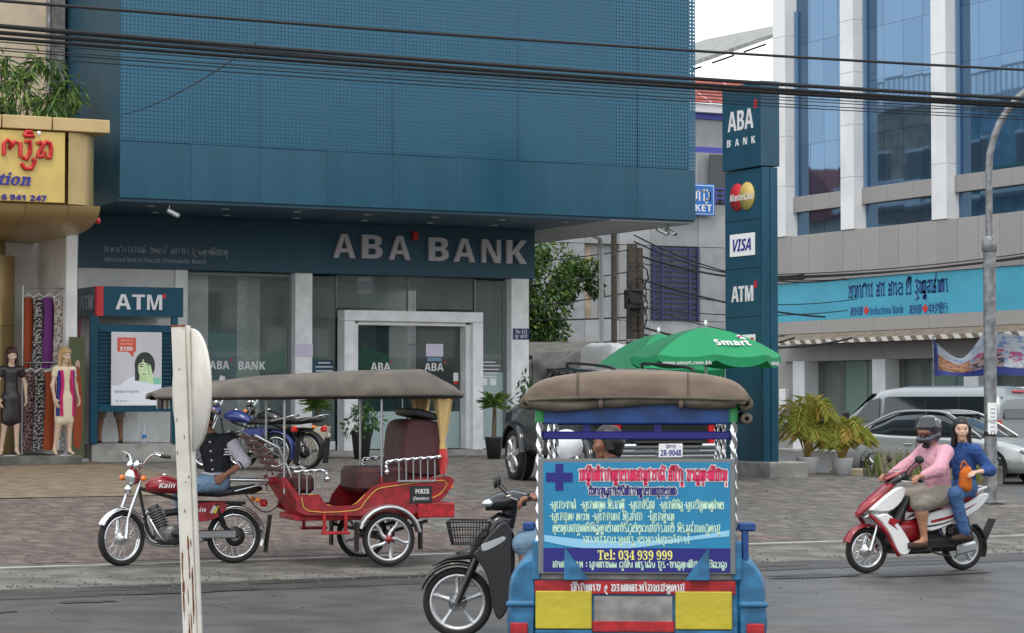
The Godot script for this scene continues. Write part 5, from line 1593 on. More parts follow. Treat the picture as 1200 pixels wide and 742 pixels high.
	put("tail_lamp", S.new().box(Vector3(-0.95, 0.66, 0), Vector3(0.08, 0.08, 0.12), 0.02), M.tail_red, b)
	put("mud_flap", S.new().box(Vector3(-1.0, 0.32, 0), Vector3(0.02, 0.42, 0.15), 0.004, Basis(Vector3.BACK, 0.12)), M.rubber, b)
	put("grab_rail", S.new().tube(curve([Vector3(-0.6, 0.8, -0.14), Vector3(-0.95, 0.88, -0.12), Vector3(-1.0, 0.9, 0), Vector3(-0.95, 0.88, 0.12), Vector3(-0.6, 0.8, 0.14)], 4), 0.011, 6), M.chrome, b)
	return b

func seat_rings(defs: Array, n := 14) -> Array:
	var rings := []
	for k in defs:
		var row := []
		for i in n:
			var a := TAU * i / n
			var sy := sin(a)
			row.append(Vector3(k[0], k[1] + sign(sy) * pow(absf(sy), 0.7) * k[3], sign(cos(a)) * pow(absf(cos(a)), 0.7) * k[2]))
		rings.append(row)
	return rings

func step_scooter() -> Node3D:
	# white and red automatic scooter
	var b := thing("scooter", "white and red scooter ridden by two people on the street", "scooter", p(15.7, 0, 21.184), heading(-1.245, 0.052))
	var F := Vector3(0.62, 0.245, 0)
	var R := Vector3(-0.62, 0.255, 0)
	wheel(b, F, 0.245, 0.08, "wire", -0.06)
	wheel(b, R, 0.255, 0.095, "five")
	for s in [-1, 1]:
		put("fork_leg", S.new().tube([Vector3(0.52, 0.52, s * 0.07), Vector3(0.62, 0.245, s * 0.07)], [0.018, 0.026], 8), M.chrome, b)
		# leg shield with a red border
		put("leg_shield", S.new().slab(outline([[0.6, 0.62], [0.46, 0.64], [0.3, 0.5], [0.17, 0.3], [0.22, 0.2], [0.33, 0.22], [0.44, 0.42]], 3), s * 0.16 - 0.03, s * 0.16 + 0.03, true, 0.012), M.white_paint, b)
		put("shield_edge", S.new().tube(curve([Vector3(0.66, 0.64, s * 0.13), Vector3(0.5, 0.47, s * 0.18), Vector3(0.4, 0.3, s * 0.18), Vector3(0.31, 0.19, s * 0.16)], 4), 0.022, 7), M.red_paint, b)
		put("shield_flash", S.new().slab(PackedVector2Array([Vector2(0.44, 0.6), Vector2(0.3, 0.57), Vector2(0.39, 0.52), Vector2(0.34, 0.47), Vector2(0.47, 0.545)]), s * 0.192 - 0.002, s * 0.192 + 0.002), M.red_paint, b)
		put("headlight", S.new().slab(outline([[0.72, 0.6], [0.52, 0.72], [0.44, 0.76], [0.5, 0.68], [0.58, 0.6]], 3), s * 0.095 - 0.03, s * 0.095 + 0.03, true, 0.01), M.lamp_glass, b)
		put("cowl_side", S.new().slab(outline([[0.66, 0.68], [0.5, 0.8], [0.3, 0.92], [0.2, 0.9], [0.26, 0.76], [0.42, 0.66]], 3), s * 0.11 - 0.035, s * 0.11 + 0.035, true, 0.015), M.white_paint, b)
		put("body_side", S.new().slab(outline([[0.02, 0.52], [-0.1, 0.64], [-0.5, 0.71], [-0.8, 0.84], [-0.86, 0.8], [-0.72, 0.66], [-0.45, 0.54], [-0.1, 0.44]], 3), s * 0.14 - 0.03, s * 0.14 + 0.03, true, 0.014), M.white_paint, b)
		put("body_stripe", S.new().slab(outline([[-0.1, 0.56], [-0.4, 0.62], [-0.7, 0.74], [-0.42, 0.6], [-0.12, 0.535]], 3), s * 0.173 - 0.002, s * 0.173 + 0.002), M.red_paint, b)
		put("body_stripe", S.new().slab(outline([[0.0, 0.5], [-0.25, 0.53], [-0.5, 0.6], [-0.25, 0.515], [-0.02, 0.485]], 3), s * 0.173 - 0.002, s * 0.173 + 0.002), M.black_gloss, b)
		put("mirror_arm", S.new().tube(curve([Vector3(0.24, 1.0, s * 0.18), Vector3(0.24, 1.1, s * 0.22), Vector3(0.16, 1.2, s * 0.27)], 4), 0.008, 6), M.black_plastic, b)
		put("mirror", S.new().ball(Vector3(0.13, 1.22, s * 0.29), Vector3(0.025, 0.045, 0.065), 10, Basis(Vector3.UP, -0.3 * s)), M.black_plastic, b)
		put("grip", S.new().tube([Vector3(0.2, 1.0, s * 0.2), Vector3(0.14, 0.99, s * 0.36)], 0.018, 8), M.black_plastic, b)
		put("brake_lever", S.new().bar(Vector3(0.27, 0.99, s * 0.16), Vector3(0.22, 0.98, s * 0.34), 0.007, 5), M.alloy, b)
	fender(b, "front_fender", F, 0.275, 0.13, 0.35, 2.35, M.red_paint)
	put("cowl_top", S.new().smooth().loft(seat_rings([[0.74, 0.63, 0.03, 0.03], [0.66, 0.7, 0.08, 0.045], [0.5, 0.81, 0.1, 0.05], [0.34, 0.93, 0.08, 0.05], [0.26, 0.97, 0.05, 0.03]])), M.red_paint, b)
	put("handlebar_cover", S.new().smooth().loft(seat_rings([[0.36, 0.96, 0.05, 0.02], [0.3, 1.0, 0.13, 0.05], [0.2, 1.04, 0.16, 0.06], [0.12, 1.02, 0.1, 0.04]])), M.black_gloss, b)
	put("handlebar_flash", S.new().smooth().loft(seat_rings([[0.38, 1.0, 0.04, 0.012], [0.3, 1.045, 0.1, 0.02], [0.2, 1.09, 0.12, 0.02], [0.14, 1.08, 0.08, 0.01]])), M.red_paint, b)
	put("inner_shield", S.new().box(Vector3(0.27, 0.56, 0), Vector3(0.1, 0.6, 0.24), 0.04, Basis(Vector3.BACK, 0.5)), M.black_plastic, b)
	put("footboard", S.new().box(Vector3(0.08, 0.24, 0), Vector3(0.42, 0.08, 0.34), 0.03), M.black_plastic, b)
	put("tunnel", S.new().smooth().loft(seat_rings([[0.24, 0.42, 0.1, 0.12], [0.05, 0.44, 0.11, 0.13], [-0.12, 0.52, 0.13, 0.12]])), M.red_paint, b)
	put("seat", S.new().smooth().loft(seat_rings([[0.06, 0.66, 0.06, 0.02], [-0.04, 0.7, 0.11, 0.05], [-0.3, 0.71, 0.14, 0.05], [-0.4, 0.76, 0.14, 0.06], [-0.68, 0.81, 0.12, 0.05], [-0.78, 0.83, 0.06, 0.02]])), M.red_matt, b)
	put("tail_rail", S.new().tube(curve([Vector3(-0.6, 0.84, -0.15), Vector3(-0.86, 0.9, -0.1), Vector3(-0.9, 0.9, 0), Vector3(-0.86, 0.9, 0.1), Vector3(-0.6, 0.84, 0.15)], 4), 0.014, 7), M.white_paint, b)
	put("tail_lamp", S.new().box(Vector3(-0.86, 0.78, 0), Vector3(0.08, 0.08, 0.18), 0.03), M.tail_red, b)
	put("engine_case", S.new().box(Vector3(-0.36, 0.3, -0.08), Vector3(0.6, 0.17, 0.14), 0.05), M.black_plastic, b)
	put("engine_block", S.new().box(Vector3(-0.18, 0.34, 0.02), Vector3(0.3, 0.22, 0.22), 0.05), M.dark_metal, b)
	put("air_box", S.new().box(Vector3(-0.5, 0.44, -0.1), Vector3(0.3, 0.14, 0.12), 0.04), M.black_plastic, b)
	put("heat_shield", S.new().box(Vector3(-0.56, 0.25, -0.17), Vector3(0.26, 0.11, 0.05), 0.03, Basis(Vector3.BACK, -0.2)), M.alloy, b)
	put("exhaust", S.new().tube([Vector3(-0.25, 0.24, 0.14), Vector3(-0.5, 0.3, 0.16), Vector3(-0.85, 0.36, 0.16)], [0.03, 0.055, 0.05], 12), M.alloy, b)
	put("shock_absorber", S.new().tube([Vector3(-0.66, 0.3, -0.14), Vector3(-0.58, 0.62, -0.12)], 0.025, 8), M.dark_metal, b)
	fender(b, "rear_fender", R, 0.29, 0.12, 2.2, 3.55, M.black_plastic)
	put("mud_flap", S.new().box(Vector3(-0.95, 0.42, 0), Vector3(0.015, 0.3, 0.14), 0.004, Basis(Vector3.BACK, 0.5)), M.black_plastic, b)
	put("side_stand", S.new().bar(Vector3(-0.1, 0.22, -0.14), Vector3(-0.36, 0.16, -0.17), 0.012), M.black_plastic, b)
	put("foot_peg", S.new().bar(Vector3(-0.42, 0.32, -0.12), Vector3(-0.42, 0.32, -0.3), 0.014), M.rubber, b)
	return b

func basket_scooter() -> void:
	# front wheel at the origin of x
	var b := thing("underbone_scooter", "black underbone scooter with a wire basket and white alloy wheels", "scooter", p(8.15, 0, 16.93), heading(-0.87, 0.49))
	wheel(b, Vector3(0, 0.275, 0), 0.275, 0.075, "five", 0.0, M.steel, 0.9)
	wheel(b, Vector3(-1.24, 0.275, 0), 0.275, 0.085, "five", 0.0, M.steel, 0.9)
	for s in [-1, 1]:
		put("fork_leg", S.new().tube([Vector3(-0.15, 0.62, s * 0.075), Vector3(-0.06, 0.42, s * 0.075), Vector3(0, 0.275, s * 0.075)], [0.03, 0.032, 0.022], 8), M.black_gloss, b)
		put("leg_shield", S.new().slab(outline([[-0.13, 0.66], [-0.34, 0.9], [-0.42, 0.86], [-0.44, 0.6], [-0.42, 0.3], [-0.34, 0.16], [-0.28, 0.26], [-0.24, 0.5]], 3), s * 0.2 - 0.03, s * 0.2 + 0.03, true, 0.012), M.black_gloss, b)
		put("marker_lamp", S.new().slab(outline([[-0.2, 0.74], [-0.36, 0.8], [-0.38, 0.77], [-0.26, 0.7], [-0.2, 0.69]], 3), s * 0.226 - 0.01, s * 0.226 + 0.01, true, 0.004), M.lamp_glass, b)
		put("grip", S.new().tube([Vector3(-0.52, 1.1, s * 0.22), Vector3(-0.58, 1.1, s * 0.36)], 0.018, 8), M.rubber, b)
		put("brake_lever", S.new().bar(Vector3(-0.42, 1.1, s * 0.18), Vector3(-0.48, 1.09, s * 0.36), 0.007, 5), M.alloy, b)
		put("mirror_arm", S.new().bar(Vector3(-0.4, 1.12, s * 0.2), Vector3(-0.32, 1.2, s * 0.24), 0.007, 5), M.black_plastic, b)
		put("mirror", S.new().ball(Vector3(-0.31, 1.22, s * 0.26), Vector3(0.02, 0.05, 0.05), 8), M.black_plastic, b)
		put("body_side", S.new().slab(outline([[-0.55, 0.45], [-0.8, 0.66], [-1.3, 0.74], [-1.6, 0.82], [-1.5, 0.66], [-1.0, 0.5], [-0.7, 0.4]], 3), s * 0.12 - 0.025, s * 0.12 + 0.025, true, 0.01), M.black_gloss, b)
	fender(b, "front_fender", Vector3(0, 0.275, 0), 0.31, 0.12, 0.35, 2.0, M.black_gloss)
	put("fender_nose", S.new().smooth().loft(seat_rings([[0.2, 0.56, 0.03, 0.008], [0.08, 0.62, 0.06, 0.02], [-0.12, 0.66, 0.07, 0.05], [-0.2, 0.66, 0.05, 0.05]])), M.black_gloss, b)
	put("front_shell", S.new().smooth().loft(seat_rings([[-0.1, 0.66, 0.08, 0.1], [-0.2, 0.78, 0.15, 0.12], [-0.32, 0.88, 0.16, 0.1], [-0.42, 0.9, 0.1, 0.06]])), M.black_gloss, b)
	put("headlight_shell", S.new().smooth().loft(seat_rings([[-0.22, 1.03, 0.07, 0.04], [-0.3, 1.06, 0.13, 0.07], [-0.44, 1.08, 0.16, 0.08], [-0.54, 1.08, 0.1, 0.05]])), M.black_gloss, b)
	put("headlight", S.new().ball(Vector3(-0.25, 1.05, 0), Vector3(0.07, 0.04, 0.13), 12), M.lamp_glass, b)
	put("steering_stem", S.new().bar(Vector3(-0.38, 0.86, 0), Vector3(-0.42, 1.05, 0), 0.06, 8), M.black_plastic, b)
	put("footboard", S.new().box(Vector3(-0.55, 0.34, 0), Vector3(0.4, 0.1, 0.1), 0.03), M.black_plastic, b)
	put("engine_block", S.new().box(Vector3(-0.6, 0.3, 0), Vector3(0.42, 0.2, 0.22), 0.05), M.engine, b)
	put("seat", S.new().smooth().loft(seat_rings([[-0.68, 0.72, 0.06, 0.03], [-0.8, 0.76, 0.11, 0.05], [-1.1, 0.77, 0.13, 0.05], [-1.45, 0.8, 0.11, 0.04], [-1.52, 0.81, 0.05, 0.02]])), M.black_plastic, b)
	put("exhaust", S.new().tube([Vector3(-0.5, 0.24, 0.13), Vector3(-0.9, 0.27, 0.15), Vector3(-1.5, 0.36, 0.15)], [0.02, 0.045, 0.04], 10), M.alloy, b)
	put("tail_lamp", S.new().box(Vector3(-1.6, 0.76, 0), Vector3(0.08, 0.08, 0.16), 0.03), M.tail_red, b)
	fender(b, "rear_fender", Vector3(-1.24, 0.275, 0), 0.31, 0.12, 2.0, 3.5, M.black_plastic)
	# wire basket: rim, wires
	var k := group_node("basket", b, Vector3(-0.09, 0.73, 0))
	for t in 4:
		var y := t * 0.06
		var a := 0.13 + t * 0.012
		var w := 0.15 + t * 0.012
		put("hoop", S.new().tube([Vector3(a, y, -w), Vector3(a, y, w), Vector3(-a, y, w), Vector3(-a, y, -w)], 0.004 if t < 3 else 0.007, 5, false, true), M.dark_metal, k)
	var wires := S.new()
	for i in 15:
		var t := i / 14.0 * 2.0 - 1.0
		for s in [-1, 1]:
			wires.bar(Vector3(0.13 * s, 0, t * 0.15), Vector3(0.17 * s, 0.18, t * 0.186), 0.0028, 4)
			wires.bar(Vector3(t * 0.13, 0, 0.15 * s), Vector3(t * 0.166, 0.18, 0.186 * s), 0.0028, 4)
		wires.bar(Vector3(-0.13, 0, t * 0.15), Vector3(0.13, 0, t * 0.15), 0.0028, 4)
	put("basket_wires", wires, M.dark_metal, k).set_meta("kind", "stuff")

func twisted(parent: Node, called: String, pts: Array, r: float, m: Material) -> void:
	# a rod with a rope-like twist
	var rings := []
	var n := 8
	var c := []
	var total := 0.0
	for i in pts.size() - 1:
		var l: float = pts[i].distance_to(pts[i + 1])
		var k := maxi(2, int(l / 0.012))
		for j in k: c.append(pts[i].lerp(pts[i + 1], float(j) / k))
	c.append(pts[-1])
	var up := Vector3(0.3, 0.2, 1).normalized()
	for i in c.size():
		var t: Vector3 = (c[mini(i + 1, c.size() - 1)] - c[maxi(i - 1, 0)]).normalized()
		var sd := t.cross(up).normalized()
		var u2 := sd.cross(t)
		var row := []
		for j in n:
			var a := TAU * j / n
			var rr := r * (1.0 + 0.28 * cos(2.0 * (a - i * 0.42)))
			row.append(c[i] + (sd * cos(a) + u2 * sin(a)) * rr)
		rings.append(row)
	put(called, S.new().smooth().loft(rings), m, parent)

func canopy_rings(defs: Array, n := 24, e := 6.0, share := 0.72) -> Array:
	# x, edge height, crown height, half width
	var rings := []
	for k in defs:
		var row := []
		for i in n + 1:
			var t := float(i) / n * 2.0 - 1.0
			row.append(Vector3(k[0], lerpf(k[2], k[1], share * pow(absf(t), e) + (1.0 - share) * t * t), t * k[3]))
		for i in n + 1:
			var t := 1.0 - float(i) / n * 2.0
			row.append(Vector3(k[0], lerpf(k[2], k[1], share * pow(absf(t), e) + (1.0 - share) * t * t) - 0.03, t * (k[3] - 0.01)))
		rings.append(row)
	return rings

func red_cart() -> void:
	var t := thing("passenger_cart", "red passenger cart with grey canopy, maroon seats and chrome armrests", "cart", p(10.82, 0.04, 24.62), heading(-0.985, 0.17))
	for s in [-1, 1]:
		var w := wheel(t, Vector3(0, 0.295, s * 0.62), 0.295, 0.075, "swirl", 0.0, M.red_paint, 0.85)
		fender(t, "mudguard", Vector3(0, 0.3, s * 0.62), 0.36, 0.15, 0.35, PI - 0.2, M.alloy, 14, 0.03)
		put("mud_flap", S.new().box(Vector3(0.36, 0.33, s * 0.62), Vector3(0.02, 0.32, 0.14), 0.003), M.rubber, t)
		put("mud_flap", S.new().box(Vector3(-0.36, 0.32, s * 0.62), Vector3(0.02, 0.28, 0.14), 0.003), M.rubber, t)
		var pan := put("side_panel", S.new().slab(outline([[1.18, 0.98], [1.107, 0.955], [0.966, 0.79], [0.76, 0.79], [0.69, 0.69], [0.6, 0.665], [0.4, 0.665], [0.3, 0.72], [0.2, 0.83], [0.08, 0.895], [-0.067, 0.917], [-0.73, 0.977], [-0.745, 0.86], [-0.61, 0.7], [-0.335, 0.66], [-0.335, 0.56], [0.9, 0.56], [1.0, 0.7]], 2), s * 0.5 - 0.02, s * 0.5 + 0.02, true, 0.006), M.red_paint, t)
		put("pinstripe", S.new().tube(curve([Vector3(0.95, 0.76, s * 0.523), Vector3(0.87, 0.61, s * 0.523), Vector3(0.36, 0.61, s * 0.523), Vector3(0.24, 0.71, s * 0.523), Vector3(0.12, 0.83, s * 0.523), Vector3(-0.05, 0.87, s * 0.523), Vector3(-0.66, 0.93, s * 0.523), Vector3(-0.6, 0.77, s * 0.523), Vector3(-0.4, 0.72, s * 0.523)], 3), 0.005, 5), M.gold_line, pan)
		put("pinstripe", S.new().tube(curve([Vector3(0.95, 0.775, s * 0.505), Vector3(0.77, 0.785, s * 0.505), Vector3(0.69, 0.68, s * 0.505), Vector3(0.4, 0.655, s * 0.505), Vector3(0.22, 0.8, s * 0.505), Vector3(0.08, 0.89, s * 0.505)], 3), 0.007, 5), M.gold_line, pan)
		# armrests
		twisted(t, "armrest", curve([Vector3(0.0, 1.04, s * 0.53), Vector3(-0.0, 1.1, s * 0.53), Vector3(-0.05, 1.15, s * 0.53), Vector3(-0.6, 1.19, s * 0.53)], 4), 0.02, M.chrome)
		for k in 6: put("baluster", S.new().bar(Vector3(-0.14 - k * 0.082, 0.92, s * 0.53), Vector3(-0.14 - k * 0.082, 1.16, s * 0.53), 0.01), M.steel, t)
		put("armrest_rail", S.new().box(Vector3(-0.34, 0.925, s * 0.53), Vector3(0.44, 0.025, 0.03), 0.006), M.steel, t)
		put("armrest_knob", S.new().ball(Vector3(0.0, 1.03, s * 0.53), Vector3(0.032, 0.032, 0.032), 10), M.chrome, t)
		put("armrest_knob", S.new().ball(Vector3(-0.6, 1.19, s * 0.53), Vector3(0.03, 0.03, 0.03), 10), M.chrome, t)
		twisted(t, "armrest", curve([Vector3(1.04, 1.04, s * 0.53), Vector3(0.75, 1.055, s * 0.53), Vector3(0.68, 1.03, s * 0.53), Vector3(0.67, 0.97, s * 0.53)], 4), 0.018, M.chrome)
		for k in 4: put("baluster", S.new().bar(Vector3(0.98 - k * 0.085, 0.79, s * 0.53), Vector3(0.98 - k * 0.085, 1.04, s * 0.53), 0.01), M.steel, t)
		put("armrest_knob", S.new().ball(Vector3(0.67, 0.96, s * 0.53), Vector3(0.034, 0.034, 0.034), 10), M.chrome, t)
		for x in [1.14, 0.05, -0.68]:
			put("roof_post", S.new().bar(Vector3(x, 0.8, s * 0.5), Vector3(x, 1.92, s * 0.5), 0.014, 8), M.steel, t)
			put("post_foot", S.new().bar(Vector3(x, 0.86, s * 0.5), Vector3(x, 0.98, s * 0.5), 0.02, 8), M.red_paint, t)
		# step
		var st := group_node("step", t)
		for x in [0.7, 0.46]: put("hanger", S.new().box(Vector3(x, 0.47, s * 0.53), Vector3(0.035, 0.24, 0.03), 0.004), M.red_matt, st)
		put("tread", S.new().box(Vector3(0.58, 0.37, s * 0.55), Vector3(0.3, 0.03, 0.12), 0.006), M.red_matt, st)
	put("floor", S.new().box(Vector3(0.25, 0.6, 0), Vector3(1.3, 0.05, 0.96), 0.006), M.red_matt, t)
	put("inner_bulkhead", S.new().slab(outline([[0.2, 0.62], [0.42, 0.66], [0.3, 0.86], [0.12, 0.98], [0.0, 0.9]], 2), 0.46, 0.49), M.red_paint, t)
	put("chassis_box", S.new().box(Vector3(-0.57, 0.6, 0), Vector3(0.42, 0.16, 1.06), 0.01), M.red_matt, t)
	put("chassis_rail", S.new().box(Vector3(0.3, 0.53, 0), Vector3(1.4, 0.06, 0.9), 0.01), M.red_matt, t)
	put("axle", S.new().bar(Vector3(0, 0.295, -0.6), Vector3(0, 0.295, 0.6), 0.03, 8), M.dark_metal, t)
	put("leaf_spring", S.new().tube(curve([Vector3(0.4, 0.42, -0.4), Vector3(0, 0.36, -0.4), Vector3(-0.5, 0.48, -0.4)], 4), 0.02, 6), M.dark_metal, t)
	put("leaf_spring", S.new().tube(curve([Vector3(0.4, 0.42, 0.4), Vector3(0, 0.36, 0.4), Vector3(-0.5, 0.48, 0.4)], 4), 0.02, 6), M.dark_metal, t)
	put("front_panel", S.new().quad(Vector3(1.16, 0.96, -0.48), Vector3(1.16, 0.96, 0.48), Vector3(0.92, 0.56, 0.48), Vector3(0.92, 0.56, -0.48)), M.red_matt, t)
	put("side_marker", S.new().box(Vector3(-0.75, 0.86, -0.5), Vector3(0.03, 0.05, 0.03), 0.008), M.amber, t)
	put("side_marker", S.new().box(Vector3(-0.75, 0.86, 0.5), Vector3(0.03, 0.05, 0.03), 0.008), M.amber, t)
	# seats
	put("rear_cushion", S.new().box(Vector3(0.02, 0.94, 0), Vector3(0.56, 0.28, 0.92), 0.05), M.maroon, t)
	put("rear_backrest", S.new().slab(outline([[-0.2, 1.0], [-0.22, 1.45], [-0.32, 1.6], [-0.6, 1.58], [-0.68, 1.5], [-0.68, 1.0]], 3), -0.44, 0.44, true, 0.03), M.maroon, t)
	put("backrest_cap", S.new().box(Vector3(-0.48, 1.66, 0), Vector3(0.28, 0.08, 0.9), 0.02, Basis(Vector3.BACK, 0.25)), M.black_plastic, t)
	put("front_cushion", S.new().box(Vector3(0.92, 0.9, 0), Vector3(0.26, 0.2, 0.9), 0.04), M.maroon, t)
	var fb := group_node("slatted_backrest", t)
	for k in 6: put("slat", S.new().box(Vector3(1.16 + k * 0.055, 1.06 + k * 0.07, 0), Vector3(0.03, 0.06, 0.92), 0.008, Basis(Vector3.BACK, -0.65)), M.maroon_slat, fb)
	for s in [-1, 1]: put("slat_frame", S.new().tube([Vector3(1.06, 0.98, s * 0.47), Vector3(1.2, 1.3, s * 0.47), Vector3(1.46, 1.44, s * 0.47)], 0.018, 7), M.chrome, fb)
	# tied curtains at the back corners
	for s in [-1, 1]:
		var c := group_node("curtain", t)
		var rings := []
		for k in [[1.9, 0.16, 0.11], [1.75, 0.12, 0.1], [1.5, 0.07, 0.07], [1.35, 0.045, 0.045], [1.28, 0.06, 0.06], [1.15, 0.07, 0.07], [1.0, 0.05, 0.06]]:
			var row := []
			for i in 20:
				var a := TAU * i / 20
				var r := 1.0 + 0.22 * sin(a * 5.0 + k[0] * 3.0)
				row.append(Vector3(-0.66 + cos(a) * k[1] * 0.7 * r, k[0], s * 0.47 + sin(a) * k[2] * r))
			rings.append(row)
		put("cloth", S.new().smooth().loft(rings.slice(0, 5)), M.curtain_gold, c)
		put("lower_cloth", S.new().smooth().loft(rings.slice(4, 7)), M.curtain_red, c)
		put("top_frill", S.new().ball(Vector3(-0.7, 1.86, s * 0.48), Vector3(0.1, 0.05, 0.06), 10), M.curtain_red, c)
	# name board
	var nb := group_node("name_board", t)
	for s in [-1, 1]:
		put("board", S.new().box(Vector3(-0.39, 0.775, s * 0.526), Vector3(0.25, 0.19, 0.008)), M.black_plastic, nb)
		word("POKER", nb, Vector3(-0.39 + 0.015 * s, 0.812, s * 0.532), 0.16, 0.05, M.letter_white, 0.0 if s > 0 else PI, 0.003, true, "Droid Serif")
		word("Queenco", nb, Vector3(-0.39, 0.73, s * 0.532), 0.18, 0.05, M.letter_white, 0.0 if s > 0 else PI, 0.003, false, "Droid Serif", "lettering", 0.3)
	# canopy and its frame
	put("canopy", S.new().smooth().loft(canopy_rings([[-0.88, 1.88, 1.92, 0.56], [-0.8, 1.89, 2.0, 0.62], [-0.5, 1.89, 2.17, 0.64], [0.3, 1.88, 2.15, 0.65], [1.3, 1.87, 2.09, 0.65], [2.0, 1.86, 2.01, 0.63], [2.36, 1.86, 1.96, 0.56], [2.52, 1.86, 1.9, 0.4]])), M.canvas_grey, t)
	for s in [-1, 1]: put("canopy_rail", S.new().tube([Vector3(-0.85, 1.86, s * 0.58), Vector3(2.1, 1.84, s * 0.6), Vector3(2.46, 1.84, s * 0.42)], 0.022, 7), M.black_plastic, t)
	for x in [-0.8, 0.05, 1.14, 2.2]: put("canopy_bow", S.new().bar(Vector3(x, 1.86, -0.58), Vector3(x, 1.86, 0.58), 0.014), M.dark_metal, t)
	put("front_stay", S.new().tube([Vector3(1.14, 1.2, -0.2), Vector3(2.1, 1.84, -0.3)], 0.012, 6), M.steel, t)
	for k in 16:
		put("fringe_strip", S.new().box(Vector3(2.46 - absf(k - 7.5) * 0.03, 1.79, -0.5 + k * 0.066), Vector3(0.012, 0.13, 0.05), 0.003), [M.curtain, M.tan_wall, M.dark_metal, M.canvas_olive][k % 4], t)
	# tow bar to the motorbike
	put("tow_bar", S.new().tube([Vector3(1.12, 0.93, 0), Vector3(1.78, 0.95, 0)], 0.022, 8), M.chrome, t)
	put("tow_clamp", S.new().box(Vector3(1.8, 0.95, 0), Vector3(0.12, 0.07, 0.16), 0.02), M.red_matt, t)
	put("tow_clamp", S.new().box(Vector3(1.16, 0.93, 0), Vector3(0.1, 0.08, 0.14), 0.02), M.red_matt, t)
	put("cable_loop", S.new().tube(curve([Vector3(1.5, 0.8, -0.1), Vector3(1.35, 0.62, -0.12), Vector3(1.2, 0.6, -0.1), Vector3(1.05, 0.75, -0.1)], 4), 0.007, 5), M.black_plastic, t)

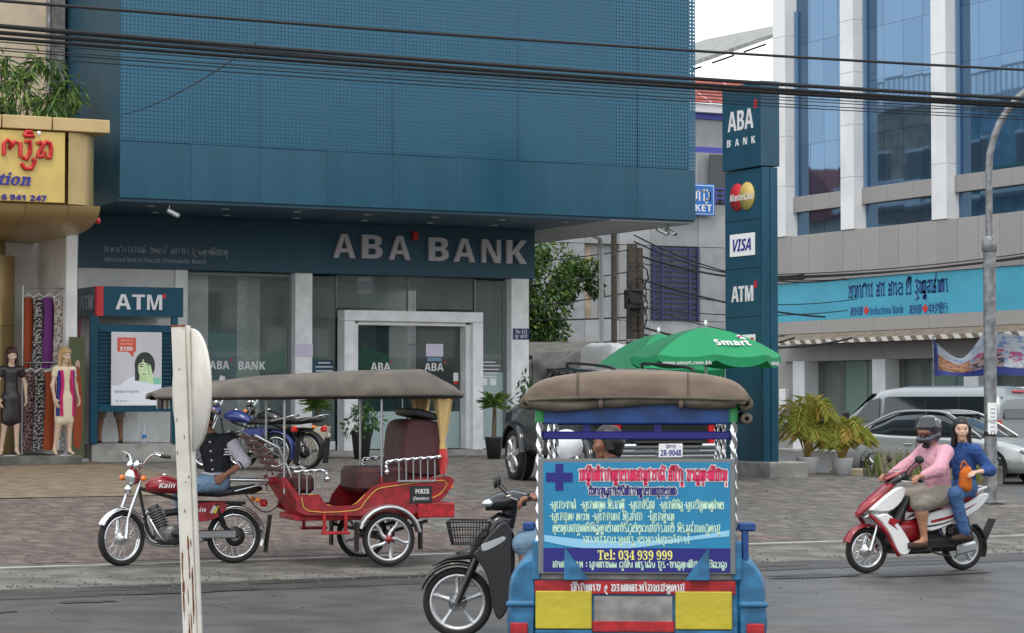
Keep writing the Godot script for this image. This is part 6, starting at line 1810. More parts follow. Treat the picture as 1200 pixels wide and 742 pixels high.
func blue_cart() -> void:
	var t := thing("ambulance_cart", "blue passenger cart with a clinic sign board on its tail", "cart", p(6.755, 0, 11.71), heading(0.5, 0.867))
	# tail: strip, panels, lower edge
	put("tail_frame", S.new().box(Vector3(0.05, 0.68, 0), Vector3(0.06, 0.34, 1.14), 0.008), M.tuk_blue, t)
	var rs := put("red_strip", S.new().box(Vector3(0.008, 0.8, -0.01), Vector3(0.016, 0.075, 1.13), 0.003), M.red_matt, t)
	pen_word("ម៉ាកលេខ ១ ដែលណែនាំដោយទន្តពេទ្យ", rs, Vector3(-0.002, 0.782, -0.05), 0.64, 0.034, 0.007, M.letter_white, WEST)
	for z in [-0.412, 0.376]:
		put("yellow_panel", S.new().box(Vector3(0.004, 0.672, z), Vector3(0.024, 0.214, 0.318), 0.006), M.tuk_yellow, t)
		put("panel_frame", S.new().box(Vector3(0.012, 0.552, z), Vector3(0.03, 0.016, 0.32)), M.tuk_blue, t)
	put("plate_recess", S.new().box(Vector3(0.012, 0.675, -0.02), Vector3(0.014, 0.15, 0.44)), M.tuk_panel_grey, t)
	put("red_strip", S.new().box(Vector3(0.008, 0.58, -0.02), Vector3(0.016, 0.06, 0.46), 0.003), M.red_matt, t)
	put("bumper", S.new().box(Vector3(0.05, 0.44, 0), Vector3(0.08, 0.12, 1.2), 0.02), M.navy, t)
	put("upper_ledge", S.new().box(Vector3(0.03, 0.858, 0), Vector3(0.04, 0.036, 1.1), 0.006), M.tuk_panel_grey, t)
	# body shell and floor
	put("floor", S.new().box(Vector3(1.0, 0.62, 0), Vector3(1.9, 0.06, 1.1), 0.01), M.tuk_deep, t)
	for s in [-1, 1]:
		put("side_panel", S.new().slab(outline([[0.08, 0.62], [0.08, 0.98], [0.6, 0.98], [0.9, 0.8], [1.4, 0.78], [1.9, 0.98], [1.9, 0.6]], 2), s * 0.56 - 0.015, s * 0.56 + 0.015), M.tuk_blue, t)
		# tail lamp boxes and rounded wheel fairings
		put("wheel_fairing", S.new().slab(outline([[0.57 * s, 0.97], [0.63 * s, 0.955], [0.69 * s, 0.9], [0.72 * s, 0.82], [0.725 * s, 0.7], [0.725 * s, 0.53], [0.57 * s, 0.53]], 2), -1.12, 0.0, true, 0.02), M.tuk_blue, t, Vector3(0.015, 0, 0), Vector3(0, WEST, 0))
		put("fairing_ledge", S.new().box(Vector3(0.02, 0.705, s * 0.655), Vector3(0.06, 0.035, 0.165), 0.012), M.tuk_blue, t)
		put("corner_reflector", S.new().box(Vector3(-0.004, 0.565, s * 0.665), Vector3(0.02, 0.07, 0.1), 0.006), M.red_matt, t)
		put("gusset", S.new().tri(Vector3(-0.036, 1.03, s * 0.405), Vector3(-0.036, 0.845, s * 0.41), Vector3(-0.036, 0.845, s * 0.27)).tri(Vector3(-0.03, 1.03, s * 0.405), Vector3(-0.03, 0.845, s * 0.41), Vector3(-0.03, 0.845, s * 0.27)), M.tuk_blue, t)
		put("side_frame", S.new().box(Vector3(0.02, 0.95, s * 0.565), Vector3(0.05, 0.22, 0.05), 0.008), M.tuk_blue, t)
		twisted(t, "roof_post", [Vector3(0.02, 0.92, s * 0.55), Vector3(0.02, 1.84, s * 0.545)], 0.019, M.chrome)
		put("post_sleeve", S.new().bar(Vector3(0.02, 1.73, s * 0.545), Vector3(0.02, 1.84, s * 0.545), 0.03, 8), M.green_tape, t)
		twisted(t, "roof_post", [Vector3(0.95, 0.9, s * 0.52), Vector3(0.95, 1.84, s * 0.52)], 0.017, M.chrome)
		twisted(t, "roof_post", [Vector3(1.9, 0.9, s * 0.52), Vector3(1.9, 1.84, s * 0.52)], 0.017, M.chrome)
		wheel(t, Vector3(0.55, 0.285, s * 0.64), 0.285, 0.085, "swirl", 0.0, M.tuk_blue, 1.0)
		put("roof_rail", S.new().box(Vector3(1.2, 1.79, s * 0.545), Vector3(2.3, 0.1, 0.03), 0.006), M.tuk_deep, t)
	put("hook_bracket", S.new().box(Vector3(0.05, 1.14, 0.62), Vector3(0.06, 0.05, 0.1), 0.01), M.tuk_deep, t)
	put("hook_bracket", S.new().box(Vector3(0.05, 1.03, 0.61), Vector3(0.05, 0.2, 0.04), 0.01), M.tuk_deep, t)
	put("hook_bracket", S.new().box(Vector3(0.05, 1.14, -0.61), Vector3(0.06, 0.05, 0.07), 0.01), M.tuk_deep, t)
	put("header_board", S.new().box(Vector3(0.03, 1.785, 0.0), Vector3(0.05, 0.13, 1.1), 0.008), M.tuk_deep, t)
	put("header_rail", S.new().box(Vector3(0.05, 1.655, 0.0), Vector3(0.04, 0.045, 1.06), 0.006), M.navy, t)
	for z in [-0.28, 0.12]: put("header_strut", S.new().box(Vector3(0.05, 1.71, z), Vector3(0.03, 0.09, 0.04)), M.navy, t)
	put("front_rail", S.new().box(Vector3(1.95, 1.72, 0.0), Vector3(0.04, 0.05, 1.06), 0.006), M.navy, t)
	put("seat", S.new().box(Vector3(0.35, 0.95, 0), Vector3(0.5, 0.16, 1.0), 0.04), M.maroon, t)
	put("seat", S.new().box(Vector3(1.65, 0.9, 0), Vector3(0.35, 0.14, 1.0), 0.04), M.maroon, t)
	# sign board with clinic lettering, a part fixed on the tail
	var b := group_node("sign_board", t)
	put("frame", S.new().box(Vector3(-0.004, 1.2, 0.0), Vector3(0.03, 0.65, 1.11), 0.004), M.frame_grey, b)
	put("face", S.new().box(Vector3(-0.02, 1.205, 0.0), Vector3(0.006, 0.6, 1.05)), M.tuk_board, b)
	var wave := PackedVector2Array()
	for i in 13:
		var q := i / 12.0
		wave.append(Vector2(-0.52 + 1.04 * q, 1.08 - 0.1 * sin(q * PI * 0.9) * (1.0 - q) + 0.03 * q))
	for i in 13:
		var q := 1.0 - i / 12.0
		wave.append(Vector2(-0.52 + 1.04 * q, 1.115 - 0.05 * sin(q * PI) + 0.03 * q))
	put("wave_print", S.new().slab(wave, 0.0, 0.001), M.tuk_wave, b, Vector3(-0.0242, -0.02, 0), Vector3(0, WEST, 0))
	put("navy_band", S.new().box(Vector3(-0.0245, 0.955, 0.0), Vector3(0.003, 0.135, 1.05)), M.navy, b)
	put("cross", S.new().box(Vector3(-0.0245, 1.42, -0.435), Vector3(0.003, 0.15, 0.045)), M.navy, b)
	put("cross", S.new().box(Vector3(-0.0248, 1.42, -0.435), Vector3(0.003, 0.052, 0.15)), M.navy, b)
	var x := -0.0255
	pen_word("មន្ទីរសំរាកព្យាបាលអន្តរជាតិ អ៊ីរីកូ ខេត្តព្រះសីហនុ", b, Vector3(x, 1.405, 0.095), 0.83, 0.055, 0.009, M.letter_pink, WEST, M.letter_white, 0.011)
	pen_word("ជំនាញផ្នែកជំងឺសំរាកព្យាបាលទូទៅបុរស)", b, Vector3(x, 1.325, -0.02), 0.5, 0.034, 0.006, M.navy, WEST, M.letter_white, 0.008)
	pen_word("-ផ្នែកវះកាត់  -ផ្នែកសម្ភព និងរោគស្រី  -ផ្នែកជំងឺទូទៅ  -ផ្នែកពិនិត្យ-ផ្នែកវិទ្យុសាស្ត្រទំនើប", b, Vector3(x, 1.245, 0.0), 0.98, 0.036, 0.006, M.letter_mint, WEST)
	pen_word("-ផ្នែកក្រពះ ពោះវៀន -ផ្នែកកុមារ និងទារក  -ផ្នែកធ្មេញ", b, Vector3(x, 1.18, -0.14), 0.7, 0.036, 0.006, M.letter_mint, WEST)
	pen_word("ព្រៀបព្រមទទួលពិនិត្យព្យាបាលជំងឺគ្រប់ប្រភេទទាំងយប់ និងថ្ងៃដោយគ្រូពេទ្យ", b, Vector3(x, 1.115, 0.0), 0.94, 0.036, 0.006, M.letter_mint, WEST)
	pen_word("មានរថយន្តសង្គ្រោះបន្ទាន់ប្រចាំការ", b, Vector3(x, 1.052, 0.0), 0.6, 0.034, 0.006, M.letter_mint, WEST)
	word("Tel: 034 939 999", b, Vector3(x - 0.001, 0.985, -0.01), 0.42, 0.055, M.letter_yellow, WEST, 0.002, true, "Droid Serif")
	pen_word("អាសយដ្ឋាន ៖ ផ្ទះលេខ៧៧ ភូមិ២ សង្កាត់២ ក្រុង-ខេត្តព្រះសីហនុ (ជិតវត្ត)", b, Vector3(x - 0.001, 0.915, 0.02), 0.98, 0.03, 0.0055, M.letter_mint, WEST)
	# canvas roof, rolled side and back curtains
	put("canvas_roof", S.new().smooth().loft(canopy_rings([[-0.066, 1.862, 1.9, 0.62], [-0.064, 1.866, 1.97, 0.634], [-0.055, 1.868, 2.0, 0.64], [0.02, 1.87, 2.02, 0.642], [0.3, 1.866, 2.0, 0.64], [0.62, 1.872, 2.035, 0.642], [1.0, 1.866, 2.015, 0.64], [1.4, 1.872, 2.04, 0.642], [1.9, 1.866, 2.0, 0.63], [2.3, 1.88, 2.01, 0.62], [2.9, 1.87, 1.95, 0.5]], 40, 12.0, 0.6)), M.canvas_brown, t)
	for z in [-0.33, 0.29]: put("roof_seam", S.new().tube([Vector3(-0.068, 1.88, z), Vector3(-0.066, 1.962, z), Vector3(-0.056, 1.99, z), Vector3(0.02, 2.008, z), Vector3(0.3, 1.988, z)], 0.006, 5), M.canvas_olive, t)
	put("roof_hem", S.new().tube(curve([Vector3(-0.064, 1.855, -0.61), Vector3(-0.07, 1.868, -0.3), Vector3(-0.07, 1.87, 0.0), Vector3(-0.07, 1.866, 0.3), Vector3(-0.064, 1.855, 0.61)], 4), 0.01, 6), M.canvas_olive, t)
	var roll := []
	var rr := []
	for i in 15:
		var q := i / 14.0
		roll.append(Vector3(-0.03, 1.846 - 0.01 * sin(q * PI * 2.0) - 0.012 * sin(q * 9.0), lerpf(-0.615, 0.56, q)))
		rr.append(0.036 + 0.005 * sin(q * 17.0) - (0.01 if i in [5, 10] else 0.0))
	put("rolled_curtain", S.new().tube(roll, rr, 12), M.canvas_olive, t)
	for z in [-0.2, 0.25]: put("curtain_tie", S.new().lathe([Vector2(0.038, -0.012), Vector2(0.041, 0), Vector2(0.038, 0.012)], Vector3(-0.03, 1.842, z), Vector3(0, 0, 1), 12), M.canvas_brown, t)
	for k in [[0.615, 1.835, 0.042], [0.62, 1.75, 0.034], [-0.62, 1.84, 0.04]]:
		put("rolled_curtain", S.new().lathe([Vector2(k[2] * 0.4, 0.0), Vector2(k[2] * 0.75, 0.0), Vector2(k[2], 0.01), Vector2(k[2] * 1.06, 0.5), Vector2(k[2], 1.2), Vector2(k[2] * 1.05, 2.0), Vector2(0, 2.05)], Vector3(-0.03, k[1], k[0]), Vector3(1, 0, 0), 14), M.canvas_olive, t)
		put("roll_core", S.new().lathe([Vector2(0, 0.04), Vector2(k[2] * 0.5, 0.03)], Vector3(-0.03, k[1], k[0]), Vector3(1, 0, 0), 10), M.canvas_olive, t)
	# the motorbike that pulls it
	put("tow_bar", S.new().tube([Vector3(1.9, 0.62, 0), Vector3(2.3, 0.8, -0.1)], 0.025, 8), M.tuk_deep, t)

func car_section(k: Array, n := 9) -> Array:
	# x, sill y, belt y, top y, half width at sill/belt, half width at top
	var half := []
	half.append(Vector3(k[0], k[1], k[4] * 0.72))
	half.append(Vector3(k[0], k[1] + 0.02, k[4] * 0.94))
	half.append(Vector3(k[0], lerpf(k[1], k[2], 0.3), k[4] * 1.0))
	half.append(Vector3(k[0], lerpf(k[1], k[2], 0.65), k[4] * 1.005))
	half.append(Vector3(k[0], k[2], k[4] * 0.975))
	half.append(Vector3(k[0], lerpf(k[2], k[3], 0.7), lerpf(k[4], k[5], 0.75)))
	half.append(Vector3(k[0], lerpf(k[2], k[3], 0.93), k[5] * 0.75))
	half.append(Vector3(k[0], k[3], k[5] * 0.3))
	var row := []
	for q in half: row.append(q)
	half.reverse()
	for q in half: row.append(Vector3(q.x, q.y, -q.z))
	return row

func car_body(stations: Array) -> S:
	var rings := []
	for k in stations: rings.append(car_section(k))
	return S.new().smooth().loft(rings)

func glasshouse(defs: Array) -> S:
	# x, base y, top y, half width base, half width top
	var rings := []
	for k in defs:
		rings.append([Vector3(k[0], k[1], k[3]), Vector3(k[0], lerpf(k[1], k[2], 0.5), lerpf(k[3], k[4], 0.42)), Vector3(k[0], k[2] - 0.03, k[4]), Vector3(k[0], k[2], k[4] - 0.08), Vector3(k[0], k[2] + 0.012, 0.0), Vector3(k[0], k[2], -k[4] + 0.08), Vector3(k[0], k[2] - 0.03, -k[4]), Vector3(k[0], lerpf(k[1], k[2], 0.5), -lerpf(k[3], k[4], 0.42)), Vector3(k[0], k[1], -k[3])])
	return S.new().smooth().loft(rings)

func arch_shade(parent: Node, x: float, r: float, z: float, m: Material) -> void:
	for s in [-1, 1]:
		put("wheel_arch_shade", S.new().lathe([Vector2(0.0, 0.0), Vector2(r, 0.0), Vector2(r + 0.02, 0.012), Vector2(r + 0.03, 0.0)], Vector3(x, r * 0.86, s * z), Vector3(0, 0, s), 28), M.black_plastic, parent)  # flat black liner disc on the body side, shade of the arch painted in

func sedan() -> void:
	var c := thing("sedan_car", "silver sedan parked in the side street in front of a van", "car", gp(30.9, 40.4), heading(0.37, -0.93))
	put("body", car_body([[2.36, 0.32, 0.5, 0.55, 0.62, 0.5], [2.28, 0.24, 0.56, 0.66, 0.78, 0.68], [2.05, 0.2, 0.64, 0.76, 0.86, 0.78], [1.5, 0.2, 0.72, 0.88, 0.89, 0.8], [0.95, 0.2, 0.8, 0.96, 0.9, 0.8], [0.3, 0.2, 0.86, 0.95, 0.9, 0.8], [-1.0, 0.2, 0.9, 0.98, 0.9, 0.8], [-1.55, 0.2, 0.93, 1.02, 0.89, 0.78], [-2.05, 0.22, 0.93, 1.03, 0.87, 0.74], [-2.3, 0.26, 0.9, 1.0, 0.82, 0.7], [-2.4, 0.34, 0.8, 0.86, 0.72, 0.62]]), M.silver_paint, c)
	put("glasshouse", glasshouse([[1.12, 0.93, 0.95, 0.76, 0.72], [0.7, 0.92, 1.19, 0.8, 0.7], [0.25, 0.92, 1.4, 0.82, 0.64], [-0.3, 0.92, 1.455, 0.83, 0.62], [-0.95, 0.93, 1.42, 0.82, 0.62], [-1.4, 0.95, 1.25, 0.8, 0.66], [-1.85, 0.98, 1.02, 0.74, 0.68]]), M.car_glass, c)
	put("roof", S.new().smooth().loft(seat_rings([[0.34, 1.415, 0.5, 0.012], [0.2, 1.435, 0.6, 0.025], [-0.3, 1.47, 0.62, 0.022], [-0.85, 1.45, 0.6, 0.024], [-1.02, 1.425, 0.52, 0.012]], 20)), M.silver_paint, c)
	for s in [-1, 1]:
		put("pillar", S.new().tube(curve([Vector3(1.14, 0.94, s * 0.76), Vector3(0.7, 1.2, s * 0.72), Vector3(0.26, 1.42, s * 0.63), Vector3(-0.3, 1.465, s * 0.615), Vector3(-0.95, 1.43, s * 0.61), Vector3(-1.42, 1.24, s * 0.67), Vector3(-1.88, 1.0, s * 0.71)], 3), 0.028, 7), M.silver_paint, c)
		put("pillar", S.new().tube([Vector3(-0.28, 0.93, s * 0.835), Vector3(-0.24, 1.2, s * 0.755), Vector3(-0.2, 1.44, s * 0.64)], 0.03, 6), M.black_plastic, c)
		put("door_mirror", S.new().ball(Vector3(0.72, 1.0, s * 0.96), Vector3(0.06, 0.07, 0.1), 10), M.silver_paint, c)
		put("door_handle", S.new().box(Vector3(-0.5, 0.78, s * 0.905), Vector3(0.2, 0.035, 0.03), 0.01), M.silver_paint, c)
		put("door_handle", S.new().box(Vector3(-1.3, 0.82, s * 0.9), Vector3(0.2, 0.035, 0.03), 0.01), M.silver_paint, c)
		put("door_seam", S.new().tube([Vector3(-0.3, 0.9, s * 0.893), Vector3(-0.3, 0.6, s * 0.908), Vector3(-0.3, 0.26, s * 0.885)], 0.006, 4), M.black_plastic, c)
		put("headlight", S.new().ball(Vector3(2.14, 0.66, s * 0.66), Vector3(0.2, 0.09, 0.2), 12, Basis(Vector3.UP, s * -0.5)), M.lamp_glass, c)
		put("fog_light", S.new().ball(Vector3(2.3, 0.4, s * 0.62), Vector3(0.05, 0.05, 0.1), 8), M.lamp_glass, c)
		put("tail_lamp", S.new().ball(Vector3(-2.28, 0.82, s * 0.68), Vector3(0.1, 0.1, 0.16), 10), M.tail_red, c)
		for x in [1.42, -1.3]: wheel(c, Vector3(x, 0.32, s * 0.8), 0.32, 0.2, "car", 0.0 if s > 0 else PI, null, 0.5)
	arch_shade(c, 1.42, 0.37, 0.885, M.black_plastic)
	arch_shade(c, -1.3, 0.37, 0.885, M.black_plastic)
	put("grille", S.new().box(Vector3(2.34, 0.58, 0), Vector3(0.06, 0.12, 0.7), 0.02), M.black_plastic, c)
	put("grille_bar", S.new().box(Vector3(2.37, 0.62, 0), Vector3(0.03, 0.03, 0.7), 0.01), M.chrome, c)
	put("lower_intake", S.new().box(Vector3(2.33, 0.36, 0), Vector3(0.06, 0.1, 0.9), 0.02), M.black_plastic, c)
	put("bumper_line", S.new().box(Vector3(2.38, 0.46, 0), Vector3(0.03, 0.03, 1.3), 0.01), M.silver_paint, c)
	put("boot_spoiler", S.new().smooth().loft(seat_rings([[-2.1, 1.07, 0.66, 0.01], [-2.22, 1.1, 0.68, 0.02], [-2.32, 1.1, 0.66, 0.01]])), M.silver_paint, c)
	put("window_sticker", S.new().box(Vector3(0.64, 1.2, 0.2), Vector3(0.01, 0.06, 0.06)), M.tail_red, c)

func van(label: String, at: Vector3, turn: float, paint: Material) -> void:
	var c := thing("minivan", label, "van", at, turn, "vans parked in the side street")
	var st := []
	for k in [[2.3, 0.35, 0.8, 0.95, 0.7], [2.2, 0.28, 1.0, 1.15, 0.82], [1.95, 0.25, 1.1, 1.35, 0.86], [1.5, 0.25, 1.15, 1.72, 0.86], [1.15, 0.25, 1.2, 1.93, 0.86], [0.6, 0.25, 1.2, 1.98, 0.86], [-1.8, 0.25, 1.2, 1.98, 0.86], [-2.2, 0.27, 1.2, 1.94, 0.85], [-2.35, 0.32, 1.15, 1.7, 0.82]]:
		st.append([k[0], k[1], k[2], k[3], k[4], k[4] * 0.86])
	put("body", car_body(st), paint, c)
	for s in [-1, 1]:
		put("side_window", S.new().slab(outline([[0.85, 0.02], [0.85, 0.52], [0.75, 0.55], [-2.0, 0.55], [-2.05, 0.48], [-2.05, 0.04]], 1), -0.01, 0.01), M.car_glass, c, Vector3(0, 1.2, s * 0.852), Vector3(-s * 0.128, 0, 0))
		put("front_window", S.new().slab(PackedVector2Array([Vector2(1.78, -0.02), Vector2(1.3, 0.46), Vector2(1.0, 0.52), Vector2(0.98, -0.04)]), -0.01, 0.01), M.car_glass, c, Vector3(0, 1.2, s * 0.854), Vector3(-s * 0.128, 0, 0))
		for x in [-0.35, -1.3]: put("window_bar", S.new().box(Vector3(x, 1.47, s * 0.828), Vector3(0.05, 0.5, 0.02), 0.0, Basis(Vector3.RIGHT, -s * 0.13)), M.black_plastic, c)
		put("door_mirror", S.new().box(Vector3(1.82, 1.3, s * 1.0), Vector3(0.12, 0.24, 0.14), 0.04), M.black_plastic, c)
		put("tail_lamp", S.new().box(Vector3(-2.33, 1.0, s * 0.74), Vector3(0.08, 0.5, 0.12), 0.03), M.tail_red, c)
		put("headlight", S.new().ball(Vector3(2.16, 0.85, s * 0.62), Vector3(0.14, 0.12, 0.18), 10), M.lamp_glass, c)
		for x in [1.35, -1.35]: wheel(c, Vector3(x, 0.33, s * 0.76), 0.33, 0.2, "car", 0.0 if s > 0 else PI, null, 0.5)
		put("door_handle", S.new().box(Vector3(0.5, 1.05, s * 0.875), Vector3(0.18, 0.04, 0.03), 0.01), M.black_plastic, c)
		put("door_seam", S.new().box(Vector3(0.92, 0.8, s * 0.868), Vector3(0.012, 0.9, 0.012)), M.black_plastic, c)
	arch_shade(c, 1.35, 0.39, 0.86, M.black_plastic)
	arch_shade(c, -1.35, 0.39, 0.86, M.black_plastic)
	put("rear_window", S.new().box(Vector3(-2.33, 1.5, 0), Vector3(0.03, 0.5, 1.25), 0.01, Basis(Vector3.BACK, -0.22)), M.car_glass, c)
	put("window_notice", S.new().box(Vector3(-2.37, 1.32, 0.3), Vector3(0.01, 0.06, 0.3), 0.0, Basis(Vector3.BACK, -0.22)), M.paper, c)
	put("brake_lamp", S.new().box(Vector3(-2.27, 1.86, 0), Vector3(0.06, 0.05, 0.4), 0.015), M.tail_red, c)
	put("rear_bumper", S.new().box(Vector3(-2.38, 0.42, 0), Vector3(0.16, 0.2, 1.6), 0.05), M.black_plastic, c)
	put("front_bumper", S.new().box(Vector3(2.28, 0.46, 0), Vector3(0.16, 0.26, 1.5), 0.06), M.black_plastic, c)
	put("windscreen", S.new().quad(Vector3(1.98, 1.3, -0.7), Vector3(1.98, 1.3, 0.7), Vector3(1.36, 1.82, 0.62), Vector3(1.36, 1.82, -0.62)), M.car_glass, c)

func pickup() -> void:
	var c := thing("pickup_truck", "dark pickup truck parked nose to the bank with a chrome bumper", "truck", p(17.5, gy(17.3, 31.0) - 0.01, 31.2), heading(0.147, 0.989))
	c.rotation.z = 0.0
	var tilt := Basis(Vector3.UP, heading(0.147, 0.989)) * Basis(Vector3.BACK, 0.062)
	c.transform.basis = tilt
	# axle x: front 1.75, rear -1.3; tail at -2.3
	put("body", car_body([[2.5, 0.5, 0.9, 1.0, 0.74, 0.6], [2.4, 0.45, 1.0, 1.1, 0.84, 0.75], [1.9, 0.42, 1.1, 1.2, 0.88, 0.78], [1.2, 0.42, 1.14, 1.24, 0.89, 0.8], [0.6, 0.42, 1.16, 1.22, 0.89, 0.8], [-0.8, 0.42, 1.16, 1.22, 0.89, 0.8], [-2.1, 0.45, 1.16, 1.22, 0.88, 0.8], [-2.2, 0.5, 1.14, 1.2, 0.86, 0.8]]), M.pickup_paint, c)
	put("glasshouse", glasshouse([[1.25, 1.2, 1.22, 0.8, 0.76], [0.75, 1.18, 1.6, 0.82, 0.7], [0.4, 1.18, 1.76, 0.83, 0.68], [-0.6, 1.18, 1.8, 0.83, 0.68], [-1.9, 1.18, 1.78, 0.82, 0.68], [-2.14, 1.2, 1.5, 0.8, 0.7]]), M.car_glass, c)
	put("roof", S.new().smooth().loft(seat_rings([[0.45, 1.77, 0.58, 0.012], [0.2, 1.8, 0.66, 0.03], [-0.8, 1.83, 0.67, 0.03], [-1.9, 1.8, 0.66, 0.03], [-2.0, 1.77, 0.58, 0.012]], 18)), M.pickup_paint, c)
	for s in [-1, 1]:
		for x in [1.75, -1.3]:
			wheel(c, Vector3(x, 0.405, s * 0.8), 0.405, 0.27, "car", 0.0 if s > 0 else PI, null, 0.5)
			fender(c, "fender_flare", Vector3(x, 0.43, s * 0.86), 0.47, 0.2, 0.1, PI - 0.1, M.pickup_paint, 14, 0.05)
		put("roof_rail", S.new().tube(curve([Vector3(0.2, 1.83, s * 0.6), Vector3(0.1, 1.9, s * 0.6), Vector3(-1.6, 1.92, s * 0.6), Vector3(-1.75, 1.83, s * 0.6)], 4), 0.022, 6), M.black_plastic, c)
		put("pillar", S.new().tube(curve([Vector3(1.28, 1.2, s * 0.8), Vector3(0.76, 1.6, s * 0.71), Vector3(0.4, 1.77, s * 0.68), Vector3(-0.6, 1.81, s * 0.68), Vector3(-1.9, 1.79, s * 0.68), Vector3(-2.14, 1.5, s * 0.71), Vector3(-2.16, 1.2, s * 0.8)], 3), 0.04, 6), M.pickup_paint, c)
		put("pillar", S.new().tube([Vector3(-0.3, 1.18, s * 0.84), Vector3(-0.3, 1.78, s * 0.69)], 0.045, 6), M.pickup_paint, c)
		put("door_mirror", S.new().box(Vector3(0.95, 1.3, s * 1.0), Vector3(0.1, 0.2, 0.18), 0.04), M.black_plastic, c)
		put("tail_lamp", S.new().box(Vector3(-2.19, 1.0, s * 0.74), Vector3(0.08, 0.34, 0.16), 0.02), M.tail_red, c)
		put("headlight", S.new().ball(Vector3(2.36, 0.98, s * 0.62), Vector3(0.12, 0.09, 0.2), 10), M.lamp_glass, c)
	arch_shade(c, 1.75, 0.46, 0.86, M.black_plastic)
	arch_shade(c, -1.3, 0.46, 0.86, M.black_plastic)
	put("rear_window", S.new().box(Vector3(-2.15, 1.48, 0), Vector3(0.03, 0.46, 1.2), 0.01, Basis(Vector3.BACK, -0.3)), M.car_glass, c)
	put("tailgate", S.new().box(Vector3(-2.2, 0.98, 0), Vector3(0.06, 0.42, 1.3), 0.02), M.pickup_paint, c)
	put("indicator_lamp", S.new().box(Vector3(-2.22, 1.24, 0.62), Vector3(0.04, 0.06, 0.12), 0.01), M.amber, c)
	put("indicator_lamp", S.new().box(Vector3(-2.22, 1.24, -0.3), Vector3(0.04, 0.05, 0.16), 0.01), M.amber, c)
	var bm := group_node("rear_bumper", c)
	for k in 3: put("chrome_bar", S.new().box(Vector3(-2.34, 0.72 + k * 0.07, 0), Vector3(0.16, 0.062, 1.72), 0.022), M.chrome, bm)
	put("step", S.new().box(Vector3(-2.33, 0.91, 0), Vector3(0.2, 0.02, 1.0), 0.01), M.rubber, bm)
	put("plate", S.new().box(Vector3(-2.43, 0.8, 0.0), Vector3(0.012, 0.19, 0.36), 0.004), M.paper, bm)
	word("2R-9048", bm, Vector3(-2.438, 0.77, 0.0), 0.31, 0.085, M.sign_blue, WEST, 0.003)
	pen_word("ភ្នំពេញ", bm, Vector3(-2.438, 0.845, 0.0), 0.14, 0.03, 0.006, M.sign_blue, WEST)

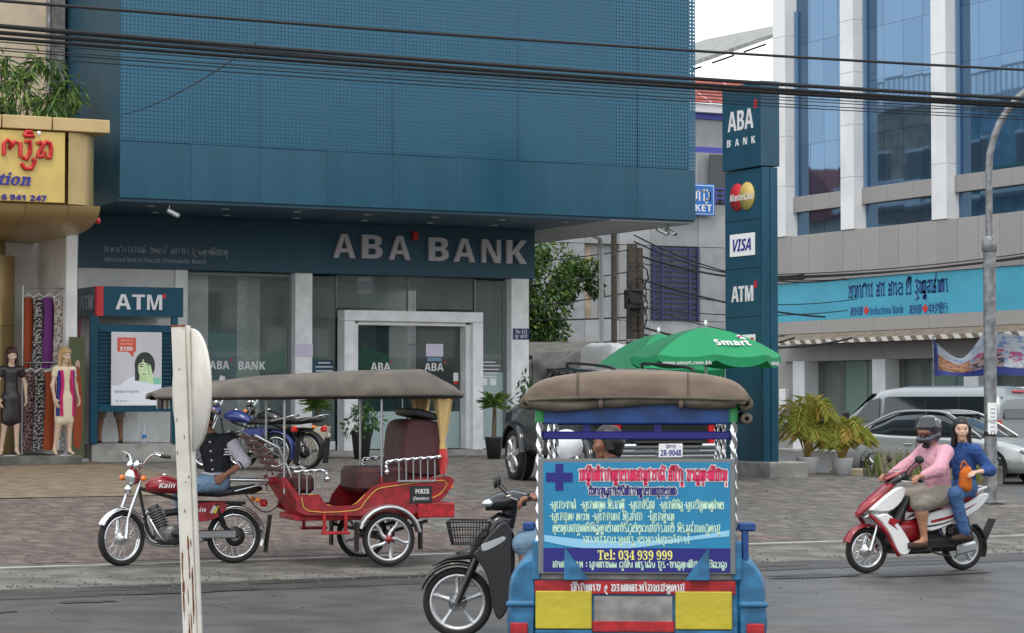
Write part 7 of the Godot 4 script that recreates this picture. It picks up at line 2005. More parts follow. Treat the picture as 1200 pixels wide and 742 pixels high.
# ---------------------------------------------------------------- people: smooth surfaces round tapered bones
func blob(acc: Dictionary, bones: Array, cell: float, k := 0.014) -> void:
	var lo := Vector3.ONE * 1e9
	var hi := -lo
	for b in bones:
		var r: float = maxf(b[2], b[3]) + 3.0 * k
		for e in [b[0], b[1]]:
			lo = lo.min(e - Vector3.ONE * r)
			hi = hi.max(e + Vector3.ONE * r)
	var n := Vector3i(((hi - lo) / cell).ceil()) + Vector3i.ONE
	var sum := PackedFloat32Array()
	sum.resize(n.x * n.y * n.z)
	var sy := n.x
	var sz := n.x * n.y
	for b in bones:
		var a: Vector3 = b[0]
		var ab: Vector3 = b[1] - a
		var ra: float = b[2]
		var rb: float = b[3]
		var fl: bool = b.size() > 4
		var fn: Vector3 = b[4] if fl else Vector3.ZERO
		var ff: float = b[5] - 1.0 if fl else 0.0
		var l2 := maxf(ab.length_squared(), 1e-8)
		var r := maxf(ra, rb) + 3.2 * k
		var blo := Vector3i(((a.min(b[1]) - Vector3.ONE * r - lo) / cell).floor()).clamp(Vector3i.ZERO, n - Vector3i.ONE)
		var bhi := Vector3i(((a.max(b[1]) + Vector3.ONE * r - lo) / cell).ceil()).clamp(Vector3i.ZERO, n - Vector3i.ONE)
		for z in range(blo.z, bhi.z + 1):
			for y in range(blo.y, bhi.y + 1):
				var row := z * sz + y * sy
				for x in range(blo.x, bhi.x + 1):
					var q := lo + Vector3(x, y, z) * cell - a
					if fl: q += fn * (ff * q.dot(fn))
					var t := clampf(q.dot(ab) / l2, 0.0, 1.0)
					var d := (q - ab * t).length() - lerpf(ra, rb, t)
					if d < 3.2 * k: sum[row + x] += exp(-d / k)
	for i in sum.size():
		sum[i] = -k * log(sum[i]) if sum[i] > 1e-6 else 10.0 * k
	var vid := PackedInt32Array()
	vid.resize(sum.size())
	vid.fill(-1)
	var off := [0, 1, sy, sy + 1, sz, sz + 1, sz + sy, sz + sy + 1]
	var cp := [Vector3(0, 0, 0), Vector3(1, 0, 0), Vector3(0, 1, 0), Vector3(1, 1, 0), Vector3(0, 0, 1), Vector3(1, 0, 1), Vector3(0, 1, 1), Vector3(1, 1, 1)]
	var ed := [[0, 1], [2, 3], [4, 5], [6, 7], [0, 2], [1, 3], [4, 6], [5, 7], [0, 4], [1, 5], [2, 6], [3, 7]]
	var V: PackedVector3Array = acc.v
	var N: PackedVector3Array = acc.n
	var I: PackedInt32Array = acc.i
	for z in n.z - 1:
		for y in n.y - 1:
			var row := z * sz + y * sy
			for x in n.x - 1:
				var i := row + x
				var s0 := sum[i] < 0.0
				if s0 == (sum[i + 1] < 0.0) and s0 == (sum[i + sy] < 0.0) and s0 == (sum[i + sy + 1] < 0.0) and s0 == (sum[i + sz] < 0.0) and s0 == (sum[i + sz + 1] < 0.0) and s0 == (sum[i + sz + sy] < 0.0) and s0 == (sum[i + sz + sy + 1] < 0.0): continue
				var pt := Vector3.ZERO
				var m := 0
				for e in ed:
					var fa := sum[i + off[e[0]]]
					var fb := sum[i + off[e[1]]]
					if (fa < 0.0) != (fb < 0.0):
						pt += cp[e[0]].lerp(cp[e[1]], fa / (fa - fb))
						m += 1
				pt /= m
				var g := Vector3(
					sum[i + 1] + sum[i + sy + 1] + sum[i + sz + 1] + sum[i + sz + sy + 1] - sum[i] - sum[i + sy] - sum[i + sz] - sum[i + sz + sy],
					sum[i + sy] + sum[i + sy + 1] + sum[i + sz + sy] + sum[i + sz + sy + 1] - sum[i] - sum[i + 1] - sum[i + sz] - sum[i + sz + 1],
					sum[i + sz] + sum[i + sz + 1] + sum[i + sz + sy] + sum[i + sz + sy + 1] - sum[i] - sum[i + 1] - sum[i + sy] - sum[i + sy + 1])
				vid[i] = V.size()
				V.append(lo + (Vector3(x, y, z) + pt) * cell)
				N.append(g.normalized())
	for z in range(1, n.z - 1):
		for y in range(1, n.y - 1):
			var row := z * sz + y * sy
			for x in range(1, n.x - 1):
				var i := row + x
				var s0 := sum[i] < 0.0
				for ax in 3:
					var st := 1 if ax == 0 else (sy if ax == 1 else sz)
					if s0 == (sum[i + st] < 0.0): continue
					var o1 := sy if ax == 0 else (sz if ax == 1 else 1)
					var o2 := sz if ax == 0 else (1 if ax == 1 else sy)
					var a := vid[i - o1 - o2]
					var b := vid[i - o2]
					var c := vid[i]
					var d := vid[i - o1]
					if a < 0 or b < 0 or c < 0 or d < 0: continue
					if s0: I.append_array(PackedInt32Array([a, c, b, a, d, c]))
					else: I.append_array(PackedInt32Array([a, b, c, a, c, d]))
	acc.v = V
	acc.n = N
	acc.i = I

func fresh() -> Dictionary:
	return {"v": PackedVector3Array(), "n": PackedVector3Array(), "i": PackedInt32Array()}

func blob_mesh(acc: Dictionary) -> ArrayMesh:
	var a := []
	a.resize(Mesh.ARRAY_MAX)
	a[Mesh.ARRAY_VERTEX] = acc.v
	a[Mesh.ARRAY_NORMAL] = acc.n
	a[Mesh.ARRAY_INDEX] = acc.i
	var m := ArrayMesh.new()
	m.add_surface_from_arrays(Mesh.PRIMITIVE_TRIANGLES, a)
	return m

# five fingers curled by an amount; dir along the palm, back the way the back of the hand faces
func hand(acc: Dictionary, wrist: Vector3, dir: Vector3, back: Vector3, curl: float, left: bool) -> void:
	dir = dir.normalized()
	var side := dir.cross(back).normalized() * (1.0 if left else -1.0)
	back = side.cross(dir).normalized() * (1.0 if left else -1.0)
	var kn := wrist + dir * 0.09
	var bones := [[wrist, kn, 0.026, 0.03, back, 1.5], [wrist + side * 0.02, kn + side * 0.026, 0.018, 0.016], [wrist - side * 0.02, kn - side * 0.026, 0.018, 0.016]]
	for f in 4:
		var b := kn + side * (0.03 - f * 0.02)
		var l: float = [0.042, 0.047, 0.044, 0.034][f]
		var d1 := dir.rotated(side, (curl * 0.8) * (-1.0 if left else 1.0))
		var d2 := dir.rotated(side, (curl * 1.8) * (-1.0 if left else 1.0))
		var d3 := dir.rotated(side, (curl * 2.5) * (-1.0 if left else 1.0))
		bones.append([b, b + d1 * l, 0.0095, 0.009])
		bones.append([b + d1 * l, b + d1 * l + d2 * l * 0.65, 0.009, 0.0085])
		bones.append([b + d1 * l + d2 * l * 0.65, b + d1 * l + d2 * l * 0.65 + d3 * l * 0.45, 0.0085, 0.0075])
	var th := wrist + dir * 0.025 + side * 0.028
	var td := (dir * 0.75 + side * 0.6 - back * 0.25).normalized()
	bones.append([th, th + td * 0.045, 0.013, 0.011])
	bones.append([th + td * 0.045, th + td * 0.045 + (td - back * curl * 0.4 + dir * 0.2).normalized() * 0.03, 0.011, 0.009])
	blob(acc, bones, 0.006, 0.005)

# head: centre, facing, up
func head(acc: Dictionary, c: Vector3, face: Vector3, up: Vector3) -> void:
	face = face.normalized()
	var r := face.cross(up).normalized()
	up = r.cross(face)
	var bones := [[c + up * 0.03 - face * 0.015, c + up * 0.035 + face * 0.01, 0.088, 0.085, r, 1.15], [c + up * 0.0 + face * 0.02, c - up * 0.07 + face * 0.035, 0.07, 0.045, r, 1.1],
		[c - up * 0.085 + face * 0.05, c - up * 0.095 + face * 0.055, 0.03, 0.026], [c + up * 0.0 + face * 0.086, c - up * 0.026 + face * 0.1, 0.008, 0.013],
		[c + up * 0.035 + face * 0.08 + r * 0.03, c + up * 0.035 + face * 0.08 - r * 0.03, 0.018, 0.018], [c - up * 0.052 + face * 0.088 + r * 0.018, c - up * 0.052 + face * 0.088 - r * 0.018, 0.012, 0.012]]
	for s in [-1, 1]:
		bones.append([c + r * s * 0.08 - face * 0.005, c + r * s * 0.088 - up * 0.03 - face * 0.01, 0.016, 0.012])
		bones.append([c + r * s * 0.045 + face * 0.07 - up * 0.02, c + r * s * 0.04 + face * 0.065 - up * 0.03, 0.024, 0.022])
	blob(acc, bones, 0.0075, 0.01)

func face_parts(o: Node, c: Vector3, face: Vector3, up: Vector3) -> void:
	face = face.normalized()
	var r := face.cross(up).normalized()
	up = r.cross(face)
	var b := Basis(r, up, -face)
	for s in [-1, 1]:
		put("eye", S.new().ball(c + up * 0.008 + face * 0.093 + r * s * 0.034, Vector3(0.015, 0.007, 0.007), 8, b), M.eye_dark, o)
		put("eyebrow", S.new().ball(c + up * 0.034 + face * 0.095 + r * s * 0.034, Vector3(0.02, 0.004, 0.006), 8, b), M.hair, o)
	put("mouth", S.new().ball(c - up * 0.055 + face * 0.097, Vector3(0.02, 0.008, 0.006), 8, b), M.lips, o)

# J: joints by name. Builds the body as one surface and the clothes as children
func person(called: String, label: String, category: String, at: Vector3, turn: float, J: Dictionary, look: Dictionary) -> Node3D:
	var o := thing(called, label, category, at, turn)
	var acc := fresh()
	var w: float = look.get("stout", 1.0)
	var fw: Vector3 = look.get("front", Vector3(1, 0, 0))
	var sk: Material = look.get("skin", M.skin)
	var mid: Vector3 = J.hip.lerp(J.chest, 0.5)
	var torso := [[J.hip_l, J.hip_r, 0.095 * w, 0.095 * w, fw, 1.1], [J.hip, mid, 0.115 * w, 0.115 * w, fw, 1.2], [mid, J.chest, 0.115 * w, 0.125 * w, fw, 1.25], [J.sh_l, J.sh_r, 0.06 * w, 0.06 * w]]
	for s in [-1, 1]:
		var side: Vector3 = (J.sh_r - J.sh_l).normalized() * s
		torso.append([J.chest + side * 0.05 * w - Vector3(0, 0.02, 0), mid + side * 0.05 * w, 0.1 * w, 0.095 * w, fw, 1.25])
	var bones := torso.duplicate()
	bones.append([J.chest + Vector3(0, 0.06, 0), J.neck, 0.07, 0.052])
	bones.append([J.neck, J.head - Vector3(0, 0.05, 0), 0.05, 0.05])
	var up_bones := torso.duplicate()
	var low_bones := [[J.hip_l, J.hip_r, 0.098 * w, 0.098 * w, fw, 1.1], [J.hip, J.hip + (mid - J.hip) * 0.4, 0.12 * w, 0.118 * w, fw, 1.2]]
	for s in ["_l", "_r"]:
		bones.append([J["sh" + s], J["el" + s], 0.05 * w, 0.04 * w])
		bones.append([J["el" + s], J["wr" + s], 0.04 * w, 0.027])
		bones.append([J["hip" + s], J["kn" + s], 0.082 * w, 0.056 * w])
		var calf: Vector3 = J["kn" + s].lerp(J["an" + s], 0.3)
		bones.append([J["kn" + s], calf, 0.054 * w, 0.056 * w])
		bones.append([calf, J["an" + s], 0.056 * w, 0.034])
		bones.append([J["an" + s] - Vector3(0, 0.03, 0), J["toe" + s], 0.034, 0.024])
		var k: float = look.get("sleeve", 1.0)
		if k <= 1.0: up_bones.append([J["sh" + s], J["sh" + s].lerp(J["el" + s], k), 0.06 * w, 0.056 * w])
		else:
			up_bones.append([J["sh" + s], J["el" + s], 0.06 * w, 0.052 * w])
			up_bones.append([J["el" + s], J["el" + s].lerp(J["wr" + s], k - 1.0), 0.052 * w, 0.042])
		var q: float = look.get("legs", 2.0)
		low_bones.append([J["hip" + s], J["hip" + s].lerp(J["kn" + s], minf(q, 1.0)), 0.098 * w, (0.074 if q > 1.0 else 0.092) * w])
		if q > 1.0: low_bones.append([J["kn" + s], J["kn" + s].lerp(J["an" + s], q - 1.0), 0.072 * w, 0.056 if not look.get("wide", false) else 0.065])
	blob(acc, bones, 0.016)
	if look.get("head", true): head(acc, J.head, look.get("face", fw), Vector3.UP)
	var pd: Dictionary = look.get("hands", {})
	for s in ["_l", "_r"]:
		var d: Vector3 = (J["wr" + s] - J["el" + s]).normalized()
		var spec = pd.get(s, [d, Vector3.UP, 0.35])
		hand(acc, J["wr" + s], spec[0], spec[1], spec[2], s == "_l")
	put("body", blob_mesh(acc), sk, o)
	if look.has("shirt"):
		var a2 := fresh()
		for b in up_bones: b[2] += 0.012; b[3] += 0.012
		if look.get("hem", 0.0) > 0.0: up_bones.append([J.hip, J.hip + Vector3(0, -look.hem, 0), 0.135 * w, 0.14 * w, fw, 1.15])
		up_bones.append([J.neck - Vector3(0, 0.05, 0), J.neck - Vector3(0, 0.02, 0), 0.075, 0.064])
		blob(a2, up_bones, 0.016)
		put(look.get("shirt_name", "shirt"), blob_mesh(a2), look.shirt, o)
	if look.has("sleeves"):
		for s in ["_l", "_r"]:
			var a3 := fresh()
			blob(a3, [[J["sh" + s], J["el" + s], 0.078, 0.066], [J["el" + s], J["el" + s].lerp(J["wr" + s], look.get("cuff", 0.1)), 0.066, 0.062]], 0.014)
			put("sleeve", blob_mesh(a3), look.sleeves, o)
			put("cuff", S.new().lathe([Vector2(0.056, -0.012), Vector2(0.064, 0), Vector2(0.056, 0.012)], J["el" + s].lerp(J["wr" + s], look.get("cuff", 0.1) + 0.1), (J["wr" + s] - J["el" + s]).normalized(), 14), M.jacket_black, o)
	if look.has("trousers"):
		var a4 := fresh()
		for b in low_bones: b[2] += 0.008; b[3] += 0.008
		blob(a4, low_bones, 0.016)
		put(look.get("legwear", "trousers"), blob_mesh(a4), look.trousers, o)
	if look.has("shoes"):
		for s in ["_l", "_r"]:
			var d: Vector3 = (J["toe" + s] - J["an" + s]) * Vector3(1, 0, 1)
			d = d.normalized()
			var a5 := fresh()
			var heel: Vector3 = J["an" + s] - d * 0.03 - Vector3(0, 0.045, 0)
			if look.get("sandals", false):
				put("sandal", S.new().tube([heel - Vector3(0, 0.03, 0), heel + d * 0.12 - Vector3(0, 0.03, 0), heel + d * 0.25 - Vector3(0, 0.03, 0)], [0.036, 0.042, 0.034], 10), look.shoes, o)
			else:
				blob(a5, [[heel, heel + d * 0.2 - Vector3(0, 0.01, 0), 0.045, 0.036], [heel, J["an" + s], 0.045, 0.042]], 0.011, 0.01)
				put("shoe", blob_mesh(a5), look.shoes, o)
	if look.has("hair"):
		var f: Vector3 = look.get("face", fw).normalized()
		var r := f.cross(Vector3.UP).normalized()
		var c: Vector3 = J.head
		var hb := [[c + Vector3(0, 0.05, 0) - f * 0.03, c + Vector3(0, 0.06, 0) - f * 0.0, 0.098, 0.092, r, 1.1], [c - f * 0.06, c - f * 0.06 - Vector3(0, 0.05, 0), 0.075, 0.06]]
		if look.get("long", 0.0) > 0.0:
			hb.append([c - f * 0.06, c - f * 0.07 - Vector3(0, look.long, 0), 0.075, 0.05])
			for s in [-1, 1]:
				hb.append([c + r * s * 0.075 + Vector3(0, 0.04, 0) - f * 0.01, c + r * s * 0.085 - f * 0.02 - Vector3(0, look.long * 0.8, 0), 0.034, 0.03])
		var a6 := fresh()
		blob(a6, hb, 0.011, 0.012)
		put("hair", blob_mesh(a6), look.hair, o)
	if look.get("features", false): face_parts(o, J.head, look.get("face", fw), Vector3.UP)
	return o

func full_helmet(o: Node, c: Vector3, face: Vector3) -> void:
	face = face.normalized()
	var r := face.cross(Vector3.UP).normalized()
	var up := r.cross(face)
	var b := Basis(face, up, -r)
	var h := group_node("helmet", o)
	var acc := fresh()
	blob(acc, [[c + up * 0.045 - face * 0.02, c + up * 0.05 + face * 0.015, 0.132, 0.125], [c - up * 0.04 - face * 0.05, c - up * 0.06 - face * 0.045, 0.1, 0.09],
		[c - up * 0.09 + face * 0.1 + r * 0.05, c - up * 0.09 + face * 0.1 - r * 0.05, 0.036, 0.036], [c - up * 0.09 + face * 0.1 + r * 0.05, c - up * 0.05 - face * 0.02 + r * 0.1, 0.036, 0.04], [c - up * 0.09 + face * 0.1 - r * 0.05, c - up * 0.05 - face * 0.02 - r * 0.1, 0.036, 0.04]], 0.011, 0.01)
	put("shell", blob_mesh(acc), M.helmet_dark, h)
	var st := S.new().smooth()
	for i in 12:
		var a := -1.15 + 2.3 * i / 12.0
		var a2 := -1.15 + 2.3 * (i + 1) / 12.0
		var q := func(ang: float, y: float, rad: float): return c + (face * cos(ang) + r * sin(ang)) * rad + up * y
		st.quad(q.call(a, 0.155, 0.115), q.call(a2, 0.155, 0.115), q.call(a2, 0.075, 0.152), q.call(a, 0.075, 0.152))
		st.quad(q.call(a, 0.075, 0.152), q.call(a2, 0.075, 0.152), q.call(a2, 0.05, 0.156), q.call(a, 0.05, 0.156))
	put("visor", st, M.visor, h)
	put("eye_opening", S.new().ball(c + face * 0.088 + up * 0.0, Vector3(0.062, 0.042, 0.085), 10, b), M.skin_brown, h)
	put("helmet_stripe", S.new().tube(curve([c + up * 0.1 - face * 0.1 + r * 0.09, c + up * 0.13 + r * 0.09, c + up * 0.09 + face * 0.08 + r * 0.1], 4), 0.014, 6), M.alloy, h)
	put("helmet_stripe", S.new().tube(curve([c + up * 0.1 - face * 0.1 - r * 0.09, c + up * 0.13 - r * 0.09, c + up * 0.09 + face * 0.08 - r * 0.1], 4), 0.014, 6), M.alloy, h)
	put("chin_strap", S.new().ball(c - up * 0.155 + face * 0.06, Vector3(0.045, 0.03, 0.05), 10, b), M.black_plastic, h)

func V3(a: Array) -> Vector3:
	return Vector3(a[0], a[1], a[2])

func joints(d: Dictionary) -> Dictionary:
	var o := {}
	for k in d: o[k] = V3(d[k])
	return o

func people() -> void:
	# two on the white and red scooter
	var at := p(15.7, 0, 21.184)
	var tn := heading(-1.245, 0.052)
	var rider := person("person", "man in a pink shirt and khaki shorts with dark helmet riding the white scooter", "person", at, tn, joints({
		"hip": [-0.33, 0.83, 0], "chest": [-0.27, 1.2, 0], "neck": [-0.24, 1.37, 0], "head": [-0.19, 1.5, 0], "hip_l": [-0.31, 0.83, -0.1], "hip_r": [-0.31, 0.83, 0.1],
		"sh_l": [-0.27, 1.29, -0.2], "sh_r": [-0.27, 1.29, 0.2], "el_l": [-0.09, 1.11, -0.33], "el_r": [-0.09, 1.11, 0.33], "wr_l": [0.1, 1.045, -0.3], "wr_r": [0.1, 1.045, 0.3],
		"kn_l": [0.05, 0.76, -0.19], "kn_r": [0.1, 0.75, 0.19], "an_l": [0.0, 0.37, -0.18], "an_r": [0.04, 0.37, 0.18], "toe_l": [0.15, 0.31, -0.19], "toe_r": [0.2, 0.31, 0.19]}),
		{"shirt": M.pink_shirt, "sleeve": 1.85, "hem": 0.06, "trousers": M.khaki, "legwear": "shorts", "legs": 1.0, "stout": 1.18, "skin": M.skin, "shoes": M.sandal, "sandals": true, "face": Vector3(1, -0.05, -0.35),
		"hands": {"_l": [Vector3(0.9, -0.1, -0.2), Vector3(0.1, 1, 0), 0.75], "_r": [Vector3(0.9, -0.1, 0.2), Vector3(0.1, 1, 0), 0.75]}})
	full_helmet(rider, Vector3(-0.19, 1.52, 0), Vector3(1, -0.05, -0.45))
	var pas := person("person", "woman in a denim shirt and blue jeans riding pillion on the white scooter", "person", at, tn, joints({
		"hip": [-0.66, 0.9, 0], "chest": [-0.65, 1.24, 0], "neck": [-0.63, 1.4, -0.01], "head": [-0.6, 1.53, -0.03], "hip_l": [-0.64, 0.9, -0.09], "hip_r": [-0.64, 0.9, 0.09],
		"sh_l": [-0.68, 1.31, -0.17], "sh_r": [-0.62, 1.31, 0.16], "el_l": [-0.84, 1.09, -0.22], "el_r": [-0.55, 1.05, 0.26], "wr_l": [-0.62, 1.08, -0.31], "wr_r": [-0.42, 1.05, 0.1],
		"kn_l": [-0.35, 0.84, -0.25], "kn_r": [-0.33, 0.84, 0.25], "an_l": [-0.48, 0.42, -0.25], "an_r": [-0.46, 0.42, 0.25], "toe_l": [-0.34, 0.37, -0.28], "toe_r": [-0.32, 0.37, 0.28]}),
		{"shirt": M.denim, "sleeve": 1.5, "hem": 0.04, "trousers": M.jeans, "legs": 1.97, "stout": 0.92, "skin": M.skin_pale, "shoes": M.sandal, "hair": M.hair, "long": 0.2, "face": Vector3(0.5, 0.03, -0.86), "features": true, "front": Vector3(0.9, 0, -0.4)})
	for s in [-1, 1]: put("collar", S.new().box(Vector3(-0.6 + 0.03 * s, 1.375, -0.075 + 0.02 * s), Vector3(0.06, 0.05, 0.02), 0.008, Basis(Vector3.UP, 0.5) * Basis(Vector3.BACK, 0.5 * s)), M.denim, pas)
	var bag := thing("handbag", "small orange handbag held in the pillion passenger's hands", "bag", at, tn)
	var acc := fresh()
	blob(acc, [[Vector3(-0.5, 1.1, -0.27), Vector3(-0.5, 0.92, -0.26), 0.05, 0.06], [Vector3(-0.46, 1.06, -0.27), Vector3(-0.46, 0.94, -0.26), 0.05, 0.055]], 0.012)
	put("pouch", blob_mesh(acc), M.bag_orange, bag)
	put("strap", S.new().tube(curve([Vector3(-0.5, 1.12, -0.3), Vector3(-0.45, 1.2, -0.28), Vector3(-0.42, 1.12, -0.26)], 4), 0.01, 5), M.bag_orange, bag)
	# cart driver on the red motorbike
	var drv := person("person", "driver in a black jacket with pale sleeves and jeans sitting on the red motorbike", "person", p(8.76, 0.06, 25.06), heading(-1.295, 0.22), joints({
		"hip": [-0.36, 0.9, 0], "chest": [-0.3, 1.26, -0.03], "neck": [-0.24, 1.44, -0.04], "head": [-0.17, 1.57, -0.06], "hip_l": [-0.34, 0.9, -0.1], "hip_r": [-0.34, 0.9, 0.1],
		"sh_l": [-0.45, 1.36, -0.11], "sh_r": [-0.11, 1.36, 0.04], "el_l": [-0.6, 1.12, -0.2], "el_r": [0.04, 1.12, -0.02], "wr_l": [-0.36, 0.97, -0.25], "wr_r": [0.06, 0.95, -0.16],
		"kn_l": [0.03, 0.86, -0.2], "kn_r": [0.05, 0.84, 0.2], "an_l": [0.0, 0.4, -0.2], "an_r": [0.0, 0.4, 0.2], "toe_l": [0.15, 0.34, -0.2], "toe_r": [0.15, 0.34, 0.2]}),
		{"shirt": M.jacket_black, "shirt_name": "jacket", "sleeve": 0.1, "sleeves": M.sleeve_grey, "cuff": 0.12, "trousers": M.jeans_pale, "legs": 1.95, "skin": M.skin_brown, "shoes": M.black_plastic, "hair": M.hair, "features": true, "front": Vector3(0.45, 0, -0.9), "face": Vector3(0.7, -0.2, -0.7),
		"hands": {"_l": [Vector3(0.6, -0.55, 0.3), Vector3(-0.3, 0.3, -1), 0.3]}})
	for i in 3: put("jacket_print", S.new().box(Vector3(-0.42, 1.26 - i * 0.028, -0.185), Vector3([0.1, 0.08, 0.11][i], 0.014, 0.01), 0.0, Basis(Vector3.UP, 0.45)), M.letter_white, drv)
	for i in 4: put("snap", S.new().ball(Vector3(-0.22 - i * 0.01, 1.34 - i * 0.1, -0.17), Vector3(0.012, 0.012, 0.01), 6), M.letter_white, drv)
	put("waistband", S.new().tube(curve([Vector3(-0.52, 1.0, -0.05), Vector3(-0.42, 0.985, -0.17), Vector3(-0.26, 0.985, -0.165), Vector3(-0.16, 1.0, -0.05)], 4), 0.016, 6), M.sleeve_grey, drv)
	# rider with a silver helmet and passenger on the basket scooter
	at = p(8.15, 0, 16.93)
	tn = heading(-0.87, 0.49)
	var r2 := person("person", "rider with a silver helmet and rolled jeans on the black basket scooter", "person", at, tn, joints({
		"hip": [-0.98, 0.86, 0], "chest": [-0.92, 1.2, 0], "neck": [-0.88, 1.34, 0], "head": [-0.83, 1.46, 0], "hip_l": [-0.96, 0.86, -0.1], "hip_r": [-0.96, 0.86, 0.1],
		"sh_l": [-0.91, 1.28, -0.19], "sh_r": [-0.91, 1.28, 0.19], "el_l": [-0.78, 1.12, -0.34], "el_r": [-0.78, 1.12, 0.34], "wr_l": [-0.62, 1.1, -0.3], "wr_r": [-0.62, 1.1, 0.3],
		"kn_l": [-0.52, 0.74, -0.2], "kn_r": [-0.52, 0.74, 0.2], "an_l": [-0.62, 0.38, -0.2], "an_r": [-0.62, 0.38, 0.2], "toe_l": [-0.48, 0.32, -0.2], "toe_r": [-0.48, 0.32, 0.2]}),
		{"shirt": M.sleeve_grey, "sleeve": 0.9, "trousers": M.jeans_pale, "legs": 1.12, "skin": M.skin_brown, "shoes": M.sandal, "sandals": true, "front": Vector3(1, 0, 0), "features": true, "face": Vector3(1, -0.05, -0.1),
		"hands": {"_l": [Vector3(0.9, -0.05, -0.1), Vector3(0.1, 1, 0), 0.75], "_r": [Vector3(0.9, -0.05, 0.1), Vector3(0.1, 1, 0), 0.75]}})
	var hg := group_node("helmet", r2)
	var hs := []
	for i in 10:
		var a := PI / 2 * (1.0 - i / 6.0)
		hs.append(Vector2(maxf(cos(a), 0.0) * 0.134, sin(a) * 0.134))
	put("shell", S.new().lathe(hs, Vector3(-0.85, 1.495, 0), Vector3(0.3, 1, 0).normalized(), 24), M.helmet_white, hg)
	put("visor_peak", S.new().slab(outline([[0.08, -0.1], [0.17, -0.06], [0.18, 0.06], [0.08, 0.1]], 3), -0.006, 0.006), M.black_plastic, hg, Vector3(-0.84, 1.51, 0), Vector3(PI / 2, 0, -0.1))
	put("strap", S.new().tube([Vector3(-0.82, 1.47, -0.1), Vector3(-0.8, 1.35, -0.05), Vector3(-0.8, 1.35, 0.05), Vector3(-0.82, 1.47, 0.1)], 0.008, 5), M.black_plastic, hg)
	person("person", "passenger with short black hair sitting behind the silver-helmeted rider", "person", at, tn, joints({
		"hip": [-1.28, 0.88, 0], "chest": [-1.24, 1.25, 0], "neck": [-1.21, 1.39, 0], "head": [-1.17, 1.515, 0], "hip_l": [-1.26, 0.88, -0.1], "hip_r": [-1.26, 0.88, 0.1],
		"sh_l": [-1.23, 1.34, -0.18], "sh_r": [-1.23, 1.34, 0.18], "el_l": [-1.15, 1.08, -0.25], "el_r": [-1.15, 1.08, 0.25], "wr_l": [-1.02, 0.98, -0.18], "wr_r": [-1.02, 0.98, 0.18],
		"kn_l": [-0.9, 0.82, -0.25], "kn_r": [-0.9, 0.82, 0.25], "an_l": [-1.0, 0.42, -0.24], "an_r": [-1.0, 0.42, 0.24], "toe_l": [-0.86, 0.37, -0.26], "toe_r": [-0.86, 0.37, 0.26]}),
		{"shirt": M.jacket_black, "sleeve": 1.0, "trousers": M.jeans, "legs": 1.95, "skin": M.skin_brown, "shoes": M.sandal, "hair": M.hair, "long": 0.05, "features": true})
	# customer at the cash machine, legs showing under the screen
	person("person", "customer in shorts and sandals standing behind the cash machine screen", "person", p(12.58, 1.12, 40.0), PI / 2, joints({
		"hip": [0, 0.93, 0], "chest": [0.02, 1.3, 0], "neck": [0.02, 1.47, 0], "head": [0.05, 1.6, 0], "hip_l": [0, 0.92, -0.1], "hip_r": [0, 0.92, 0.1],
		"sh_l": [0, 1.39, -0.18], "sh_r": [0, 1.39, 0.18], "el_l": [0.1, 1.15, -0.24], "el_r": [0.1, 1.15, 0.24], "wr_l": [0.3, 1.15, -0.15], "wr_r": [0.3, 1.15, 0.15],
		"kn_l": [0.02, 0.5, -0.17], "kn_r": [0.02, 0.5, 0.17], "an_l": [-0.02, 0.09, -0.2], "an_r": [-0.02, 0.09, 0.19], "toe_l": [0.12, 0.03, -0.24], "toe_r": [0.12, 0.03, 0.22]}),
		{"shirt": M.sleeve_grey, "sleeve": 0.6, "trousers": M.khaki, "legwear": "shorts", "legs": 1.0, "skin": M.skin_brown, "shoes": M.sandal, "sandals": true, "hair": M.hair})

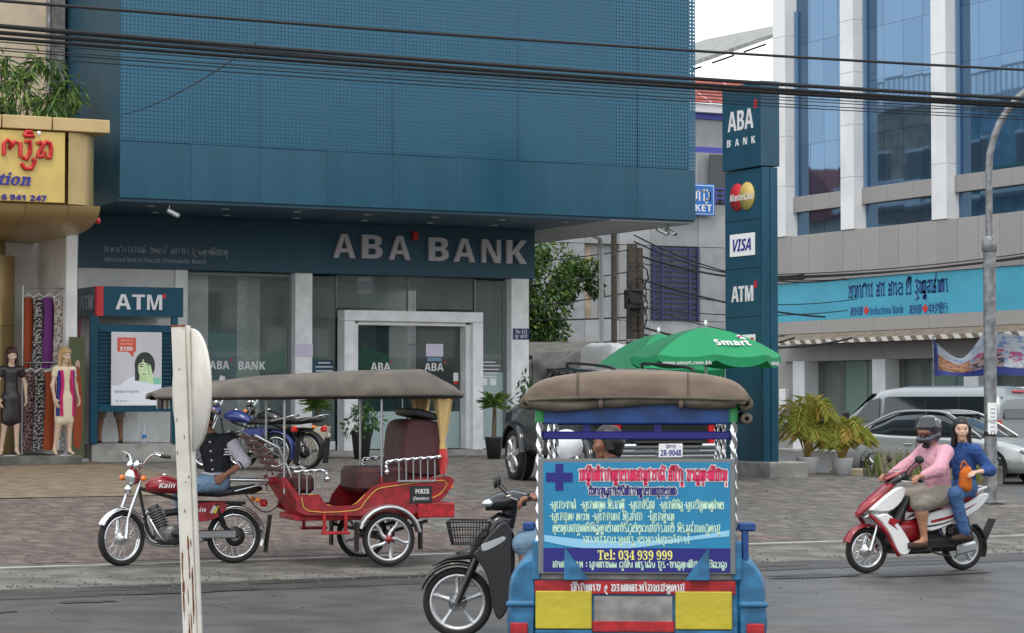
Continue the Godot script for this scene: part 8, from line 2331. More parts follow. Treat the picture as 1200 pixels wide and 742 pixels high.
func mannequin(label: String, at: Vector3, turn: float, hair: Material, dress: Array) -> void:
	var o := thing("mannequin", label, "mannequin", at, turn, "shop mannequins")
	var J := joints({"hip": [0, 0.95, 0], "chest": [0, 1.33, 0], "neck": [0, 1.52, 0], "head": [0.02, 1.66, 0], "hl": [0, 0.93, -0.08], "hr": [0, 0.93, 0.08], "sl": [0, 1.43, -0.16], "sr": [0, 1.43, 0.16],
		"el": [-0.03, 1.17, -0.25], "er": [0.02, 1.17, 0.24], "wl": [0.06, 0.97, -0.24], "wr": [0.05, 0.95, 0.22], "kl": [0.03, 0.52, -0.09], "kr": [0.0, 0.52, 0.1], "al": [0.02, 0.1, -0.1], "ar": [-0.06, 0.1, 0.14]})
	var acc := fresh()
	var f := Vector3(1, 0, 0)
	blob(acc, [[J.hl, J.hr, 0.085, 0.085, f, 1.1], [J.hip, J.chest, 0.09, 0.1, f, 1.25], [J.hip + Vector3(0, 0.17, 0), J.hip + Vector3(0, 0.2, 0), 0.1, 0.1, f, 1.2], [J.sl, J.sr, 0.05, 0.05], [J.chest, J.neck, 0.07, 0.045], [J.neck, J.head, 0.045, 0.05],
		[J.sl, J.el, 0.042, 0.034], [J.el, J.wl, 0.034, 0.023], [J.sr, J.er, 0.042, 0.034], [J.er, J.wr, 0.034, 0.023], [J.hl, J.kl, 0.075, 0.05], [J.kl, J.al, 0.05, 0.03], [J.hr, J.kr, 0.075, 0.05], [J.kr, J.ar, 0.05, 0.03],
		[J.al - Vector3(0, 0.02, 0), J.al + Vector3(0.13, -0.07, 0), 0.03, 0.022], [J.ar - Vector3(0, 0.02, 0), J.ar + Vector3(0.12, -0.07, 0.04), 0.03, 0.022]], 0.016)
	head(acc, J.head, Vector3(1, 0, 0), Vector3.UP)
	hand(acc, J.wl, Vector3(0.4, -0.9, 0.1), Vector3(0, 0, -1), 0.3, true)
	hand(acc, J.wr, Vector3(0.4, -0.9, -0.1), Vector3(0, 0, 1), 0.3, false)
	put("body", blob_mesh(acc), M.mannequin_skin, o)
	var a := fresh()
	blob(a, [[J.chest + Vector3(0, 0.04, 0), J.hip + Vector3(0, 0.18, 0), 0.122, 0.105, f, 1.2], [J.hip + Vector3(0, 0.18, 0), J.hip, 0.105, 0.125, f, 1.1], [J.hip, J.hip + Vector3(0, -0.3, 0), 0.14, 0.14, f, 1.1], [J.hip + Vector3(0, 0, 0.05), J.hip + Vector3(0.01, -0.36, 0.07), 0.11, 0.1], [J.hip + Vector3(0, 0, -0.05), J.hip + Vector3(0.01, -0.36, -0.07), 0.11, 0.1], [J.sl, J.sr, 0.06, 0.06], [J.sl, J.sl.lerp(J.el, 0.35), 0.06, 0.055], [J.sr, J.sr.lerp(J.er, 0.35), 0.06, 0.055]], 0.016)
	put("dress", blob_mesh(a), dress[0], o)
	if dress.size() > 1:
		for s in [-1, 1]:
			put("side_panel", S.new().tube(curve([Vector3(0.075, 1.42, s * 0.1), Vector3(0.1, 1.2, s * 0.09), Vector3(0.09, 0.95, s * 0.11), Vector3(0.11, 0.66, s * 0.11)], 4), 0.028, 8), dress[1], o)
			put("outer_panel", S.new().tube(curve([Vector3(0.03, 1.43, s * 0.15), Vector3(0.05, 1.2, s * 0.12), Vector3(0.04, 0.95, s * 0.14), Vector3(0.05, 0.66, s * 0.14)], 4), 0.04, 8), dress[2], o)
	var h := fresh()
	blob(h, [[J.head + Vector3(-0.03, 0.06, 0), J.head + Vector3(0, 0.065, 0), 0.1, 0.094], [J.head + Vector3(-0.06, 0, 0), J.head + Vector3(-0.06, -0.16, 0), 0.075, 0.05], [J.head + Vector3(-0.01, 0.03, 0.08), J.head + Vector3(-0.01, -0.16, 0.1), 0.034, 0.03], [J.head + Vector3(-0.01, 0.03, -0.08), J.head + Vector3(-0.01, -0.16, -0.1), 0.034, 0.03], [J.head + Vector3(0.07, 0.07, 0.04), J.head + Vector3(0.07, 0.07, -0.04), 0.035, 0.035]], 0.011, 0.012)
	put("hair", blob_mesh(h), hair, o)
	face_parts(o, J.head, Vector3(1, 0, 0), Vector3.UP)
	put("stand", S.new().lathe([Vector2(0, 0.0), Vector2(0.16, 0.0), Vector2(0.16, 0.012), Vector2(0, 0.014)], Vector3.ZERO, Vector3.UP, 20), M.alloy, o)

# ---------------------------------------------------------------- plants, umbrellas, goods
func leaf(s: S, at: Vector3, dir: Vector3, nrm: Vector3, l: float, w: float) -> void:
	var sd := dir.cross(nrm).normalized() * w / 2
	var mid := at + dir * l * 0.45 + nrm * l * 0.06
	var tip := at + dir * l - nrm * l * 0.12
	s.tri(at, mid + sd, tip)
	s.tri(at, tip, mid - sd)

func rand_dir(r: RandomNumberGenerator) -> Vector3:
	var z := r.randf_range(-1, 1)
	var a := r.randf_range(0, TAU)
	return Vector3(sqrt(1 - z * z) * cos(a), z, sqrt(1 - z * z) * sin(a))

func crown(clumps: Array, per: int, l: float, w: float, sd: int, mats: Array, parent: Node, droop := 0.2) -> void:
	var r := RandomNumberGenerator.new()
	r.seed = sd
	var ss := []
	for m in mats: ss.append(S.new())
	for c in clumps:
		for i in per:
			var d := rand_dir(r)
			var at: Vector3 = c[0] + d * c[1] * (0.55 + 0.45 * pow(r.randf(), 0.5))
			var dir := (d * 0.7 + rand_dir(r) * 0.8 + Vector3(0, -droop, 0)).normalized()
			var n := (Vector3.UP * 0.8 + rand_dir(r) * 0.7).normalized()
			leaf(ss[r.randi() % ss.size()], at, dir, n, l * r.randf_range(0.7, 1.3), w * r.randf_range(0.8, 1.2))
	for i in mats.size(): put("crown", ss[i], mats[i], parent).set_meta("kind", "stuff")

func plants() -> void:
	var r := RandomNumberGenerator.new()
	r.seed = 3
	# tree behind the bank
	var t := thing("leafy_tree", "dense dark green tree behind the right end of the bank", "tree", p(27.6, 0.88, 54.0))
	put("trunk", S.new().tube([Vector3(0, 0, 0), Vector3(0.1, 1.5, 0), Vector3(0.0, 3.0, 0)], [0.2, 0.15, 0.1], 8), M.bark, t)
	for k in [[-0.8, 3.8, 0.3], [0.7, 4.0, -0.2], [0.1, 4.8, 0.2]]: put("limb", S.new().tube([Vector3(0.0, 2.0, 0), Vector3(k[0] * 0.5, 3.0, k[2] * 0.5), Vector3(k[0], k[1], k[2])], [0.1, 0.06, 0.03], 6), M.bark, t)
	var cl := []
	for i in 90: cl.append([Vector3(r.randf_range(-1.6, 1.05), r.randf_range(0.7, 5.0), r.randf_range(-1.0, 1.0)), r.randf_range(0.32, 0.55)])
	for i in 10: cl.append([Vector3(r.randf_range(0.8, 2.2), r.randf_range(3.7, 4.9), r.randf_range(-0.6, 0.6)), r.randf_range(0.18, 0.32)])
	crown(cl, 190, 0.16, 0.08, 4, [M.leaf, M.leaf_dark, M.leaf_light], t)
	# bush on the gold canopy
	var b := thing("balcony_plant", "leafy bush growing over the top of the gold shop canopy", "plant", p(10.9, 6.345, 39.2))
	put("planter", S.new().box(Vector3(-0.2, 0.12, 0), Vector3(1.7, 0.24, 0.4), 0.02), M.pot_cream, b)
	cl = []
	for i in 16: cl.append([Vector3(r.randf_range(-1.3, 0.75), r.randf_range(0.15, 0.75), r.randf_range(-0.25, 0.4)), r.randf_range(0.16, 0.26)])
	for i in 5: put("stem", S.new().tube(curve([Vector3(-1.0 + i * 0.4, 0.1, 0), Vector3(-0.95 + i * 0.42, 0.6, 0.05), Vector3(-0.9 + i * 0.44, 1.15, 0.1)], 3), 0.012, 5), M.bark, b)
	for i in 9: cl.append([Vector3(-1.05 + i * 0.2, r.randf_range(0.8, 1.25), r.randf_range(-0.1, 0.2)), r.randf_range(0.09, 0.15)])
	crown(cl, 44, 0.24, 0.05, 9, [M.leaf, M.leaf_dark, M.leaf_light], b, 0.9)
	# pots before the bank
	pot_plant("potted_palm", "cream patterned pot with a leafy plant by the bank window", gp(16.3, 39.7), M.pot_cream, 0.27, 0.58, 0.95, 14, true)
	pot_plant("potted_bush", "tapered black pot with a drooping plant left of the bank door", gp(17.05, 39.4), M.pot_black, 0.19, 0.48, 0.5, 15, false)
	pot_plant("potted_palm", "tapered black pot with a small palm right of the bank door", gp(19.5, 39.0), M.pot_black, 0.17, 0.4, 0.98, 16, true)
	pot_plant("potted_bush", "bushy green plant at the foot of the bank's right column", gp(20.5, 39.8), M.pot_black, 0.2, 0.45, 1.3, 17, false)
	# areca palms by the sign pillar
	palm("areca_palm", "yellow-green areca palm in a white pot beside the sign pillar", gp(22.5, 33.3), 1.25, 21)
	palm("areca_palm", "smaller areca palm growing right of the potted palm", gp(23.05, 33.1), 0.95, 22)
	# weeds
	for k in [[23.9, 32.6, 0.5, "tall dry weeds at the pavement edge right of the palms"], [24.8, 32.2, 0.42, "low clump of dry weeds behind the scooter's front"]]:
		var w := thing("dry_weeds", k[3], "weeds", gp(k[0], k[1]))
		var s := S.new()
		var g := S.new()
		for i in 150:
			var a := r.randf() * TAU
			var at := Vector3(r.randf_range(-0.55, 0.55), 0, r.randf_range(-0.3, 0.3))
			leaf(s if i % 3 else g, at, (Vector3(cos(a) * 0.4, 1.0, sin(a) * 0.4)).normalized(), Vector3(cos(a), 0, sin(a)), k[2] * r.randf_range(0.5, 1.2), 0.012)
		put("blades", s, M.dry_grass, w).set_meta("kind", "stuff")
		put("green_blades", g, M.leaf_light, w).set_meta("kind", "stuff")
		var h := S.new()
		for i in 26: h.ball(Vector3(r.randf_range(-0.6, 0.6), k[2] * r.randf_range(0.7, 1.1), r.randf_range(-0.3, 0.3)), Vector3(0.016, 0.02, 0.016), 6)
		put("seed_heads", h, M.tan_wall, w).set_meta("kind", "stuff")
	# low kerb wall behind weeds
	var kw := thing("planter_wall", "low brown wall along the edge of the forecourt by the weeds", "wall", gp(25.2, 33.9))
	for i in 6: put("block", S.new().box(Vector3(-1.5 + i * 0.6, 0.14, 0), Vector3(0.59, 0.34, 0.18), 0.015), M.concrete if i % 2 else M.tan_wall, kw)
	# young tree in front of the office shop front
	var y := thing("young_tree", "slim young tree in front of the office ground floor", "tree", p(36.2, 0.22, 49.0))
	put("trunk", S.new().tube([Vector3.ZERO, Vector3(0.03, 1.5, 0)], [0.03, 0.015], 6), M.bark, y)
	cl = []
	for i in 12: cl.append([Vector3(r.randf_range(-0.3, 0.3), r.randf_range(1.05, 1.75), r.randf_range(-0.3, 0.3)), 0.13])
	crown(cl, 34, 0.12, 0.035, 12, [M.leaf, M.leaf_light], y)

func pot_plant(called: String, label: String, at: Vector3, pm: Material, pr: float, ph: float, top: float, sd: int, tree: bool) -> void:
	var t := thing(called, label, "potted plant", at, 0.0, "potted plants in front of the bank")
	put("pot", S.new().lathe([Vector2(0, 0), Vector2(pr * 0.68, 0), Vector2(pr * 0.98, ph * 0.96), Vector2(pr, ph), Vector2(pr * 0.86, ph), Vector2(pr * 0.84, ph * 0.9)], Vector3.ZERO, Vector3.UP, 24), pm, t)
	put("soil", S.new().lathe([Vector2(pr * 0.85, 0), Vector2(0, 0.02)], Vector3(0, ph * 0.92, 0), Vector3.UP, 16), M.soil, t)
	if pm == M.pot_cream:
		for i in 8:
			var a := TAU * i / 8
			put("pot_relief", S.new().ball(Vector3(cos(a) * pr * 0.86, ph * (0.6 + 0.12 * (i % 2)), sin(a) * pr * 0.86), Vector3(0.05, 0.06, 0.05), 8), pm, t)
	var r := RandomNumberGenerator.new()
	r.seed = sd
	if tree:
		put("stem", S.new().tube([Vector3(0, ph * 0.9, 0), Vector3(0.02, top, 0)], [0.05, 0.035], 8), M.bark, t)
		var s := S.new()
		var s2 := S.new()
		for i in 80:
			var a := r.randf() * TAU
			var e := r.randf_range(-0.2, 1.0)
			leaf(s if i % 2 else s2, Vector3(0, top + r.randf_range(-0.05, 0.12), 0), Vector3(cos(a) * cos(e), sin(e) * 0.8, sin(a) * cos(e)).normalized(), Vector3.UP, r.randf_range(0.22, 0.42), 0.055)
		put("crown", s, M.leaf, t).set_meta("kind", "stuff")
		put("crown", s2, M.leaf_light, t).set_meta("kind", "stuff")
	else:
		put("stem", S.new().tube([Vector3(0, ph * 0.9, 0), Vector3(0.02, ph + top * 0.6, 0.02)], [0.025, 0.012], 6), M.bark, t)
		var cl := []
		for i in 9: cl.append([Vector3(r.randf_range(-0.2, 0.2), ph + r.randf_range(0.05, top), r.randf_range(-0.2, 0.2)), 0.13])
		crown(cl, 34, 0.13, 0.045, sd, [M.leaf, M.leaf_dark], t, 0.4)

func palm(called: String, label: String, at: Vector3, h: float, sd: int) -> void:
	var t := thing(called, label, "palm", at, 0.0, "areca palms beside the sign pillar")
	put("pot", S.new().lathe([Vector2(0, 0), Vector2(0.14, 0), Vector2(0.19, 0.26), Vector2(0.2, 0.28), Vector2(0.17, 0.28)], Vector3.ZERO, Vector3.UP, 20), M.white_stone, t)
	var r := RandomNumberGenerator.new()
	r.seed = sd
	for i in 28:
		var a := TAU * i / 28 + r.randf() * 0.3
		var out := r.randf_range(0.2, 0.5)
		var hh := h * r.randf_range(0.6, 1.05)
		var d := Vector3(cos(a), 0, sin(a))
		var pts := curve([Vector3(0, 0.25, 0) + d * 0.04, d * out * 0.35 + Vector3(0, hh * 0.72, 0), d * out * 0.75 + Vector3(0, hh * 0.98, 0), d * out * 1.25 + Vector3(0, hh * 0.78, 0)], 5)
		var f := group_node("frond", t)
		put("midrib", S.new().tube(pts, 0.008, 4), M.palm_yellow, f)
		var s := S.new()
		for k in range(5, pts.size()):
			var tt: Vector3 = (pts[k] - pts[k - 1]).normalized()
			var sd2 := tt.cross(Vector3.UP).normalized()
			for sg in [-1, 1]:
				for q in 2:
					leaf(s, pts[k] - tt * 0.03 * q, (tt * 0.6 + sd2 * sg * 0.85 + Vector3(0, 0.1 - 0.2 * r.randf(), 0)).normalized(), Vector3.UP, r.randf_range(0.16, 0.28), 0.02)
		put("leaflets", s, M.palm if i % 4 else M.palm_yellow, f).set_meta("kind", "stuff")

func umbrella(label: String, at: Vector3, apex: float, rim: float, rad: float, spin: float, text_side: Array) -> void:
	var t := thing("parasol", label, "parasol", at, 0.0, "green parasols behind the blue cart")
	var h0 := at.y
	var n := 8
	put("pole", S.new().bar(Vector3(0, 0.05, 0), Vector3(0, apex - h0 + 0.08, 0), 0.022, 8), M.steel, t)
	put("foot", S.new().lathe([Vector2(0, 0), Vector2(0.3, 0), Vector2(0.3, 0.06), Vector2(0.05, 0.1), Vector2(0.05, 0.3), Vector2(0, 0.3)], Vector3.ZERO, Vector3.UP, 20), M.concrete, t)
	put("finial", S.new().ball(Vector3(0, apex - h0 + 0.06, 0), Vector3(0.03, 0.05, 0.03), 8), M.white_frame, t)
	var yr := rim - h0
	var ya := apex - h0
	var prof := func(q: float): return lerpf(ya, yr, pow(q, 2.1) * 0.7 + q * 0.3)
	for i in n:
		var a0 := spin + TAU * i / n
		var a1 := spin + TAU * (i + 1) / n
		var st := S.new().smooth()
		var pt := func(q: float, w: float):
			var d := Vector3(cos(a0), 0, sin(a0)).lerp(Vector3(cos(a1), 0, sin(a1)), w)
			return d * rad * q + Vector3(0, prof.call(q) - 0.05 * sin(w * PI) * q, 0)
		for k in 8:
			for j in 4:
				st.quad(pt.call(k / 8.0, j / 4.0), pt.call((k + 1) / 8.0, j / 4.0), pt.call((k + 1) / 8.0, (j + 1) / 4.0), pt.call(k / 8.0, (j + 1) / 4.0))
		put("gore", st, M.umbrella_green if i not in text_side[2] else M.umbrella_dark, t)
		var vl := S.new().smooth()
		for j in 6:
			var f := func(w: float, dn: float):
				return pt.call(1.0, w) + Vector3(0, -dn * (1.0 - 0.35 * pow(absf(w * 2.0 - 1.0), 3.0)), 0)
			vl.quad(f.call(j / 6.0, 0.0), f.call((j + 1) / 6.0, 0.0), f.call((j + 1) / 6.0, 0.15), f.call(j / 6.0, 0.15))
		put("valance", vl, M.umbrella_green, t)
		put("rib", S.new().tube([Vector3(0, ya - 0.03, 0), Vector3(cos(a0) * rad * 0.5, prof.call(0.5) - 0.02, sin(a0) * rad * 0.5), Vector3(cos(a0) * rad, yr - 0.01, sin(a0) * rad)], 0.008, 5), M.white_frame, t)
	for k in text_side[0]:
		var am: float = spin + TAU * (k[0] + 0.5) / n
		var d := Vector3(cos(am), 0, sin(am))
		var wid := cos(PI / n)
		var q0: float = k[2]
		var c: Vector3 = d * rad * q0 * wid + Vector3(0, prof.call(q0) - 0.05 * q0, 0)
		var c2: Vector3 = d * rad * (q0 + 0.1) * wid + Vector3(0, prof.call(q0 + 0.1) - 0.05 * (q0 + 0.1), 0)
		var up := (c - c2).normalized()
		var rt := up.cross(d).normalized()
		var nm := rt.cross(up).normalized()
		if nm.dot(d) < 0: nm = -nm; rt = -rt
		rt = up.cross(nm)
		var tm := latin(k[1], 0.2, 0.008)
		var bb := tm.get_aabb()
		var o := MeshInstance3D.new()
		o.mesh = tm
		o.name = "lettering"
		o.material_override = M.letter_white
		var sc := Vector3(k[3] / bb.size.x, k[4] / bb.size.y, 1)
		var bs := Basis(rt * sc.x, up * sc.y, nm)
		o.transform = Transform3D(bs, c + nm * 0.035 - bs * (bb.position + bb.size / 2))
		t.add_child(o, true)
		if k.size() > 5:
			for q in 3: put("emblem_wing", S.new().ball(c + nm * 0.03 + rt * (k[3] * 0.42 - q * 0.02) + up * (0.13 + q * 0.035), Vector3(0.06 - q * 0.012, 0.02, 0.03), 8, Basis(rt, up, nm) * Basis(Vector3.BACK, -0.5)), M.letter_white if q != 1 else M.magenta, t)
	for k in text_side[1]:
		var am: float = spin + TAU * (k[0] + 0.5) / n
		var d := Vector3(cos(am), 0, sin(am))
		word(k[1], t, d * (rad * cos(PI / n) + 0.012) + Vector3(0, yr - 0.05 - 0.08, 0), k[2], 0.06, M.letter_white, atan2(d.x, d.z), 0.006)

func hanging(label: String, at: Vector3, len: float, w: float, m: Material, hanger := true) -> void:
	var t := thing("hanging_dress", label, "dress", at, 0.15, "dresses hanging outside the shop")
	var rings := []
	for k in 7:
		var q := k / 6.0
		var row := []
		for i in 20:
			var a := TAU * i / 20
			var fold := 1.0 + 0.2 * q * sin(a * 6.0 + q * 2.0)
			var wd := lerpf(0.09, w, q) if k > 0 else 0.12
			row.append(Vector3(cos(a) * wd * fold, -0.08 - q * len, sin(a) * wd * 0.5 * fold))
		rings.append(row)
	put("cloth", S.new().smooth().loft(rings), m, t)
	put("hanger", S.new().tube([Vector3(-0.12, -0.09, 0), Vector3(0, -0.02, 0), Vector3(0.12, -0.09, 0)], 0.012, 5), M.white_frame, t)
	put("hook", S.new().tube(curve([Vector3(0, -0.02, 0), Vector3(0, 0.04, 0), Vector3(0.02, 0.07, 0.03), Vector3(0, 0.06, 0.05)], 3), 0.006, 5), M.steel, t)

func pattern(key: String, base: Color, cols: Array, freq: float, sd: int) -> void:
	var n := FastNoiseLite.new()
	n.noise_type = FastNoiseLite.TYPE_CELLULAR
	n.frequency = freq
	n.seed = sd
	n.cellular_return_type = FastNoiseLite.RETURN_DISTANCE
	var n2 := FastNoiseLite.new()
	n2.noise_type = FastNoiseLite.TYPE_CELLULAR
	n2.cellular_return_type = FastNoiseLite.RETURN_CELL_VALUE
	n2.frequency = freq
	n2.seed = sd
	var im := Image.create(128, 128, false, Image.FORMAT_RGB8)
	for y in 128:
		for x in 128:
			var c := base
			if n.get_noise_2d(x, y) < -0.62: c = cols[int(absf(n2.get_noise_2d(x, y)) * 97.0) % cols.size()]
			im.set_pixel(x, y, c)
	var m := mat(key, 255, 255, 255, 0.85)
	m.albedo_texture = ImageTexture.create_from_image(im)
	m.uv1_triplanar = true
	m.uv1_world_triplanar = true
	m.uv1_scale = Vector3.ONE * 2.2

func banner_image() -> ImageTexture:
	var w := 320
	var h := 120
	var im := Image.create(w, h, false, Image.FORMAT_RGB8)
	var n := FastNoiseLite.new()
	n.frequency = 0.03
	n.fractal_octaves = 3
	var n2 := FastNoiseLite.new()
	n2.noise_type = FastNoiseLite.TYPE_CELLULAR
	n2.frequency = 0.09
	n2.cellular_return_type = FastNoiseLite.RETURN_CELL_VALUE
	for y in h:
		for x in w:
			var c := Color8(188, 196, 208)
			var a := n.get_noise_2d(x * 1.4, y * 2.0)
			if y > 96 or x < 6: c = Color8(40, 62, 150)
			elif x < 70 and y > 40: c = Color8(206, 150, 110) if a > -0.1 else Color8(150, 96, 70)
			elif x < 120 and y > 60: c = Color8(70, 70, 84) if a > 0.05 else Color8(190, 160, 160)
			elif x < 170 and y > 45 and y < 80 and n2.get_noise_2d(x, y) > 0.2: c = Color8(196, 60, 120)
			elif x > 120 and x < 175 and y > 72 and n2.get_noise_2d(x * 1.3, y) > -0.1: c = Color8(236, 240, 246)
			elif x > 190 and x < 240: c = Color8(224, 184, 60) if a > 0.0 else Color8(190, 110, 60)
			elif x > 240 and x < 256 and y > 40: c = Color8(236, 236, 236)
			elif x > 262 and x < 300 and y > 30: c = Color8(60, 58, 76)
			elif x > 300 and y > 60: c = Color8(236, 236, 240)
			elif a > 0.25: c = Color8(120, 150, 190)
			im.set_pixel(x, y, c)
	return ImageTexture.create_from_image(im)

func small_things() -> void:
	umbrella("large green parasol with white lettering in front of the sign pillar", gp(19.9, 32.3), 3.02, 2.57, 1.2, 0.42, [[[1, "Smart", 0.72, 0.62, 0.17, 1]], [[2, "www.smart.com.kh", 0.78], [0, "smart.com.kh", 0.5]], [3]])
	umbrella("second green parasol partly hidden behind the large one", gp(20.6, 34.95), 2.99, 2.4, 1.18, 0.1, [[[2, "Smart", 0.72, 0.5, 0.13]], [], [3]])
	# covered goods beside the bank
	var wc := thing("covered_stall", "white tarpaulin-wrapped block with black figures behind the parasols", "covered stall", p(24.75, 0.55, 43.5), 0.2)
	var rings := []
	for k in [[0.0, 0.72, 0.55], [1.4, 0.74, 0.56], [2.1, 0.76, 0.58], [2.36, 0.72, 0.54], [2.45, 0.6, 0.42], [2.47, 0.3, 0.2]]:
		var row := []
		for i in 24:
			var a := TAU * i / 24
			var cx: float = sign(cos(a)) * pow(absf(cos(a)), 0.25) * k[1]
			var cz: float = sign(sin(a)) * pow(absf(sin(a)), 0.25) * k[2]
			row.append(Vector3(cx, k[0] + 0.015 * sin(i * 2.3 + k[0]) - cx * 0.08, cz))
		rings.append(row)
	put("tarpaulin", S.new().smooth().loft(rings), M.tarp_white, wc)
	word("4 8 8", wc, Vector3(0.32, 2.3, 0.585), 0.4, 0.13, M.black_plastic, 0.0, 0.006)
	put("lashing", S.new().tube([Vector3(-0.77, 1.2, 0.57), Vector3(0.77, 1.2, 0.6)], 0.012, 5), M.cable, wc)
	var gt := thing("grey_tarp_stall", "grey tarpaulin shelter behind the right end of the bank", "shelter", p(26.3, 0.7, 49.6), 0.1)
	put("tarpaulin", S.new().slab(PackedVector2Array([Vector2(-1.9, 0), Vector2(-1.92, 1.75), Vector2(-1.5, 2.0), Vector2(-0.7, 2.12), Vector2(-0.45, 1.95), Vector2(-0.42, 0)]), -0.9, 0.6, false, 0.06), M.tarp_grey, gt)
	put("tarpaulin", S.new().slab(PackedVector2Array([Vector2(-0.5, 0), Vector2(-0.52, 1.9), Vector2(0.1, 2.3), Vector2(0.9, 2.42), Vector2(1.3, 2.1), Vector2(1.35, 0)]), -0.7, 1.0, false, 0.07), M.tarp_grey, gt)
	for k in [-1.2, 0.2, 0.8]: put("rope", S.new().tube([Vector3(k, 2.2, -0.6), Vector3(k, 2.1, 1.02), Vector3(k + 0.03, 0.1, 1.06)], 0.012, 5), M.cable, gt)
	var g2 := thing("grey_awning", "grey canvas awning beside the white wrapped block", "awning", p(28.2, 0.6, 51.5), 0.0)
	put("canvas", S.new().quad(Vector3(-1.6, 2.7, -1.0), Vector3(1.4, 2.75, -1.0), Vector3(1.5, 2.45, 1.0), Vector3(-1.7, 2.2, 1.0)), M.tarp_grey, g2)
	put("front_drop", S.new().quad(Vector3(-1.7, 2.2, 1.0), Vector3(1.5, 2.45, 1.0), Vector3(1.5, 1.9, 1.02), Vector3(-1.7, 1.6, 1.02)), M.tarp_grey, g2)
	for k in [[-1.6, 1.0], [1.4, 1.0], [-1.5, -0.9], [1.3, -0.9]]: put("pole", S.new().bar(Vector3(k[0], 0, k[1]), Vector3(k[0], 2.3, k[1]), 0.03), M.galv, g2)
	# cloth banner
	var bn := thing("cloth_banner", "printed cloth banner with a blue border sagging in front of the office shops", "banner", p(41.5, 3.1, 51.0))
	var st := SurfaceTool.new()
	st.begin(Mesh.PRIMITIVE_TRIANGLES)
	var L := 8.2
	var f := func(x: float, y: float):
		var sag := 0.55 * pow(sin(clampf(x * 3.6, 0.0, 1.0) * PI), 1.0) * (1.0 - y) if x < 0.28 else 0.12 * sin((x - 0.5) * 2.0 * PI) * (1.0 - y)
		return Vector3(0.08 * sin(x * 17.0 + y * 2.0), 0.5 - sag - y * 1.05 + 0.02 * sin(x * 23.0), (x - 0.5) * L)
	for i in 48:
		for j in 6:
			for k in [[0, 0], [1, 0], [1, 1], [0, 0], [1, 1], [0, 1]]:
				var x: float = (i + k[0]) / 48.0
				var y: float = (j + k[1]) / 6.0
				st.set_uv(Vector2(x, y))
				st.add_vertex(f.call(x, y))
	st.generate_normals()
	put("cloth", st.commit(), print_mat("banner_print", banner_image(), 0.6, 205), bn)
	for z in [-L / 2, 0.0, L / 2]:
		put("pole", S.new().bar(Vector3(0.03, 0.6, z), Vector3(0.03, -3.1, z), 0.025), M.galv, bn)
	# clothes shop goods
	pattern("dots", Color8(34, 32, 36), [Color8(200, 196, 190)], 0.09, 1)
	pattern("floral", Color8(186, 180, 172), [Color8(70, 80, 60), Color8(150, 70, 80), Color8(60, 58, 62)], 0.07, 2)
	pattern("pink_dots", Color8(40, 30, 36), [Color8(190, 110, 120), Color8(200, 190, 180)], 0.1, 3)
	pattern("zebra", Color8(206, 202, 196), [Color8(50, 48, 50), Color8(50, 48, 50), Color8(206, 202, 196)], 0.08, 4)
	var top := [["orange-brown dress on the upper rail, leftmost", M.orange_dress], ["black dotted dress on the upper rail", M.dots], ["purple dress on the upper rail", M.purple_dress], ["floral dress on the upper rail, rightmost", M.floral]]
	var low := [["black and pink dotted dress on the lower rail", M.pink_dots], ["black dress with white dots on the lower rail", M.dots], ["orange dress on the lower rail", M.orange_dress], ["black and white patterned dress on the lower rail, rightmost", M.zebra]]
	for i in 4:
		hanging(top[i][0], p(11.06 + i * 0.15, 3.68, 39.75 - i * 0.1), 1.2, 0.1, top[i][1])
		hanging(low[i][0], p(11.06 + i * 0.15, 2.42, 39.6 - i * 0.1), 1.32, 0.12, low[i][1])
	var rk := thing("clothes_rack", "steel rack carrying the two rows of dresses by the shop wall", "rack", p(11.3, 0.94, 39.65))
	for y in [1.56, 2.82]: put("rail", S.new().bar(Vector3(-0.36, y, 0.0), Vector3(0.32, y, 0.35), 0.014), M.steel, rk)
	for k in [[-0.36, 0.0], [0.32, 0.35]]: put("upright", S.new().bar(Vector3(k[0], 0, k[1]), Vector3(k[0], 2.86, k[1]), 0.016), M.steel, rk)
	mannequin("brown-haired mannequin in a short black satin dress", p(10.62, 0.94, 39.2), -PI / 2, M.hair_brown, [M.satin_black])
	mannequin("blond mannequin in a cream dress with magenta and navy sides", p(11.45, 0.94, 38.95), -PI / 2 + 0.3, M.hair_blond, [M.cream_dress, M.magenta, M.navy])
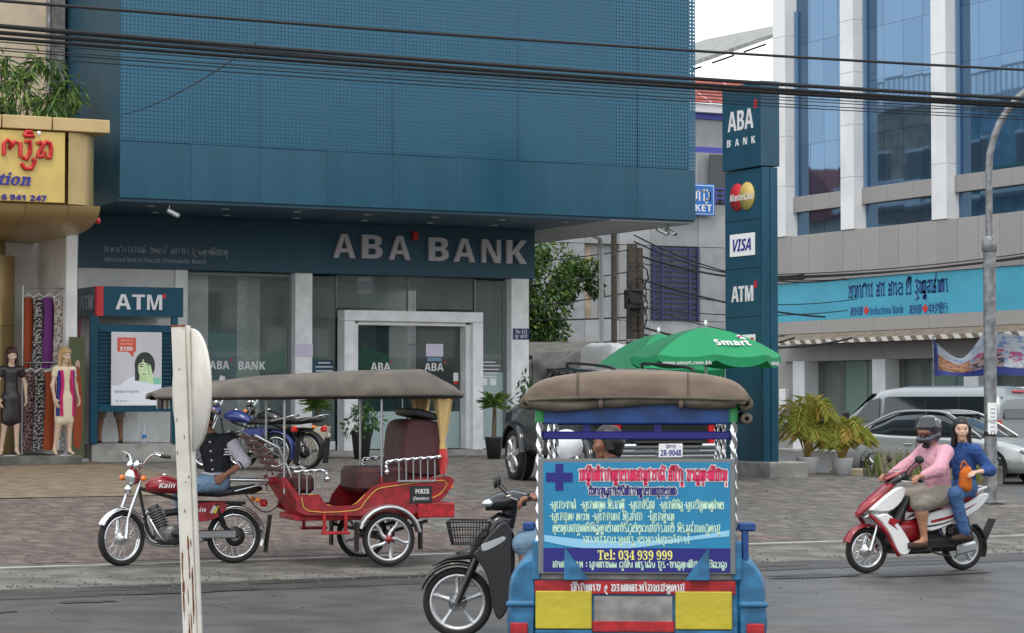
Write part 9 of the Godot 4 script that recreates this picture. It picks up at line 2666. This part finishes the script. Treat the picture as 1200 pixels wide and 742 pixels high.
	mannequin("mannequin in an orange-brown dress at the left edge", p(10.06, 0.94, 39.3), -PI / 2, M.hair_brown, [M.orange_dress])
	var bs := thing("banner_stand", "narrow green banner stand between the shop and the kiosk", "banner stand", gp(11.76, 39.25), 0.75)
	put("sheet", S.new().box(Vector3(0, 1.1, 0), Vector3(0.5, 2.05, 0.02)), M.banner_green, bs)
	put("print_figure", S.new().slab(outline([[-0.12, 0.3], [-0.14, 1.2], [-0.05, 1.6], [0.05, 1.6], [0.14, 1.2], [0.12, 0.3]], 3), 0.011, 0.014), M.orange_dress, bs)
	put("print_face", S.new().lathe([Vector2(0, 0.014), Vector2(0.08, 0.014)], Vector3(0, 1.66, 0), Vector3(0, 0, 1), 16), M.skin_pale, bs)
	put("base", S.new().box(Vector3(0, 0.04, 0), Vector3(0.52, 0.08, 0.2), 0.02), M.alloy, bs)
	# parked motorbikes near the bank
	motorbike("blue motorbike with a chrome grab rail parked behind the cart", gp(13.75, 36.6), heading(-0.62, 0.78), M.blue_paint, "motorbikes parked before the bank", 0.3, M.blue_paint)
	motorbike("black motorbike with a red tail lamp parked beside the blue one", gp(14.35, 36.7), heading(-0.55, 0.83), M.black_gloss, "motorbikes parked before the bank", 0.2, M.black_plastic)

func _ready() -> void:
	rng.seed = 1
	texts()
	materials()
	pens()
	setting()
	panel_textures()
	terrain()
	bank()
	gold_shop()
	corner_bank()
	grey_building()
	neighbours()
	atm()
	totem()
	street_things()
	cables()
	red_cart()
	motorbike("red motorbike with chrome fenders pulling the red passenger cart", p(8.66, 0.06, 25.07), heading(-1.295, 0.22), M.red_paint, "", 0.5, null, "Kain")
	step_scooter()
	basket_scooter()
	blue_cart()
	motorbike("motorbike hidden ahead of the blue clinic cart", p(8.0, 0, 13.85), heading(0.45, 0.89), M.black_gloss)
	sedan()
	van("silver minivan parked behind the sedan", p(33.07, 0.2, 43.76), heading(-0.234, 0.972), M.van_paint)
	van("white minivan at the right edge behind the sedan", p(35.9, 0.2, 46.4), heading(-0.234, 0.972), M.white_paint)
	pickup()
	people()
	plants()
	small_things()
